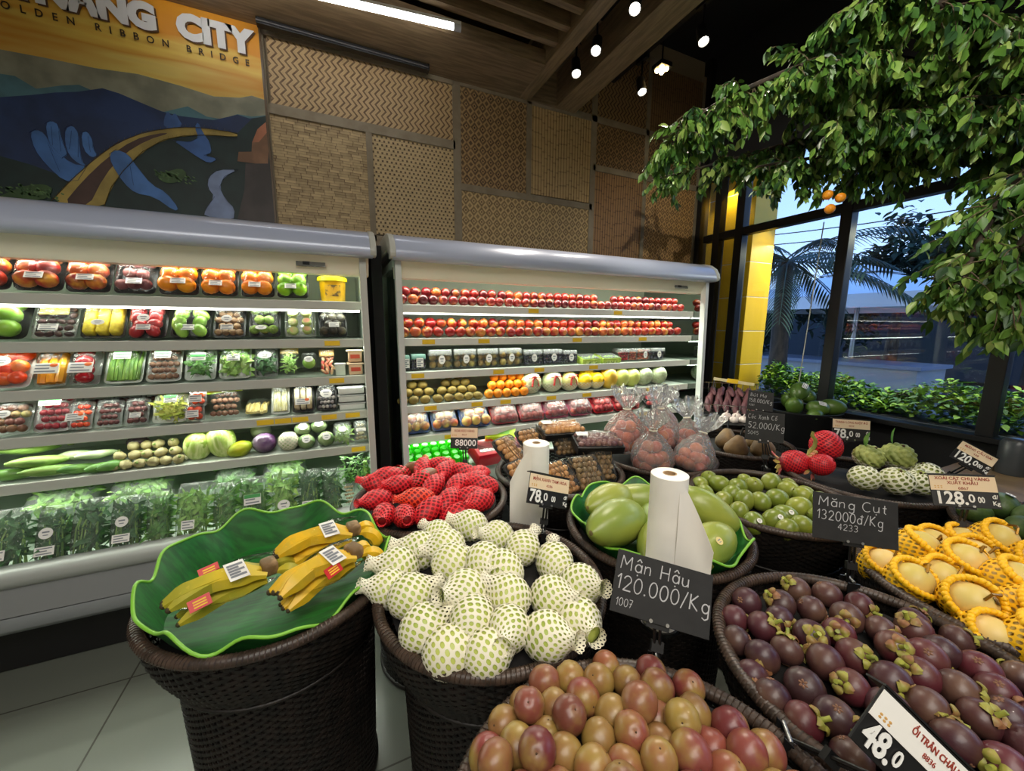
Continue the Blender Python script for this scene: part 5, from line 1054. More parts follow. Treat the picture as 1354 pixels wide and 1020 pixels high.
# ------------------------------------------------------------------ red-netted fruit
brs = M_('sapodilla_skin', (120, 74, 40), (96, 58, 34), scale=10, rough=.35)
pC = G().ball((0, 0, .072), (.0415, .0415, .068), 12, 18).build('netted_fruit', M_('red_wrap_fruit', (150, 24, 30), (120, 20, 26), scale=9, rough=.5)); tag(pC, 'red netted prototype', 'netted fruit', 'red-netted fruit in the basket')
lattice(net_prof(.172, .0445, .072, .013, .019, .78, .7), 11, 19, .0037, twist=1.).build('foam_net', foamr, pC)
pC2 = G().ball((0, 0, .08), (.036, .036, .078), 12, 18, mod=lambda q: 1-.12*(q.z > .3)*(q.z-.3)).build('netted_fruit', brs); tag(pC2, 'red netted prototype', 'netted fruit', 'red-netted fruit in the basket')
lattice(lambda t: (.046*math.sin(PI*(.06+.5*t)), .068-.08*math.cos(PI*(.06+.5*t))), 11, 10, .0037, twist=.4).build('foam_net', foamr, pC2)
pC3 = dup(pC, label='red netted prototype')
for ch in pC3.children:
    ch.data = ch.data.copy(); ch.data.materials.clear(); ch.data.materials.append(foamo)
obs = []
AC = [3.4, 2.8, .6, 3.5, .5, 3.4, 3.6, .6, 2.5, -.3, .5, -1.4, -1.9, .9, -.2, 2.9, .6, .3]
for i, p in enumerate(PILE['C']):
    pr_ = pC2 if i in (0, 1, 4) else (pC3 if i in (5,) else pC)
    az = AC[i]+rnd(-.25, .25); el = rnd(1.2, 1.5); o = dup(pr_, p, (0, el, az)); d = V((math.sin(el)*math.cos(az), math.sin(el)*math.sin(az), math.cos(el))); o.location = V(p)-d*.07+V((0, 0, .008)); obs.append(o)
for p in [(.2, 1.76), (.34, 1.78), (.46, 1.78), (.58, 1.62), (.56, 1.48), (.33, 1.55), (.5, 1.36)]:
    az = rnd(0, 6.28); o = dup(pC, (p[0]-.05*math.cos(az), p[1]-.05*math.sin(az), .8), (0, 1.4, az)); obs.append(o)
pile_labels(obs, 'red-netted fruit, {row} row of the heap, {n} along', .075); erase(pC); erase(pC2); erase(pC3)
# ------------------------------------------------------------------ yellow-netted mangoes
mpal = M_('mango_pale_yellow', (226, 196, 122), (206, 186, 96), scale=7, rough=.45)
pF = G().ball((0, 0, 0), (.044, .042, .056), 12, 18, mod=lambda q: 1-.08*(q.z > 0)*q.z*q.z).build('netted_mango', mpal); tag(pF, 'mango prototype', 'mango', 'pale mangoes in yellow nets')
lattice(lambda t: ((.0485+.003*t)*math.sin(PI*(.96-.60*t)), .062*math.cos(PI*(.96-.60*t))), 19, 12, .0046, twist=.5).build('foam_net', foamy, pF)
g = G()
for k in range(30): a = 2*PI*k/30; zz = .062*math.cos(PI*.37)+.004*math.sin(2*a); g.ball((.0475*math.cos(a), .0475*math.sin(a), zz), (.0075, .0075, .0085+.002*(k % 2)), 5, 7, M=Matrix.Rotation(a, 3, 'Z') @ Matrix.Rotation(.6, 3, 'X'))
g.build('net_rim', foamy, pF)
stk = G(); rows = [[((.0448)*math.sin(b)*math.cos(a), .0428*math.sin(b)*math.sin(a), .0552*math.cos(b)) for b in (.45, .6, .75)] for a in [-.35+.1*i for i in range(8)]]; stk.grid(rows, flip=True); stk.build('sticker', M_('silver_sticker', (206, 200, 180), (60, 60, 50), scale=60, rough=.25, metal=.5, lo=.48, hi=.56), pF)
G().tube([(.0, 0, .053), (.012, .01, .062), (.03, .01, .054), (.046, .016, .03)], .003, 5).build('tie', M_('gold_tie', (150, 110, 40), rough=.3, metal=.6), pF)
obs = []
for p in PILE['F']+[[1.84, .43, .77], [1.6, .43, .76], [1.86, .53, .75], [1.62, .12, .77], [1.74, .1, .775], [1.86, .14, .77], [1.9, .25, .775]]: obs.append(dup(pF, V(p)+V((0, 0, -.005)), (rnd(.5, 1.05), rnd(-.3, .5), rnd(-.9, .1)), scale=rnd(1.12, 1.25)))
pile_labels(obs, 'pale mango in yellow net, {row} row of its basket, {n} along', .075); erase(pF)
# ------------------------------------------------------------------ small green fruit
amb = M_('green_fruit_skin', (140, 148, 52), (112, 128, 42), scale=12, rough=.32, rand=[rgb(150, 156, 60), rgb(116, 130, 42), rgb(146, 150, 66)], coat=.15)
pH = G().ball((0, 0, 0), (.033, .033, .039), 12, 18).build('green_fruit', amb); tag(pH, 'green prototype', 'green fruit', 'small green fruit in the basket')
G().ball((0, 0, .038), (.003, .003, .003), 4, 6).build('stem_scar', stemm, pH)
obs = []
for p in PILE['H']: obs.append(dup(pH, p, reul(), scale=rnd(1.1, 1.32)))
for p in [(1.74, .72), (1.8, .75), (1.9, .95), (1.92, 1.03), (1.78, 1.15)]: obs.append(dup(pH, (p[0], p[1], .75), reul()))
for i in (16, 17, 20): sticker(obs[i], (0, 0, 0), .016, .016, round_=True, name='fruit_sticker').matrix_local = obs[i].matrix_basis.to_3x3().normalized().to_4x4().inverted() @ Matrix.Translation((-.016, -.026, .026)) @ Matrix.Rotation(-.5, 4, 'Z') @ Matrix.Rotation(R_(46), 4, 'X')
pile_labels(obs, 'small smooth green fruit, {row} row of its basket, {n} along', .06); erase(pH)
# ------------------------------------------------------------------ leaf liners
lfm = M_('plastic_leaf', (24, 104, 34), (14, 78, 24), scale=16, rough=.5, stretch=(1, 6, 1)); lfe = M_('leaf_edge', (126, 188, 60), rough=.4)
def leaf_liner(label, x, y, r0, zb, zr, waves, amp, seed, rz=0., lift=.03):
    rnd_ = random.Random(seed); ph = [rnd_.uniform(0, 6.28) for _ in range(3)]; n = 144; t = thing('leaf_liner', label, 'basket liner', (x, y, 0), (0, 0, rz))
    def edge(a): return (r0*(1+amp*.9*math.sin(waves*a+ph[0])+amp*.4*math.sin((waves+3)*a+ph[1])), zr+lift*math.cos(a+rz-2.3)+.016*math.sin(waves*a+ph[0]+1.2)+.007*math.sin((waves*2-3)*a+ph[2]))
    rows = []; ed = []
    for k in range(n):
        a = 2*PI*k/n; re, ze = edge(a); row = []
        for u in (0.02, .25, .5, .7, .8, .88, .95, 1.0):
            s = max(0, (u-.66)/.34); ru = re*(.84*u/.66 if u < .66 else .84+.16*s**1.2); row.append((ru*math.cos(a), ru*math.sin(a), zb+(ze-zb)*s+.002*math.sin(14*a)*u))
        rows.append(row); ed.append(row[-1])
    g = G().grid(rows, cu=True, flip=True); g.build('leaf', lfm, t, solid=.003); G().tube(ed, .0042, 8, closed=True).build('leaf_rim', lfe, t)
    return t
leaf_liner('large wavy green plastic banana leaf under the bananas', -.197, 1.262, .312, .70, .80, 9, .026, 4, 0., .03)
leaf_liner('wavy green plastic leaf under the papayas', 1.06, 1.01, .305, .71, .79, 9, .03, 9, .6, .012)
# ------------------------------------------------------------------ bananas
banm = M_('banana_skin', (232, 184, 34), (212, 176, 46), scale=9, rough=.4, stretch=(3, 3, 3)); bang = M_('banana_greenish', (214, 188, 50), (166, 160, 48), scale=7, rough=.4); crownm = M_('banana_crown', (176, 140, 96), (110, 84, 50), scale=20, rough=.7)
tipb = M_('banana_tip', (60, 50, 30), rough=.8)
def banana(par, off, az, el, L, r, m, bend=.35):
    g = G(); pts = []; n = 14
    for i in range(n+1):
        u = i/n; an = el+bend*2.4*(u-.25); pts.append(V((0, 0, 0)) if i == 0 else pts[-1]+V((math.cos(an)*math.cos(az), math.cos(an)*math.sin(az), -math.sin(an)))*(L/n))
    rr = [r*(.34 if i == 0 else .42 if i == 1 else .62 if i == 2 else min(1, .8+.1*(i-2)) if i < n-2 else (.85, .55, .3)[i-n+2]) for i in range(n+1)]
    g.tube(pts, rr, 6); o = g.build('banana', m, par, loc=off)
    G().ball(tuple(pts[-1]), r*.3, 5, 8).build('tip', tipb, o)
    return o
def bananas(label, loc, rz, n, m, ext, tilt=(0, 0), lab=None, seals=()):
    t = thing('banana_bunch', label, 'bananas', loc, (tilt[0], tilt[1], rz), 'bunches of bananas on the green leaf'); t.scale = (1.08,)*3
    for i in range(n):
        u = i/(n-1)-.5
        banana(t, (-.012, u*.052, .004*(1-abs(u)*2)), PI+u*.46, -.22, .20+rnd(-.01, .01), .0255, m, .30)
    for i in range(n-1):
        u = i/max(1, n-2)-.5; banana(t, (-.01, u*.03, -.022), PI+u*.36, .0, .185, .021, m, .16)
    for i in range(ext): banana(t, (.012, (i-(ext-1)/2)*.034, -.004), (i-(ext-1)/2)*.5, .3, .09, .02, m, .9)
    G().box((.0, 0, .008), (.036, .05, .036)).build('crown', crownm, t, bevel=.008)
    c = sticker(t, (0, 0, 0), .042, .058, name='price_label', bars=5); c.matrix_local = Matrix.Translation((-.072, -.02, .041)) @ Matrix.Rotation(.35, 4, 'X') @ Matrix.Rotation(.1, 4, 'Y') @ Matrix.Rotation(.1, 4, 'Z')
    for x, y, z in seals:
        g = G().box((0, 0, 0), (.042, .026, .001)); g.mi(1)
        for k in range(3): g.poly([(-.012, -.008+.006*k, .0008), (.013, -.008+.006*k, .0008), (.013, -.005+.006*k, .0008), (-.012, -.005+.006*k, .0008)])
        s_ = g.build('red_seal', [M_('seal_red', (196, 30, 30), rough=.4), yellowtag], t, smooth=False); s_.matrix_local = Matrix.Translation((x, y, z)) @ Matrix.Rotation(.9, 4, 'X') @ Matrix.Rotation(.12, 4, 'Z')
    g = G(); rows = []
    for i in range(13):
        u = i/12; row = []
        for k in range(18):
            a = 2*PI*k/18; w = .056*math.sin(PI*min(.93, .22+.75*u))**.7; row.append((.012-.2*u, w*math.cos(a), .004-.004*u+(.046*math.sin(a) if math.sin(a) > 0 else .036*math.sin(a))*math.sin(PI*min(.95, .25+.7*u))**.6+.002*math.sin(5*a+9*u)))
        rows.append(row)
    g.grid(rows, cv=True); g.build('bag', clear('banana_bag', refl=.1, haze=.0, rough=.08, bump=.4, bscale=26), t)
    return t
bananas('bunch of greenish bananas lying apart on the leaf, white price label', (-.215, 1.21, .80), .35, 3, bang, 2, seals=((-.12, .045, .030), (-.15, -.052, .012)))
bananas('back bunch of yellow bananas beside the basket rim', (.015, 1.315, .81), .22, 4, banm, 2)
bananas('front bunch of yellow bananas with a red seal', (.01, 1.175, .81), .55, 4, banm, 2, seals=((-.09, -.05, .02),))
# ------------------------------------------------------------------ papayas
papm = M_('papaya_skin', (112, 142, 56), (160, 166, 70), scale=5, rough=.35, lo=.42, hi=.66, rand=[rgb(108, 138, 54), rgb(146, 156, 66), rgb(122, 146, 60)], coat=.15)
pp = G().tube([((i/16-.5)*.27, 0, 0) for i in range(17)], [.068*f for f in (.12, .42, .6, .73, .82, .89, .94, .98, 1, 1, .98, .93, .86, .75, .58, .36, .08)], 20)
papl = M_('papaya_scar', (150, 130, 70), (96, 84, 44), scale=40, rough=.7)
for i, (x, y, z, e, s, lb) in enumerate(((.945, 1.135, .815, (0, .1, .25), .92, 'papaya lying against the leaf at the back of its heap'), (.855, .985, .82, (0, .12, .32), 1.05, 'long papaya in front of the back one, green with a worn patch'), (1.09, 1.12, .80, (0, .1, -.5), .85, 'papaya half hidden behind the standing white roll'), (.93, .86, .80, (0, .0, .5), .9, 'yellowish papaya before the standing white roll'),
      (1.235, .93, .815, (0, -.5, 2.4), .88, 'round ended papaya with a yellow patch beside the roll'), (1.05, .775, .80, (0, -.15, .1), .86, 'papaya with a round sticker at the front rim'), (1.26, 1.08, .80, (0, .3, -.9), .8, 'papaya behind the yellow patched one near the small green fruit'), (1.02, .97, .79, (0, 0, .9), .8, 'papaya at the middle of the heap behind the roll'))):
    o = pp.build('papaya', papm, loc=(x, y, z)); o.rotation_euler = e; o.scale = (s*1.1,)*3; tag(o, lb, 'papaya', 'papayas in the leaf-lined basket'); G().ball((-.133, 0, 0), (.004, .009, .009), 5, 8).build('stem_scar', papl, o)
    if i == 5: sticker(o, (0, 0, 0), .026, .026, round_=True, name='fruit_sticker', m=M_('sticker_cream', (226, 206, 140), rough=.5)).matrix_local = Matrix.Translation((-.01, -.046, .050)) @ Matrix.Rotation(R_(42), 4, 'X')
# ------------------------------------------------------------------ plastic bag rolls
rollm = M_('bag_roll', (246, 243, 234), (236, 233, 224), scale=8, rough=.45); sheetm = M_('bag_sheet', (240, 236, 226), rough=.4, sss=.0)
def roll(label, x, y, z0, h, r, flap, rz):
    t = thing('bag_roll', label, 'bag roll', (x, y, z0), (0, 0, rz), 'rolls of plastic bags')
    G().lathe([(.013, 0), (r, 0), (r, h), (r-.003, h+.002), (.0165, h+.002), (.0165, h-.03)], 32).build('roll', rollm, t); G().lathe([(.0165, h-.03), (.0165, h+.0025), (.0135, h+.0025), (.0135, h-.03), (0, h-.03)], 20).build('core', M_('cardboard', (176, 146, 108), rough=.8), t)
    if flap:
        rows = []
        for i in range(9):
            u = i/8; top = h*(.99-.42*u**1.3); bot = h*(.08 if flap > 0 else .02)+.0*u; row = []
            for j in range(7):
                v = j/6; row.append((flap*(r*.35+.085*u), -r*.96+.012*math.sin(3*u)+.004*math.sin(7*v+3*u), bot+(top-bot)*v))
            rows.append(row)
        G().grid(rows).build('loose_sheet', sheetm, t, solid=.0008)
    G().tube([(0, 0, -z0), (0, 0, 0)], .012, 10).build('post', black, t); G().lathe([(0, -z0+.012), (.09, -z0+.012), (.09, -z0), (0, -z0)], 20).build('foot', black, t)
    G().lathe([(0, 0), (.05, 0), (.05, -.01), (0, -.01)], 20).build('holder', black, t)
    return t
roll('upright white bag roll behind the white-netted fruit', .70, 1.30, .70, .335, .052, -1, -.45)
roll('upright white bag roll standing before the papayas', .725, .655, .74, .40, .044, 1, -.6)
# ------------------------------------------------------------------ longan packs and dark trays
lon = M_('longan_skin', (206, 154, 84), (170, 120, 66), scale=14, rough=.5, rand=[rgb(214, 164, 90), rgb(176, 126, 70), rgb(196, 142, 80)]); lod = M_('longan_dark', (120, 100, 62), (146, 110, 66), scale=14, rough=.4); twg = M_('twig', (96, 78, 50), rough=.8)
lg = 'clear packs of longans in the basket'
for i, (x, y, rz, m, lb) in enumerate(((.80, 1.51, .5, lon, 'longan pack nearest the standing bag roll, cloudy clear film'), (.94, 1.42, .25, lon, 'longan pack right behind the tilted price sign'), (1.08, 1.43, -.1, lod, 'dark longan pack next to the price sign'), (1.19, 1.5, -.4, lod, 'dark longan pack beneath the front black tray'), (.82, 1.70, .6, lon, 'twiggy longan pack at the back of its basket'), (.97, 1.78, .2, lon, 'longan pack under the back black tray'), (1.14, 1.74, -.2, lod, 'dark longan pack hidden under both black trays'))):
    t = pack('longan_pack', lb, 'fruit pack', x-.08, x+.08, y, .70 if i < 4 else .765, .19, ('balls', 'longan', 5, 6, m, 1.15), btray, tilt=42, d=.06, filmm=film, group=lg, rz=rz)
    g = G()
    for k in range(8): a = rnd(-.06, .06); g.tube([(a, .02, .06), (a+rnd(-.03, .03), .1, .075), (a+rnd(-.05, .05), .17, .06)], .0016, 4)
    g.build('twigs', twg, t)
grp = M_('dark_grape', (80, 50, 62), (110, 72, 70), scale=12, rough=.25, rand=[rgb(80, 44, 60), rgb(120, 84, 70)])
for x, y, z, m, rz, lb in ((1.13, 1.80, .885, lon, -.15, 'black tray of brown fruit resting on the longan packs, behind'), (1.22, 1.60, .855, grp, -.35, 'black tray of dark grapes overhanging the front of the longan basket')):
    t = pack('fruit_tray', lb, 'fruit tray', x-.13, x+.13, y-.05, z, .16, ('balls', 'grape' if m is grp else 'longan', 8, 5, m), btray, tilt=8, d=.045, lab=[('plain', -.085, .09, .06, .045)], group='black fruit trays on the longan packs', rz=rz)
    G().prism([(-.005, .018), (.165, .018), (.15, -.03), (.01, -.03)], -.125, .125).build('tray_side', btray, t, bevel=.004)
# ------------------------------------------------------------------ tied clear bags
orf = M_('bag_orange_fruit', (206, 100, 24), (176, 56, 22), scale=10, rough=.4, rand=[rgb(216, 122, 30), rgb(190, 66, 26), rgb(160, 84, 32)])
def tied_bag(label, x, y, z, s, n, rz, tilt):
    rd = random.Random(int(x*1000+y*77)); t = thing('tied_bag', label, 'plastic bag', (x, y, z), (tilt[0], tilt[1], rz), 'tied clear bags of orange fruit'); t.scale = (s,)*3
    pr = [(.001, 0), (.06, .002), (.09, .02), (.102, .06), (.096, .1), (.075, .14), (.045, .175), (.02, .198), (.014, .21), (.022, .222), (.045, .25), (.062, .29), (.058, .305)]
    p1, p2 = rd.uniform(0, 6), rd.uniform(0, 6)
    md = lambda r, z, a: (r*(1+(.03+.22*max(0, (z-.1)/.2)*(z > .1))*math.sin(9*a+p1+z*8)+.05*math.sin(4*a+p2)+(.16*math.sin(17*a+p2) if z > .215 else 0)), z+(.02*math.sin(5*a+p1)*(z > .28)))
    G().lathe(pr, 64, mod=md).build('bag', clear('tied_bag_film', refl=.3, haze=.15, rough=.2, bump=1., bscale=34), t)
    G().tube([(.0165*math.cos(2*PI*k/16), .0165*math.sin(2*PI*k/16), .209) for k in range(16)], .0035, 6, closed=True).build('tie', M_('tie_white', (220, 216, 196), rough=.5), t)
    me = orf_me
    for i in range(n):
        a = i*2.4; k = 0 if i < 7 else (1 if i < 13 else 2); rr = (.06 if i % 7 else .0) if k == 0 else (.046 if k == 1 else .02)
        link('fruit', me, t, (rr*math.cos(a), rr*math.sin(a), 0.034+.042*k+rd.uniform(0, .008)))
    return t
m0 = G().ball((0, 0, 0), (.031, .031, .029), 9, 14).build('fruit', orf); orf_me = m0.data; bpy.data.objects.remove(m0)
for a in (('front tied bag nearest the longans, red fruit showing low down', 1.52, 1.50, .72, 1.12, 15, .2, (.05, -.1)), ('front tied bag lying low at the rim of its basket', 1.71, 1.42, .71, 1.1, 14, 1.2, (.35, .1)), ('tied bag of orange fruit beside the small brown roots', 1.88, 1.56, .72, 1.15, 15, 2.1, (.1, .15)),
          ('tall tied bag standing at the back with a long twisted top', 1.55, 1.76, .75, 1.25, 15, 3.0, (-.05, 0)), ('tied bag in the middle with a crumpled starry top', 1.72, 1.66, .78, 1.15, 14, 4.0, (0, .05)), ('back tied bag next to the fridge end', 1.86, 1.80, .76, 1.15, 14, 5.0, (-.1, .05))): tied_bag(*a)
# ------------------------------------------------------------------ brown roots, sweet potatoes, mangoes, dragon fruit, custard apples, avocados
jic = M_('brown_root', (126, 98, 58), (92, 70, 42), scale=14, rough=.6, bump=.25, bscale=50)
for i, (x, y, rx, lb) in enumerate(((2.13, 1.46, .15, 'brown pear-shaped root with a dark stem nearest the tied bags'), (2.28, 1.38, -.1, 'brown pear-shaped root with a dark stem under the chalk signs'), (2.22, 1.58, .5, 'brown pear-shaped root lying behind the other two'), (2.42, 1.5, .2, 'brown pear-shaped root hidden behind the chalk signs'))):
    o = G().lathe([(.0, 0), (.045, .004), (.066, .03), (.064, .06), (.042, .1), (.022, .13), (.0, .137)], 20).build('pear_root', jic, loc=(x, y, .725)); o.rotation_euler = (rx, .1, i); tag(o, lb, 'root vegetable', 'brown roots in the basket'); G().tube([(0, 0, .13), (.002, 0, .185)], .005, 6).build('stem', black, o)
rk = thing('wire_rack', 'bent wire rack holding the sweet potatoes', 'rack', (2.84, 2.02, .83), (0, 0, -.8))
g = G()
for k in range(9): x = -.2+.05*k; g.tube([(x, -.13, .06), (x, -.13, 0), (x, .12, .0), (x, .14, .2)], .003, 6)
for y, z in ((-.13, .06), (-.13, 0), (.12, 0), (.14, .2), (0, 0)): g.tube([(-.2, y, z), (.2, y, z)], .004, 6)
g.build('wires', chrome, rk)
G().box((0, .0, -.42), (.4, .26, .8)).build('stand', black, rk, smooth=False, bevel=.006)
swp = M_('sweet_potato', (110, 66, 68), (84, 48, 54), scale=14, rough=.55, bump=.2, bscale=60)
obs = []; sw = spindle(.17, .026, 9, .6)
for j in range(3):
    for i in range(6 - (j == 2)):
        u = (-.165+.064*i+.02*j); c, s = math.cos(-.8), math.sin(-.8); yy = -.07+.06*j; p = (2.84+u*c-yy*s, 2.02+u*s+yy*c, .875+.05*j)
        o = sw.build('sweet_potato', swp, loc=p); o.rotation_euler = (0, .85 if j < 2 else .3, -.8+PI/2+rnd(-.25, .25)+PI); o.scale = (rnd(.85, 1.1),)*3; o['category'] = 'sweet potato'; o['group'] = 'sweet potatoes on the wire rack'; obs.append(o)
        G().tube([(.083, 0, 0), (.095, .002, .003)], [.005, .002], 5).build('root_tip', swp, o)
pile_labels(obs, 'purple-brown sweet potato on the wire rack, {row} row, {n} along', .055)
st = thing('price_stick', 'cream wooden strip with a yellow tag above the sweet potatoes', 'price strip', (2.90, 2.05, 1.055), (0, .12, -.72)); G().box((0, 0, 0), (.3, .006, .024)).build('strip', M_('strip_cream', (222, 206, 160), rough=.6), st, smooth=False, bevel=.002); G().box((-.01, -.005, .004), (.08, .004, .034)).build('tag', yellowtag, st, smooth=False); G().tube([(-.14, .004, 0), (-.14, .004, -.2)], .004, 6).build('leg', steel, st)
gm = thing('black_tub', 'round black tub with a band holding the big green mangoes', 'tub', (3.18, 1.68, 0))
G().lathe([(0, .05), (.17, .05), (.2, .0), (.205, .02), (.235, .86), (.245, .87), (.245, .885), (.228, .885), (.225, .82), (0, .82)], 40).build('tub', blackp, gm); G().lathe([(.222, .6), (.232, .605), (.232, .63), (.224, .635)], 40).build('band', black, gm)
mgo = M_('green_mango', (84, 112, 40), (66, 92, 34), scale=7, rough=.4, coat=.1)
for i, (x, y, z, e, lb, s) in enumerate(((3.06, 1.72, 1.02, (0, -.5, .3), 'green mango lying on top of its heap with a white label', 1.1), (2.98, 1.70, .92, (0, .9, .3), 'green mango nearest the chalk sign with a torn white label', 1), (3.08, 1.60, .915, (.2, .2, -.6), 'green mango in the middle of the heap with a white label', 1), (3.22, 1.58, .915, (0, .1, -.9), 'big green mango at the front next to the window post', 1.1), (3.25, 1.76, .96, (.3, .2, .5), 'green mango behind the big front one', 1), (3.13, 1.82, .93, (.3, .8, .5), 'green mango lying low at the back of the tub', 1), (3.02, 1.58, .87, (0, .0, .4), 'green mango half sunk at the tub edge', .9))):
    o = G().ball((0, 0, 0), (.078, .056, .054), 12, 18, mod=lambda q: 1+.06*q.x*(q.z > 0)).build('green_mango', mgo, loc=(x, y, z)); o.rotation_euler = e; o.scale = (s,)*3; o.location += V((.06, -.04, 0)); tag(o, lb, 'mango', 'green mangoes in the black tub'); G().ball((.078, 0, .0), (.004, .006, .006), 5, 8).build('stem_scar', stemm, o)
    if i in (0, 1, 2): sticker(o, (0, 0, 0), .05, .032).matrix_local = Matrix.Translation((.0, -.032, .049)) @ Matrix.Rotation(R_(32), 4, 'X')
drg = M_('dragon_skin', (140, 20, 44), (160, 40, 60), scale=8, rough=.4); scl = M_('dragon_scale', (176, 160, 84), (196, 90, 90), scale=14, rough=.5)
for i, (x, y, z, rx, rz, s, lb) in enumerate(((2.13, 1.13, .80, -1.25, -2.6, .95, 'dragon fruit in a red net, scales up, at the rim'), (2.17, 1.03, .815, .9, .2, .8, 'dragon fruit in a red net lying before the curled stem'), (2.36, 1.11, .865, -.25, -.7, 1.12, 'large dragon fruit in a domed red net'))):
    o = G().ball((0, 0, 0), (.062, .062, .07), 12, 18).build('dragon_fruit', drg, loc=(x, y, z)); o.rotation_euler = (rx, 0, rz); o.scale = (s,)*3; tag(o, lb, 'dragon fruit', 'dragon fruit in red nets')
    lattice(lambda t: (.067*math.sin(PI*(.04+.62*(1-t)+.3*0)) if False else .067*math.sin(PI*(.03+.7*t)), .075*math.cos(PI*(.03+.7*t))), 17, 19, .0042, twist=.8).build('foam_net', foamr, o)
    if i < 2:
        g = G()
        for k in range(9): a = k*2.4; g.leaf((.03*math.cos(a), .03*math.sin(a), -.06), (.6*math.cos(a), .6*math.sin(a), -.8), (0, 0, 1), .05, .022, -.4)
        g.build('scales', scl, o, solid=.003)
o = thing('curled_stem', 'curled green stalk rising from the dragon fruit', 'stalk', (2.185, 1.1, .86)); G().tube([(0, 0, -.05), (.015, 0, .0), (.03, -.01, .03), (.03, -.01, .06), (.015, 0, .085), (.02, .0, .105)], [.011, .012, .01, .009, .009, .007], 8).build('stalk', M_('stalk_yellowgreen', (160, 160, 76), (120, 120, 56), scale=20, rough=.6), o)
for k in range(3): G().ball((-.02+.02*k, -.02, -.02+.01*k), (.014, .012, .012), 6, 8).build('bud', scl, o)
cam_ = M_('custard_apple', (164, 172, 96), (128, 140, 72), scale=18, rough=.55)
GA = 2.39996
BPT = [V((math.sqrt(1-(1-2*(i+.5)/70)**2)*math.cos(GA*i), math.sqrt(1-(1-2*(i+.5)/70)**2)*math.sin(GA*i), 1-2*(i+.5)/70)) for i in range(70)]
def bumps(q): d = max(q.dot(b) for b in BPT); return .88+.2*max(0, min(1, (d-.972)/.028))**.7
csm = G().ball((0, 0, 0), (.062, .062, .056), 30, 44, mod=bumps)
for i, (x, y, z, s, net, lb) in enumerate(((2.40, .94, .855, 1.0, 0, 'bare knobbly custard apple beside the domed red net'), (2.53, .88, .86, 1.08, 0, 'larger bare knobbly custard apple with a leaf behind it'), (2.21, .87, .80, .95, 1, 'custard apple in a white net nearest the mangosteen chalk sign'), (2.30, .79, .80, 1., 1, 'custard apple in a white net under the bare ones'), (2.42, .75, .79, .95, 1, 'custard apple in a white net behind the orange price card'), (2.56, .78, .79, 1., 1, 'custard apple in a white net at the far side'))):
    o = csm.build('custard_apple', cam_, loc=(x, y, z)); o.rotation_euler = (rnd(-.4, .4), rnd(-.4, .4), rnd(0, 6)); o.scale = (s,)*3; tag(o, lb, 'custard apple', 'custard apples in the basket'); G().ball((0, 0, .056), (.006, .006, .006), 5, 8).build('stem_scar', stemm, o)
    if net: lattice(lambda t: (.068*math.sin(PI*(.05+.75*(1-t))), -.062*-math.cos(PI*(.05+.75*(1-t)))), 10, 10, .0062, twist=.6).build('foam_net', M_('white_foam2', (226, 226, 200), rough=.6), o)
    elif 1:
        c = lattice(lambda t: (.068*math.sin(PI*(.55+.4*t)), .062*math.cos(PI*(.55+.4*t))), 14, 8, .0055); c.build('foam_cup', foamw, o)
    if i < 2: G().leaf((.02, .03, .04), (.1, .35, 1), (0, 1, 0), .085, .034, .1).build('leaf', greenm[0], o, solid=.0008)
avo = M_('avocado_skin', (74, 96, 44), (52, 74, 34), scale=24, rough=.45, bump=.3, bscale=120)
for i, (x, y, z, e, s, lb) in enumerate(((2.24, .53, .785, (0, .2, -.4), .9, 'avocado at the near end of its row under the orange price card'), (2.36, .50, .80, (0, .1, .3), 1.1, 'avocado with an oval white sticker at the back'), (2.33, .40, .80, (0, 0, -.5), 1.1, 'avocado with an oval white sticker at the frame edge'), (2.24, .41, .775, (0, .1, .9), .95, 'avocado low in the basket right behind the yellow nets'))):
    o = G().ball((0, 0, 0), (.07, .05, .048), 12, 18, mod=lambda q: 1-.2*(q.x > 0)*q.x*q.x).build('avocado', avo, loc=(x, y, z)); o.rotation_euler = e; o.scale = (s,)*3; tag(o, lb, 'avocado', 'avocados in the basket'); G().ball((.056, 0, 0), (.004, .005, .005), 5, 8).build('stem_scar', stemm, o)
    if i in (1, 2): sticker(o, (0, 0, 0), .04, .026, round_=True, name='fruit_sticker').matrix_local = Matrix.Translation((-.012, -.018, .0485)) @ Matrix.Rotation(R_(18), 4, 'X')

gt = thing('garlic_tray', 'small dark tray of white garlic bulbs in front of the sweet potatoes', 'food tray', (2.64, 1.83, .785), (.2, 0, -.6))
G().prism([(-.07, 0), (.07, 0), (.09, .03), (-.09, .03)], -.13, .13).build('tray', btray, gt, bevel=.004); G().box((0, 0, -.4), (.2, .12, .79)).build('stand', black, gt, smooth=False)
gm_ = G().ball((0, 0, 0), (.03, .03, .026), 10, 16, mod=lambda q: 1+.06*math.cos(7*math.atan2(q.y, q.x))); gmm = M_('garlic', (226, 216, 206), (196, 176, 170), scale=14, rough=.6)
for i, (x, y) in enumerate(((-.085, -.02), (-.02, -.03), (.045, -.02), (.1, -.01), (-.05, .035), (.02, .035))): o = gm_.build('garlic_bulb', gmm, gt, loc=(x, y, .045)); G().tube([(0, 0, .022), (.004, 0, .045)], [.008, .004], 6).build('neck', gmm, o)
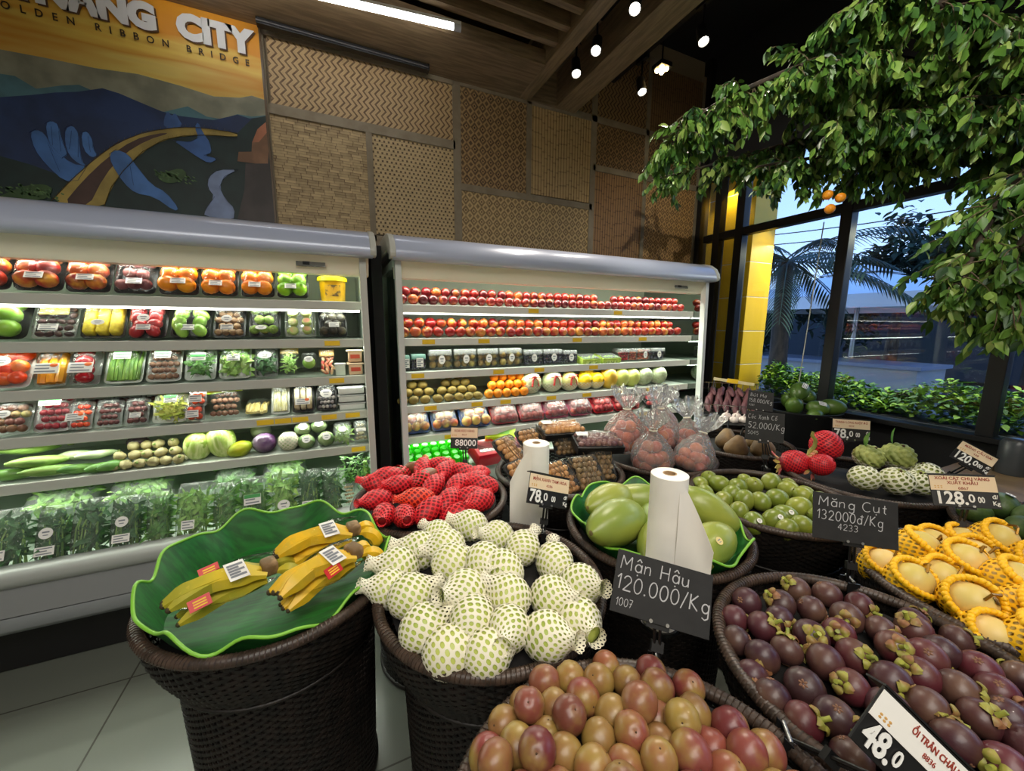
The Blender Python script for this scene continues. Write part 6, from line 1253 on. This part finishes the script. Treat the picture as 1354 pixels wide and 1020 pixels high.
# ================================================================== signs
def arc(cx, cy, rx, ry, a0, a1, n=10): return [(cx+rx*math.cos(R_(a0+(a1-a0)*i/n)), cy+ry*math.sin(R_(a0+(a1-a0)*i/n))) for i in range(n+1)]
def bowl(x=.28, y=.3): return arc(x, y, .24, .29, 60, 420, 14)
GL = {'M': [[(0, 0), (.05, 1), (.4, .35), (.75, 1), (.8, 0)]], 'H': [[(0, 1), (0, 0)], [(.6, 1), (.6, 0)], [(0, .5), (.6, .52)]], 'B': [[(0, 0), (0, 1), (.35, .95), (.4, .7), (.05, .55), (.45, .45), (.48, .1), (0, 0)]],
      'C': [arc(.4, .5, .4, .5, 50, 310, 14)], 'X': [[(0, 1), (.55, 0)], [(.55, 1), (0, 0)]], 'K': [[(0, 1), (0, 0)], [(.5, 1), (.03, .5), (.55, 0)]],
      'a': [bowl(), [(.52, .6), (.52, 0)]], 'ă': [bowl(), [(.52, .6), (.52, 0)], arc(.28, .95, .2, .16, 190, 350, 6)], 'ậ': [bowl(), [(.52, .6), (.52, 0)], [(.1, .78), (.28, 1), (.46, .78)], arc(.28, -.22, .03, .03, 0, 360, 6)],
      'n': [[(0, .6), (0, 0)], [(0, .4), (.15, .58), (.35, .58), (.42, .4), (.42, 0)]], 'u': [[(0, .6), (0, .2), (.1, .02), (.3, .02), (.44, .2), (.44, .6)], [(.44, .6), (.46, 0)]], 'ụ': [[(0, .6), (0, .2), (.1, .02), (.3, .02), (.44, .2), (.44, .6)], [(.44, .6), (.46, 0)], arc(.24, -.22, .03, .03, 0, 360, 6)],
      'ú': [[(0, .6), (0, .2), (.1, .02), (.3, .02), (.44, .2), (.44, .6)], [(.44, .6), (.46, 0)], [(.2, .76), (.36, 1)]], 'g': [bowl(), [(.52, .6), (.5, -.3), (.3, -.42), (.08, -.3)]], 't': [[(.15, .9), (.15, .1), (.3, .0)], [(0, .6), (.32, .62)]],
      'o': [bowl()], 'ơ': [bowl(), [(.45, .5), (.6, .62), (.56, .75)]], 'ó': [bowl(), [(.25, .76), (.42, 1)]], 'ổ': [bowl(), [(.1, .74), (.28, .94), (.46, .74)], [(.5, 1), (.62, 1.05), (.55, .9)]], 'c': [arc(.28, .3, .25, .3, 50, 310, 10)], 'h': [[(0, 1), (0, 0)], [(0, .4), (.15, .58), (.35, .58), (.42, .4), (.42, 0)]],
      'đ': [bowl(), [(.52, 1), (.52, 0)], [(.34, .82), (.68, .82)]], 'k': [[(0, 1), (0, 0)], [(.38, .6), (.03, .3), (.42, 0)]],
      '0': [arc(.3, .5, .28, .5, 90, 450, 16)], '1': [[(0, .72), (.22, 1), (.22, 0)]], '2': [arc(.28, .72, .26, .28, 170, -20, 8)+[(.05, .02), (.6, .02)]], '3': [arc(.25, .74, .24, .26, 150, -90, 8)+arc(.25, .24, .28, .25, 90, -140, 8)], '4': [[(.4, 0), (.4, 1), (0, .32), (.58, .32)]],
      '5': [[(.5, 1), (.1, 1), (.06, .58)]+arc(.26, .3, .27, .3, 110, -140, 10)], '7': [[(0, 1), (.5, 1), (.18, 0)], [(.08, .5), (.45, .5)]], '8': [arc(.28, .75, .2, .24, 270, 630, 12), arc(.28, .26, .26, .26, 90, 450, 12)], '9': [arc(.28, .72, .24, .27, 0, 360, 12)+[(.5, .3), (.3, 0)]], '6': [[(.42, 1), (.08, .45)]+arc(.28, .26, .25, .26, 150, 510, 12)],
      '.': [arc(.06, .03, .035, .035, 0, 360, 6)], '/': [[(0, -.1), (.4, 1.05)]], ' ': []}
WD = {' ': .35, '.': .2, '1': .34, 'M': .95, '/': .5, 't': .42, 'C': .85, 'K': .7, 'H': .75}
def chalk_text(par, s, x, y, h, slant=.06, rise=0., wd=.042, z=.0016, squeeze=1.):
    rd = random.Random(len(s)+int(h*1e4)); g = G(); cx = x
    for ch in s:
        j = rd.uniform(-.03, .03)
        for st in GL.get(ch, []):
            pts = [(cx+(px*squeeze+slant*py)*h, y+(py+j)*h+rise*(cx-x), z) for px, py in st]
            runs = [[pts[0]]]
            for i in range(1, len(pts)):
                runs[-1].append(pts[i])
                if i < len(pts)-1 and (V(pts[i])-V(pts[i-1])).angle(V(pts[i+1])-V(pts[i]), 0) > .8: runs.append([pts[i]])
            for q in runs: g.tube(q, h*wd*rd.uniform(.85, 1.15), 5, flat=.25)
        cx += (WD.get(ch, .66)*squeeze+.12)*h
    g.build('chalk_writing', chalk, par)
def sign_frame(a, b, gm):
    X = V((math.cos(a), math.sin(a), 0)); N = V((math.sin(a)*math.cos(b), -math.cos(a)*math.cos(b), math.sin(b))); Y = N.cross(X)
    return X*math.cos(gm)+Y*math.sin(gm), Y*math.cos(gm)-X*math.sin(gm), N
def sign_root(name, label, c, a, b, gm, group):
    X, Y, N = sign_frame(a, b, gm); t = thing(name, label, 'price sign', c, frame(X, Y, N, (0, 0, 0)).to_euler(), group); return t, X, Y, N
def clip(t, X, Y, N, c, anchor, h, sc=1.):
    """bracket from the sign's foot down to a two-jaw clip that grips a basket rim at anchor (world)"""
    Mi = frame(X, Y, N, c).inverted(); A = Mi @ V(anchor); P0 = V((0, -h/2, -.006))
    G().box((0, -h*.42, -.005), (.05*sc, h*.3, .005)).build('bracket', black, t, smooth=False)
    d = (A-P0); g = G(); w = V((.006*sc, 0, 0))
    g.tube([P0-w, P0-w+d*.5, A-w], .0035*sc, 6); g.tube([P0+w, P0+w+d*.5, A+w], .0035*sc, 6); g.box(tuple(P0+d*.55), (.026*sc, .022*sc, .012*sc)); g.build('arm', black, t)
    for s in (-1, 1): G().tube([P0+V((s*.018*sc, .004, -.004)), P0+V((s*.018*sc, .004, .01))], .0042*sc, 8).build('bolt', chrome, t)
    dn = (Mi.to_3x3() @ V((0, 0, -1))).normalized(); sd = V((1, 0, 0)); ax = dn.cross(sd).normalized()
    for s in (-1, 1): G().box(tuple(A+ax*(.019*s)+dn*.006), (.03*sc, .004, .034*sc), Matrix((sd, ax, dn)).transposed() if False else Matrix(((sd.x, ax.x, -dn.x), (sd.y, ax.y, -dn.y), (sd.z, ax.z, -dn.z)))).build('jaw', blackp, t, smooth=False)
    G().tube([A+ax*.02-dn*.014, A-ax*.02-dn*.014], .004, 8).build('spring', steel, t)
def chalk_sign(label, c, a, b, gm, w, h, lines, anchor, sc=1., cl=True):
    t, X, Y, N = sign_root('chalkboard_sign', label, c, a, b, gm, 'chalkboard price signs')
    G().box((0, 0, 0), (w, h, .003)).build('board', board, t, smooth=False, bevel=.0012)
    for s, x, y, hh, sq in lines: chalk_text(t, s, -w/2+x*w, -h/2+y*h, hh*h, squeeze=sq)
    if cl: clip(t, X, Y, N, c, anchor, h, sc)
    return t
def rim_pt(k, ang): x, y = BK[k]; return (x+.318*math.cos(R_(ang)), y+.318*math.sin(R_(ang)), .752)
chalk_sign('black chalk sign reading Mận Hậu 120.000 above the plums', (.632, .569, .907), -.45, .56, -.25, .216, .13, [('Mận Hậu', .05, .70, .22, 1.02), ('120.000/Kg', .03, .37, .24, .98), ('1007', .05, .12, .12, .9)], (.604, .545, .757))
chalk_sign('black chalk sign reading Măng Cụt 132000 above the mangosteens', (1.318, .526, .953), -.62, .33, -.07, .212, .13, [('Măng Cụt', .07, .72, .2, 1.1), ('132000đ/Kg', .05, .43, .2, .86), ('4233', .3, .25, .13, 1.)], (1.322, .517, .76))
chalk_sign('small upper chalk sign reading Bút Mơ 158.000', (2.249, 1.412, 1.064), -.672, .35, -.104, .135, .115, [('Bút Mơ', .1, .7, .17, 1.), ('158.000/Kg', .06, .4, .19, .78), ('4281', .06, .2, .1, .9)], rim_pt('K', -110), cl=True)
chalk_sign('lower chalk sign reading Cóc Xanh Cổ 52.000', (2.0, 1.22, .983), -.7, .3, -.05, .178, .152, [('Cóc Xanh Cổ', .06, .74, .15, .66), ('52.000/Kg', .07, .42, .2, .85), ('5045', .07, .2, .12, .9)], (2.0, 1.19, .76))
def price_sign(label, c, a, b, gm, w, h, top, code, big, mid, small, anchor, kg=True, sc=1., cardk=None, plain=None, split=.5):
    t, X, Y, N = sign_root('price_sign', label, c, a, b, gm, 'black price signs with paper cards')
    G().box((0, 0, 0), (w, h, .004)).build('panel', blackp, t, smooth=False, bevel=.001)
    hc = h*split; yc = h/2-hc/2-.002
    G().box((0, yc, .0028), (w*.985, hc-.004, .0012)).build('card', cardk or creamcard, t, smooth=False)
    T = lambda x, y, z=.0042: Matrix.Translation((x, y, z))
    k = t.children[-1]
    if isinstance(top, str): top = [top]
    for i, s in enumerate(top): text(s, hc*(.3 if len(top) == 1 else .27), redink, t, T(0, yc+hc*(.16 if len(top) == 1 else .3-.28*i)), name='card_lettering', sx=.82 if len(top) == 1 else .9, bold=.0002, ext=.0003)
    text(code, hc*.24, redink, t, T(.0, yc-hc*(.2 if len(top) == 1 else .31)), name='card_code', ext=.0003)
    g = G()
    for q in range(6): g.ball((-w*.42+.008*(q % 3), yc-hc*(.2+.1*(q//3)), .0036), (.0028, .002, .0003), 4, 8)
    g.build('card_ornament', M_('ornament_gold', (206, 160, 90), rough=.6), t)
    yb = -h/2+(h-hc)/2
    if plain: text(plain, (h-hc)*.82, signw, t, T(w*.06, yb), name='price', bold=.0006, spacing=1.02, sx=.95)
    else:
        o = text(big, (h-hc)*1.1, signw, t, T(-w*.46, yb), name='price', align='LEFT', bold=.0014, sx=.8*min(1, w/.165)); x1 = max(v.co.x for v in o.data.vertices)
        o = text(mid, (h-hc)*.7, signw, t, T(x1+w*.01, yb+.002), name='price_thousands', align='LEFT', bold=.0006, sx=.85); x1 = max(v.co.x for v in o.data.vertices)
        text(small, (h-hc)*.5, signw, t, T(x1+(w*.36-x1)*.4, yb-.001), name='price_units', bold=.0005, sx=.6)
        text('đ/', (h-hc)*.32, signw, t, T(w*.43, yb+(h-hc)*.2), name='currency', bold=.0003, sx=.85); text('Kg', (h-hc)*.34, signw, t, T(w*.43, yb-(h-hc)*.18), name='unit', bold=.0003, sx=.85)
    G().box((0, h/2+.002, -.012), (w*1.01, .003, .032)).build('hood', blackp, t, smooth=False); G().box((w/2-.004, h*.36, -.014), (.004, h*.25, .024)).build('hood_side', blackp, t, smooth=False)
    if anchor: clip(t, X, Y, N, c, anchor, h, sc)
    return t
price_sign('tilted price sign reading 78.000 clipped behind the white-netted fruit', (.652, 1.115, .92), -.02, .38, -.32, .158, .106, 'MẬN XANH TAM HOA', '4286', '78.', '0', '00', (.635, 1.12, .757))
price_sign('price sign reading 88000 behind the red-netted fruit', (.556, 1.795, .938), -.42, .3, -.02, .136, .107, 'XOÀI KEO VÀNG', '4037', '', '', '', (.56, 1.785, .757), plain='88000')
price_sign('price sign reading 128.000 above the yellow-netted mangoes', (1.997, .509, .924), -.97, .376, .153, .168, .111, ['XOÀI CÁT CHU VÀNG', 'XUẤT KHẨU'], '6867', '128.', '0', '00', (1.985, .50, .755))
price_sign('slanting price sign reading 120.000 beside the custard apples', (2.678, .672, .897), -.771, .654, -.659, .133, .112, 'MÃNG CẦU DAI', '438', '120.', '0', '00', (2.655, .76, .752))
price_sign('price sign partly hidden behind the domed red net', (2.586, 1.109, .93), -.758, .226, -.002, .172, .118, 'THANH LONG RUỘT ĐỎ', '4039', '78.', '0', '00', (2.56, 1.2, .752), split=.45)
price_sign('large slanting price sign reading Ổi Trân Châu at the bottom edge', (.735, .175, .872), -.39, .35, -.80, .2, .092, 'ỔI TRÂN CHÂU', '8836', '48.', '0', '00', (.705, .33, .755), cardk=whitep)

# ================================================================== wooden platform and canister
pl = thing('wooden_table', 'pale wooden table top with a stepped edge by the window', 'table', (3.1, .45, 0))
G().box((0, 0, .68), (.75, .9, .035)).build('table_top', wood, pl, smooth=False, bevel=.004); G().box((-.02, 0, .645), (.72, .88, .03)).build('apron', woodx, pl, smooth=False, bevel=.004)
for sx_ in (-1, 1):
    for sy_ in (-1, 1): G().box((sx_*.32, sy_*.4, .315), (.06, .06, .63)).build('leg', wood, pl, smooth=False)
cn = thing('canister', 'dark grey canister standing by the window at the frame edge', 'canister', (3.36, .70, .697))
G().lathe([(0, 0), (.055, 0), (.06, .01), (.06, .17), (.05, .19), (0, .195)], 28).build('body', M_('canister_grey', (74, 78, 82), rough=.3), cn); G().lathe([(.052, .187), (.04, .2), (0, .205)], 24).build('lid', steel, cn)

# ================================================================== indoor tree
tr = thing('artificial_tree', 'leafy artificial ficus tree arching from beside the window over the baskets', 'tree', (3.05, .30, 0))
O = V((3.05, .30, 0)); bark = mat('bark', rgb(70, 58, 46), rgb(40, 34, 28), scale=18, rough=.8, bump=.5, bscale=40, stretch=(1, 1, .3))
def curve(pts, n=14):
    P = [V(p) for p in pts]; out = []
    for i in range(len(P)-1):
        a, b, c, d = P[max(0, i-1)], P[i], P[i+1], P[min(len(P)-1, i+2)]
        for k in range(n):
            t = k/n; out.append(.5*((2*b)+(c-a)*t+(2*a-5*b+4*c-d)*t*t+(3*b-a-3*c+d)*t**3))
    return out+[P[-1]]
tk = curve([(3.05, .30, 0), (3.0, .30, .8), (3.05, .33, 1.6), (2.9, .36, 2.1), (2.72, .42, 2.25)])
G().tube([p-O for p in tk], [.075-.035*i/(len(tk)-1) for i in range(len(tk))], 12).build('trunk', bark, tr)
BR = [[(2.72, 0.42, 2.25), (3.14, 0.89, 2.71), (2.76, 1.08, 2.78), (2.38, 1.26, 2.83), (2.11, 1.48, 2.76), (1.9, 1.67, 2.65), (1.8, 1.8, 2.51)], [(2.72, 0.42, 2.25), (3.46, 0.96, 2.66), (3.19, 1.31, 2.7), (2.93, 1.66, 2.72), (2.67, 2.11, 2.69), (2.32, 2.48, 2.62)], [(2.72, 0.42, 2.25), (3.29, 0.89, 2.45), (3.04, 1.23, 2.49), (2.77, 1.47, 2.51), (2.45, 1.72, 2.48)], [(2.72, 0.42, 2.25), (2.82, 0.83, 2.78), (2.54, 0.98, 2.91), (2.4, 1.12, 3.01), (2.26, 1.23, 2.97)], [(2.72, 0.42, 2.25), (2.79, 0.73, 2.14), (2.67, 0.76, 1.97), (2.58, 0.77, 1.79), (2.51, 0.77, 1.66)], [(2.72, 0.42, 2.25), (2.63, 0.64, 1.85), (2.59, 0.63, 1.66), (2.54, 0.63, 1.54)], [(2.72, 0.42, 2.25), (2.97, 0.83, 2.54), (2.85, 1.01, 2.58), (2.71, 1.18, 2.6), (2.54, 1.37, 2.59)], [(2.72, 0.42, 2.25), (3.32, 0.96, 2.89), (3.08, 1.17, 2.86), (2.87, 1.38, 2.9), (2.62, 1.6, 2.85)], [(2.72, 0.42, 2.25), (3.78, 1.01, 2.48), (3.86, 1.22, 2.61), (3.77, 1.35, 2.5)]]
rt = random.Random(11); lv = G()
for bi, b in enumerate(BR):
    c = curve(b, 12); G().tube([p-O for p in c], [.026-.02*i/(len(c)-1) for i in range(len(c))], 8).build('branch', bark, tr)
    tw = G(); nt_ = (190, 150, 130, 110, 90, 60, 120, 140, 70)[bi]
    for k in range(nt_):
        u = rt.uniform(.14, 1); p = c[int(u*(len(c)-1))]; d = V((rt.gauss(0, .6), rt.gauss(0, .6), rt.gauss(-.15, .3)))
        d = d.normalized(); L = rt.uniform(.12, .3)*(1.15-.4*u); q = p.copy(); path = [q-O]
        for s in range(7):
            d = (d+V((rt.gauss(0, .12), rt.gauss(0, .12), -.17))).normalized(); q = q+d*L/7; path.append(q-O)
            if q.x > 3.5: break
            for e in range(2 if s < 6 else 3):
                dl = (d*.5+V((rt.gauss(0, .5), rt.gauss(0, .5), -.75+rt.gauss(0, .35)))).normalized(); sz = rt.uniform(.045, .078)
                lv.mi(0 if rt.random() < .6 else (1 if rt.random() < .6 else 2)); lv.leaf(q-O, dl, (rt.gauss(0, .7), rt.gauss(0, .7), 1), sz, sz*.5, .18)
        tw.tube(path, [.0035-.0022*i/max(1, len(path)-1) for i in range(len(path))], 4)
    tw.build('twigs', mat('twig_bark', rgb(120, 104, 80), rgb(84, 70, 54), scale=30, rough=.8), tr)
def leafmat(n_, a, b): return mat(n_, rgb(*a), rgb(*b), scale=5, rough=.42, detail=1)
lf = lv.build('leaves', [leafmat('ficus_mid', (96, 134, 52), (64, 104, 42)), leafmat('ficus_light', (150, 172, 88), (112, 152, 58)), leafmat('ficus_dark', (50, 84, 42), (36, 66, 36))], tr)
for x, y, z in ((2.60, 1.36, 2.16), (2.63, 1.33, 2.215), (2.60, 1.38, 2.24)): G().ball((x-O.x, y-O.y, z-O.z), .026, 10, 14).build('ornament_fruit', orm, tr)

# ================================================================== the street side
struct('ground', G().box((14, 1, -.15), (20.6, 40, .1)), mat('asphalt', rgb(70, 74, 80), rgb(58, 60, 66), scale=3, rough=.85), smooth=False)
pt = thing('planter', 'long black planter of bright green bushy plants outside the window', 'planter', (3.96, .6, 0))
G().prism([(-1.95, .0), (1.95, 0), (1.95, .84), (-1.95, .84)], -.22, .22).build('trough', black, pt, smooth=False, bevel=.01)
g = G(); rp = random.Random(5)
for _ in range(9500):
    y = rp.uniform(-1.88, 1.86); x = max(-.18, min(.18, rp.gauss(0, .1))); hgt = (.27+.05*math.sin(5*y)+.04*math.sin(11*y+1)); z = .82+hgt*(rp.random()**.6)*max(.3, 1-abs(x)/.35)
    g.mi(0 if rp.random() < .55 else 1); g.leaf((x, y, z), (rp.gauss(0, .8), rp.gauss(0, .8), rp.gauss(.15, .35)), (rp.gauss(0, .3), rp.gauss(0, .3), 1), rp.uniform(.035, .064), rp.uniform(.022, .038), .2)
g.build('leaves', [mat('hedge_bright', rgb(160, 196, 50), rgb(104, 160, 40), scale=6, rough=.5), mat('hedge_mid', rgb(84, 132, 42), rgb(54, 100, 34), scale=6, rough=.5)], pt)
area('planter_lamp', (4.15, 1.1, 2.3), (R_(0), R_(0), 0), .3, 3.2, 48, (1, .98, .66))
yel = mat('yellow_cladding', rgb(236, 186, 20), rough=.45); joint = mat('joint_white', rgb(226, 222, 200), rough=.6)
yc_ = thing('yellow_column', 'yellow clad column with pale joints outside the window', 'column', (3.92, 2.9, 0))
for i in range(9):
    z0 = .09+.34*i; G().box((0, 0, z0+.168), (.34, .6, .332)).build('cladding_panel', yel, yc_, smooth=False, bevel=.003)
G().box((0, 0, 1.6), (.332, .592, 3.1)).build('core', joint, yc_, smooth=False)
spot('column_lamp', (3.92, 2.25, 2.75), (3.92, 2.6, 1.2), 26, 80, col=(1, .93, .7)); spot('column_lamp', (3.68, 2.85, 2.9), (3.74, 2.9, 1.0), 16, 100, col=(1, .9, .6))
# parasol
ps = thing('market_parasol', 'big white square parasol out on the street', 'parasol', (8.7, 3.9, 0)); canv = mat('parasol_canvas', rgb(232, 234, 236), rough=.8)
for zt, r, ztop in ((1.98, 1.6, 2.5), (2.42, .45, 2.6)):
    g = G(); rows = []
    for k in range(33):
        a = 2*PI*k/32; s = 1/max(abs(math.cos(a)), abs(math.sin(a))); s = min(s, 1.36); rows.append([(r*s*u*math.cos(a), r*s*u*math.sin(a), ztop-(ztop-zt)*(u**1.15)) for u in (0.02, .3, .6, .9, 1)]+[(r*s*math.cos(a), r*s*math.sin(a), zt-.2*(r > 1))])
    g.grid(rows).build('canopy' if r > 1 else 'vent', canv, ps, solid=.004)
G().tube([(0, 0, 0), (0, 0, 2.5)], .035, 10).build('pole', steel, ps); G().ball((0, 0, 2.55), .05, 8, 10).build('finial', canv, ps); G().lathe([(0, .1), (.35, .08), (.35, 0), (0, 0)], 20).build('foot', dgrey, ps)
# palm
pa = thing('palm_tree', 'feathery palm tree behind the yellow column', 'palm', (5.6, 3.35, 0)); frond = mat('palm_frond', rgb(50, 74, 50), rgb(34, 52, 38), scale=8, rough=.6)
G().tube([(0, 0, 0), (.02, 0, 1.0), (-.01, .02, 2.35)], [.13, .11, .09], 12).build('trunk', bark, pa)
for k in range(15):
    a = k*2.4; L = 1.35; el = .9-.09*k; path = []
    for i in range(15):
        u = i/14; path.append(V((math.cos(a)*L*u*math.cos(el*.6), math.sin(a)*L*u*math.cos(el*.6), 2.35+L*u*math.sin(max(el, -.3)*.9)-.62*u*u)))
    g = G().tube(path, [.012*(1-.8*i/14) for i in range(15)], 5); sd = V((-math.sin(a), math.cos(a), 0))
    for i in range(2, 15):
        for s in (-1, 1):
            for w in (0, .5):
                p = path[i-1]+(path[i]-path[i-1])*w; t_ = (path[i]-path[i-1]).normalized(); g.leaf(p, sd*s*.8+t_*.7-V((0, 0, .25)), (0, 0, 1), .34*(1-.5*abs(i/14-.45)), .028, .3)
    g.build('frond', frond, pa)
def far_tree(label, x, y, h, r, seed, n=1500):
    rr = random.Random(seed); t = thing('street_tree', label, 'tree', (x, y, 0), group='trees across the street'); G().tube([(0, 0, 0), (.1, .05, h*.6)], [.16, .08], 8).build('trunk', bark, t); g = G()
    cl = [V((rr.gauss(0, r*.5), rr.gauss(0, r*.5), h*.72+rr.gauss(0, r*.4))) for _ in range(16)]
    for _ in range(n):
        c = rr.choice(cl); p = c+V((rr.gauss(0, r*.22), rr.gauss(0, r*.22), rr.gauss(0, r*.18))); g.leaf(p, (rr.gauss(0, 1), rr.gauss(0, 1), rr.gauss(-.2, .6)), (0, 0, 1), .26, .12, .2)
    g.build('crown', mat('far_leaf', rgb(52, 74, 56), rgb(34, 50, 40), scale=3, rough=.7), t)
far_tree('dark loose tree across the street against the dusk sky', 12.0, 4.6, 4.1, .95, 1); far_tree('low bushy tree behind the palm trunk', 9.5, 6.2, 2.7, 1.0, 2); far_tree('low dark tree beyond the parasol near the frame edge', 12.5, 2.6, 3.0, 1.0, 3); far_tree('bushy dark tree beyond the parasol and the loose tree', 13.5, 6.5, 3.0, 1.2, 4)
bd_ = thing('street_building', 'low dark building across the street behind the parasol', 'building', (17, 4, 0)); G().box((0, 0, 1.3), (2, 26, 2.6)).build('wall', mat('far_wall', rgb(54, 60, 66), rough=.9), bd_, smooth=False); G().box((-.1, 0, 2.65), (2.6, 26.5, .12)).build('roof', dgrey, bd_, smooth=False)
for i, (y0, z0, y1, z1) in enumerate(((9, 4.0, -2, 3.55), (9, 3.75, -2, 3.35))):
    o = G().tube([(10, y0+(y1-y0)*k/10, z0+(z1-z0)*k/10-.25*math.sin(PI*k/10)) for k in range(11)], .012, 5).build('power_line', black); tag(o, ('upper' if i == 0 else 'lower')+' power line crossing the dusk sky outside', 'power line')
t = thing('market_stall', 'dark stall counter under the white parasol', 'stall', (7.8, 3.6, 0)); G().box((0, 0, .45), (.9, 2.2, .9)).build('counter', dgrey, t, smooth=False, bevel=.01); G().box((0, 0, .92), (1.0, 2.3, .05)).build('counter_top', mat('stall_top', rgb(120, 130, 150), rough=.5), t, smooth=False)
# blind cord by the window post
o = G().tube([(3.5, 1.86, 2.3), (3.5, 1.88, 1.6), (3.5, 1.9, .95)], .004, 6).build('blind_cord', M_('cord_white', (206, 206, 190), rough=.6)); tag(o, 'thin pale cord hanging beside the black window post', 'cord')

for _l, _n in LAB.items():
    if len(_n) > 1 and 'prototype' not in _l: print('DUPLABEL', _l, _n[:3])
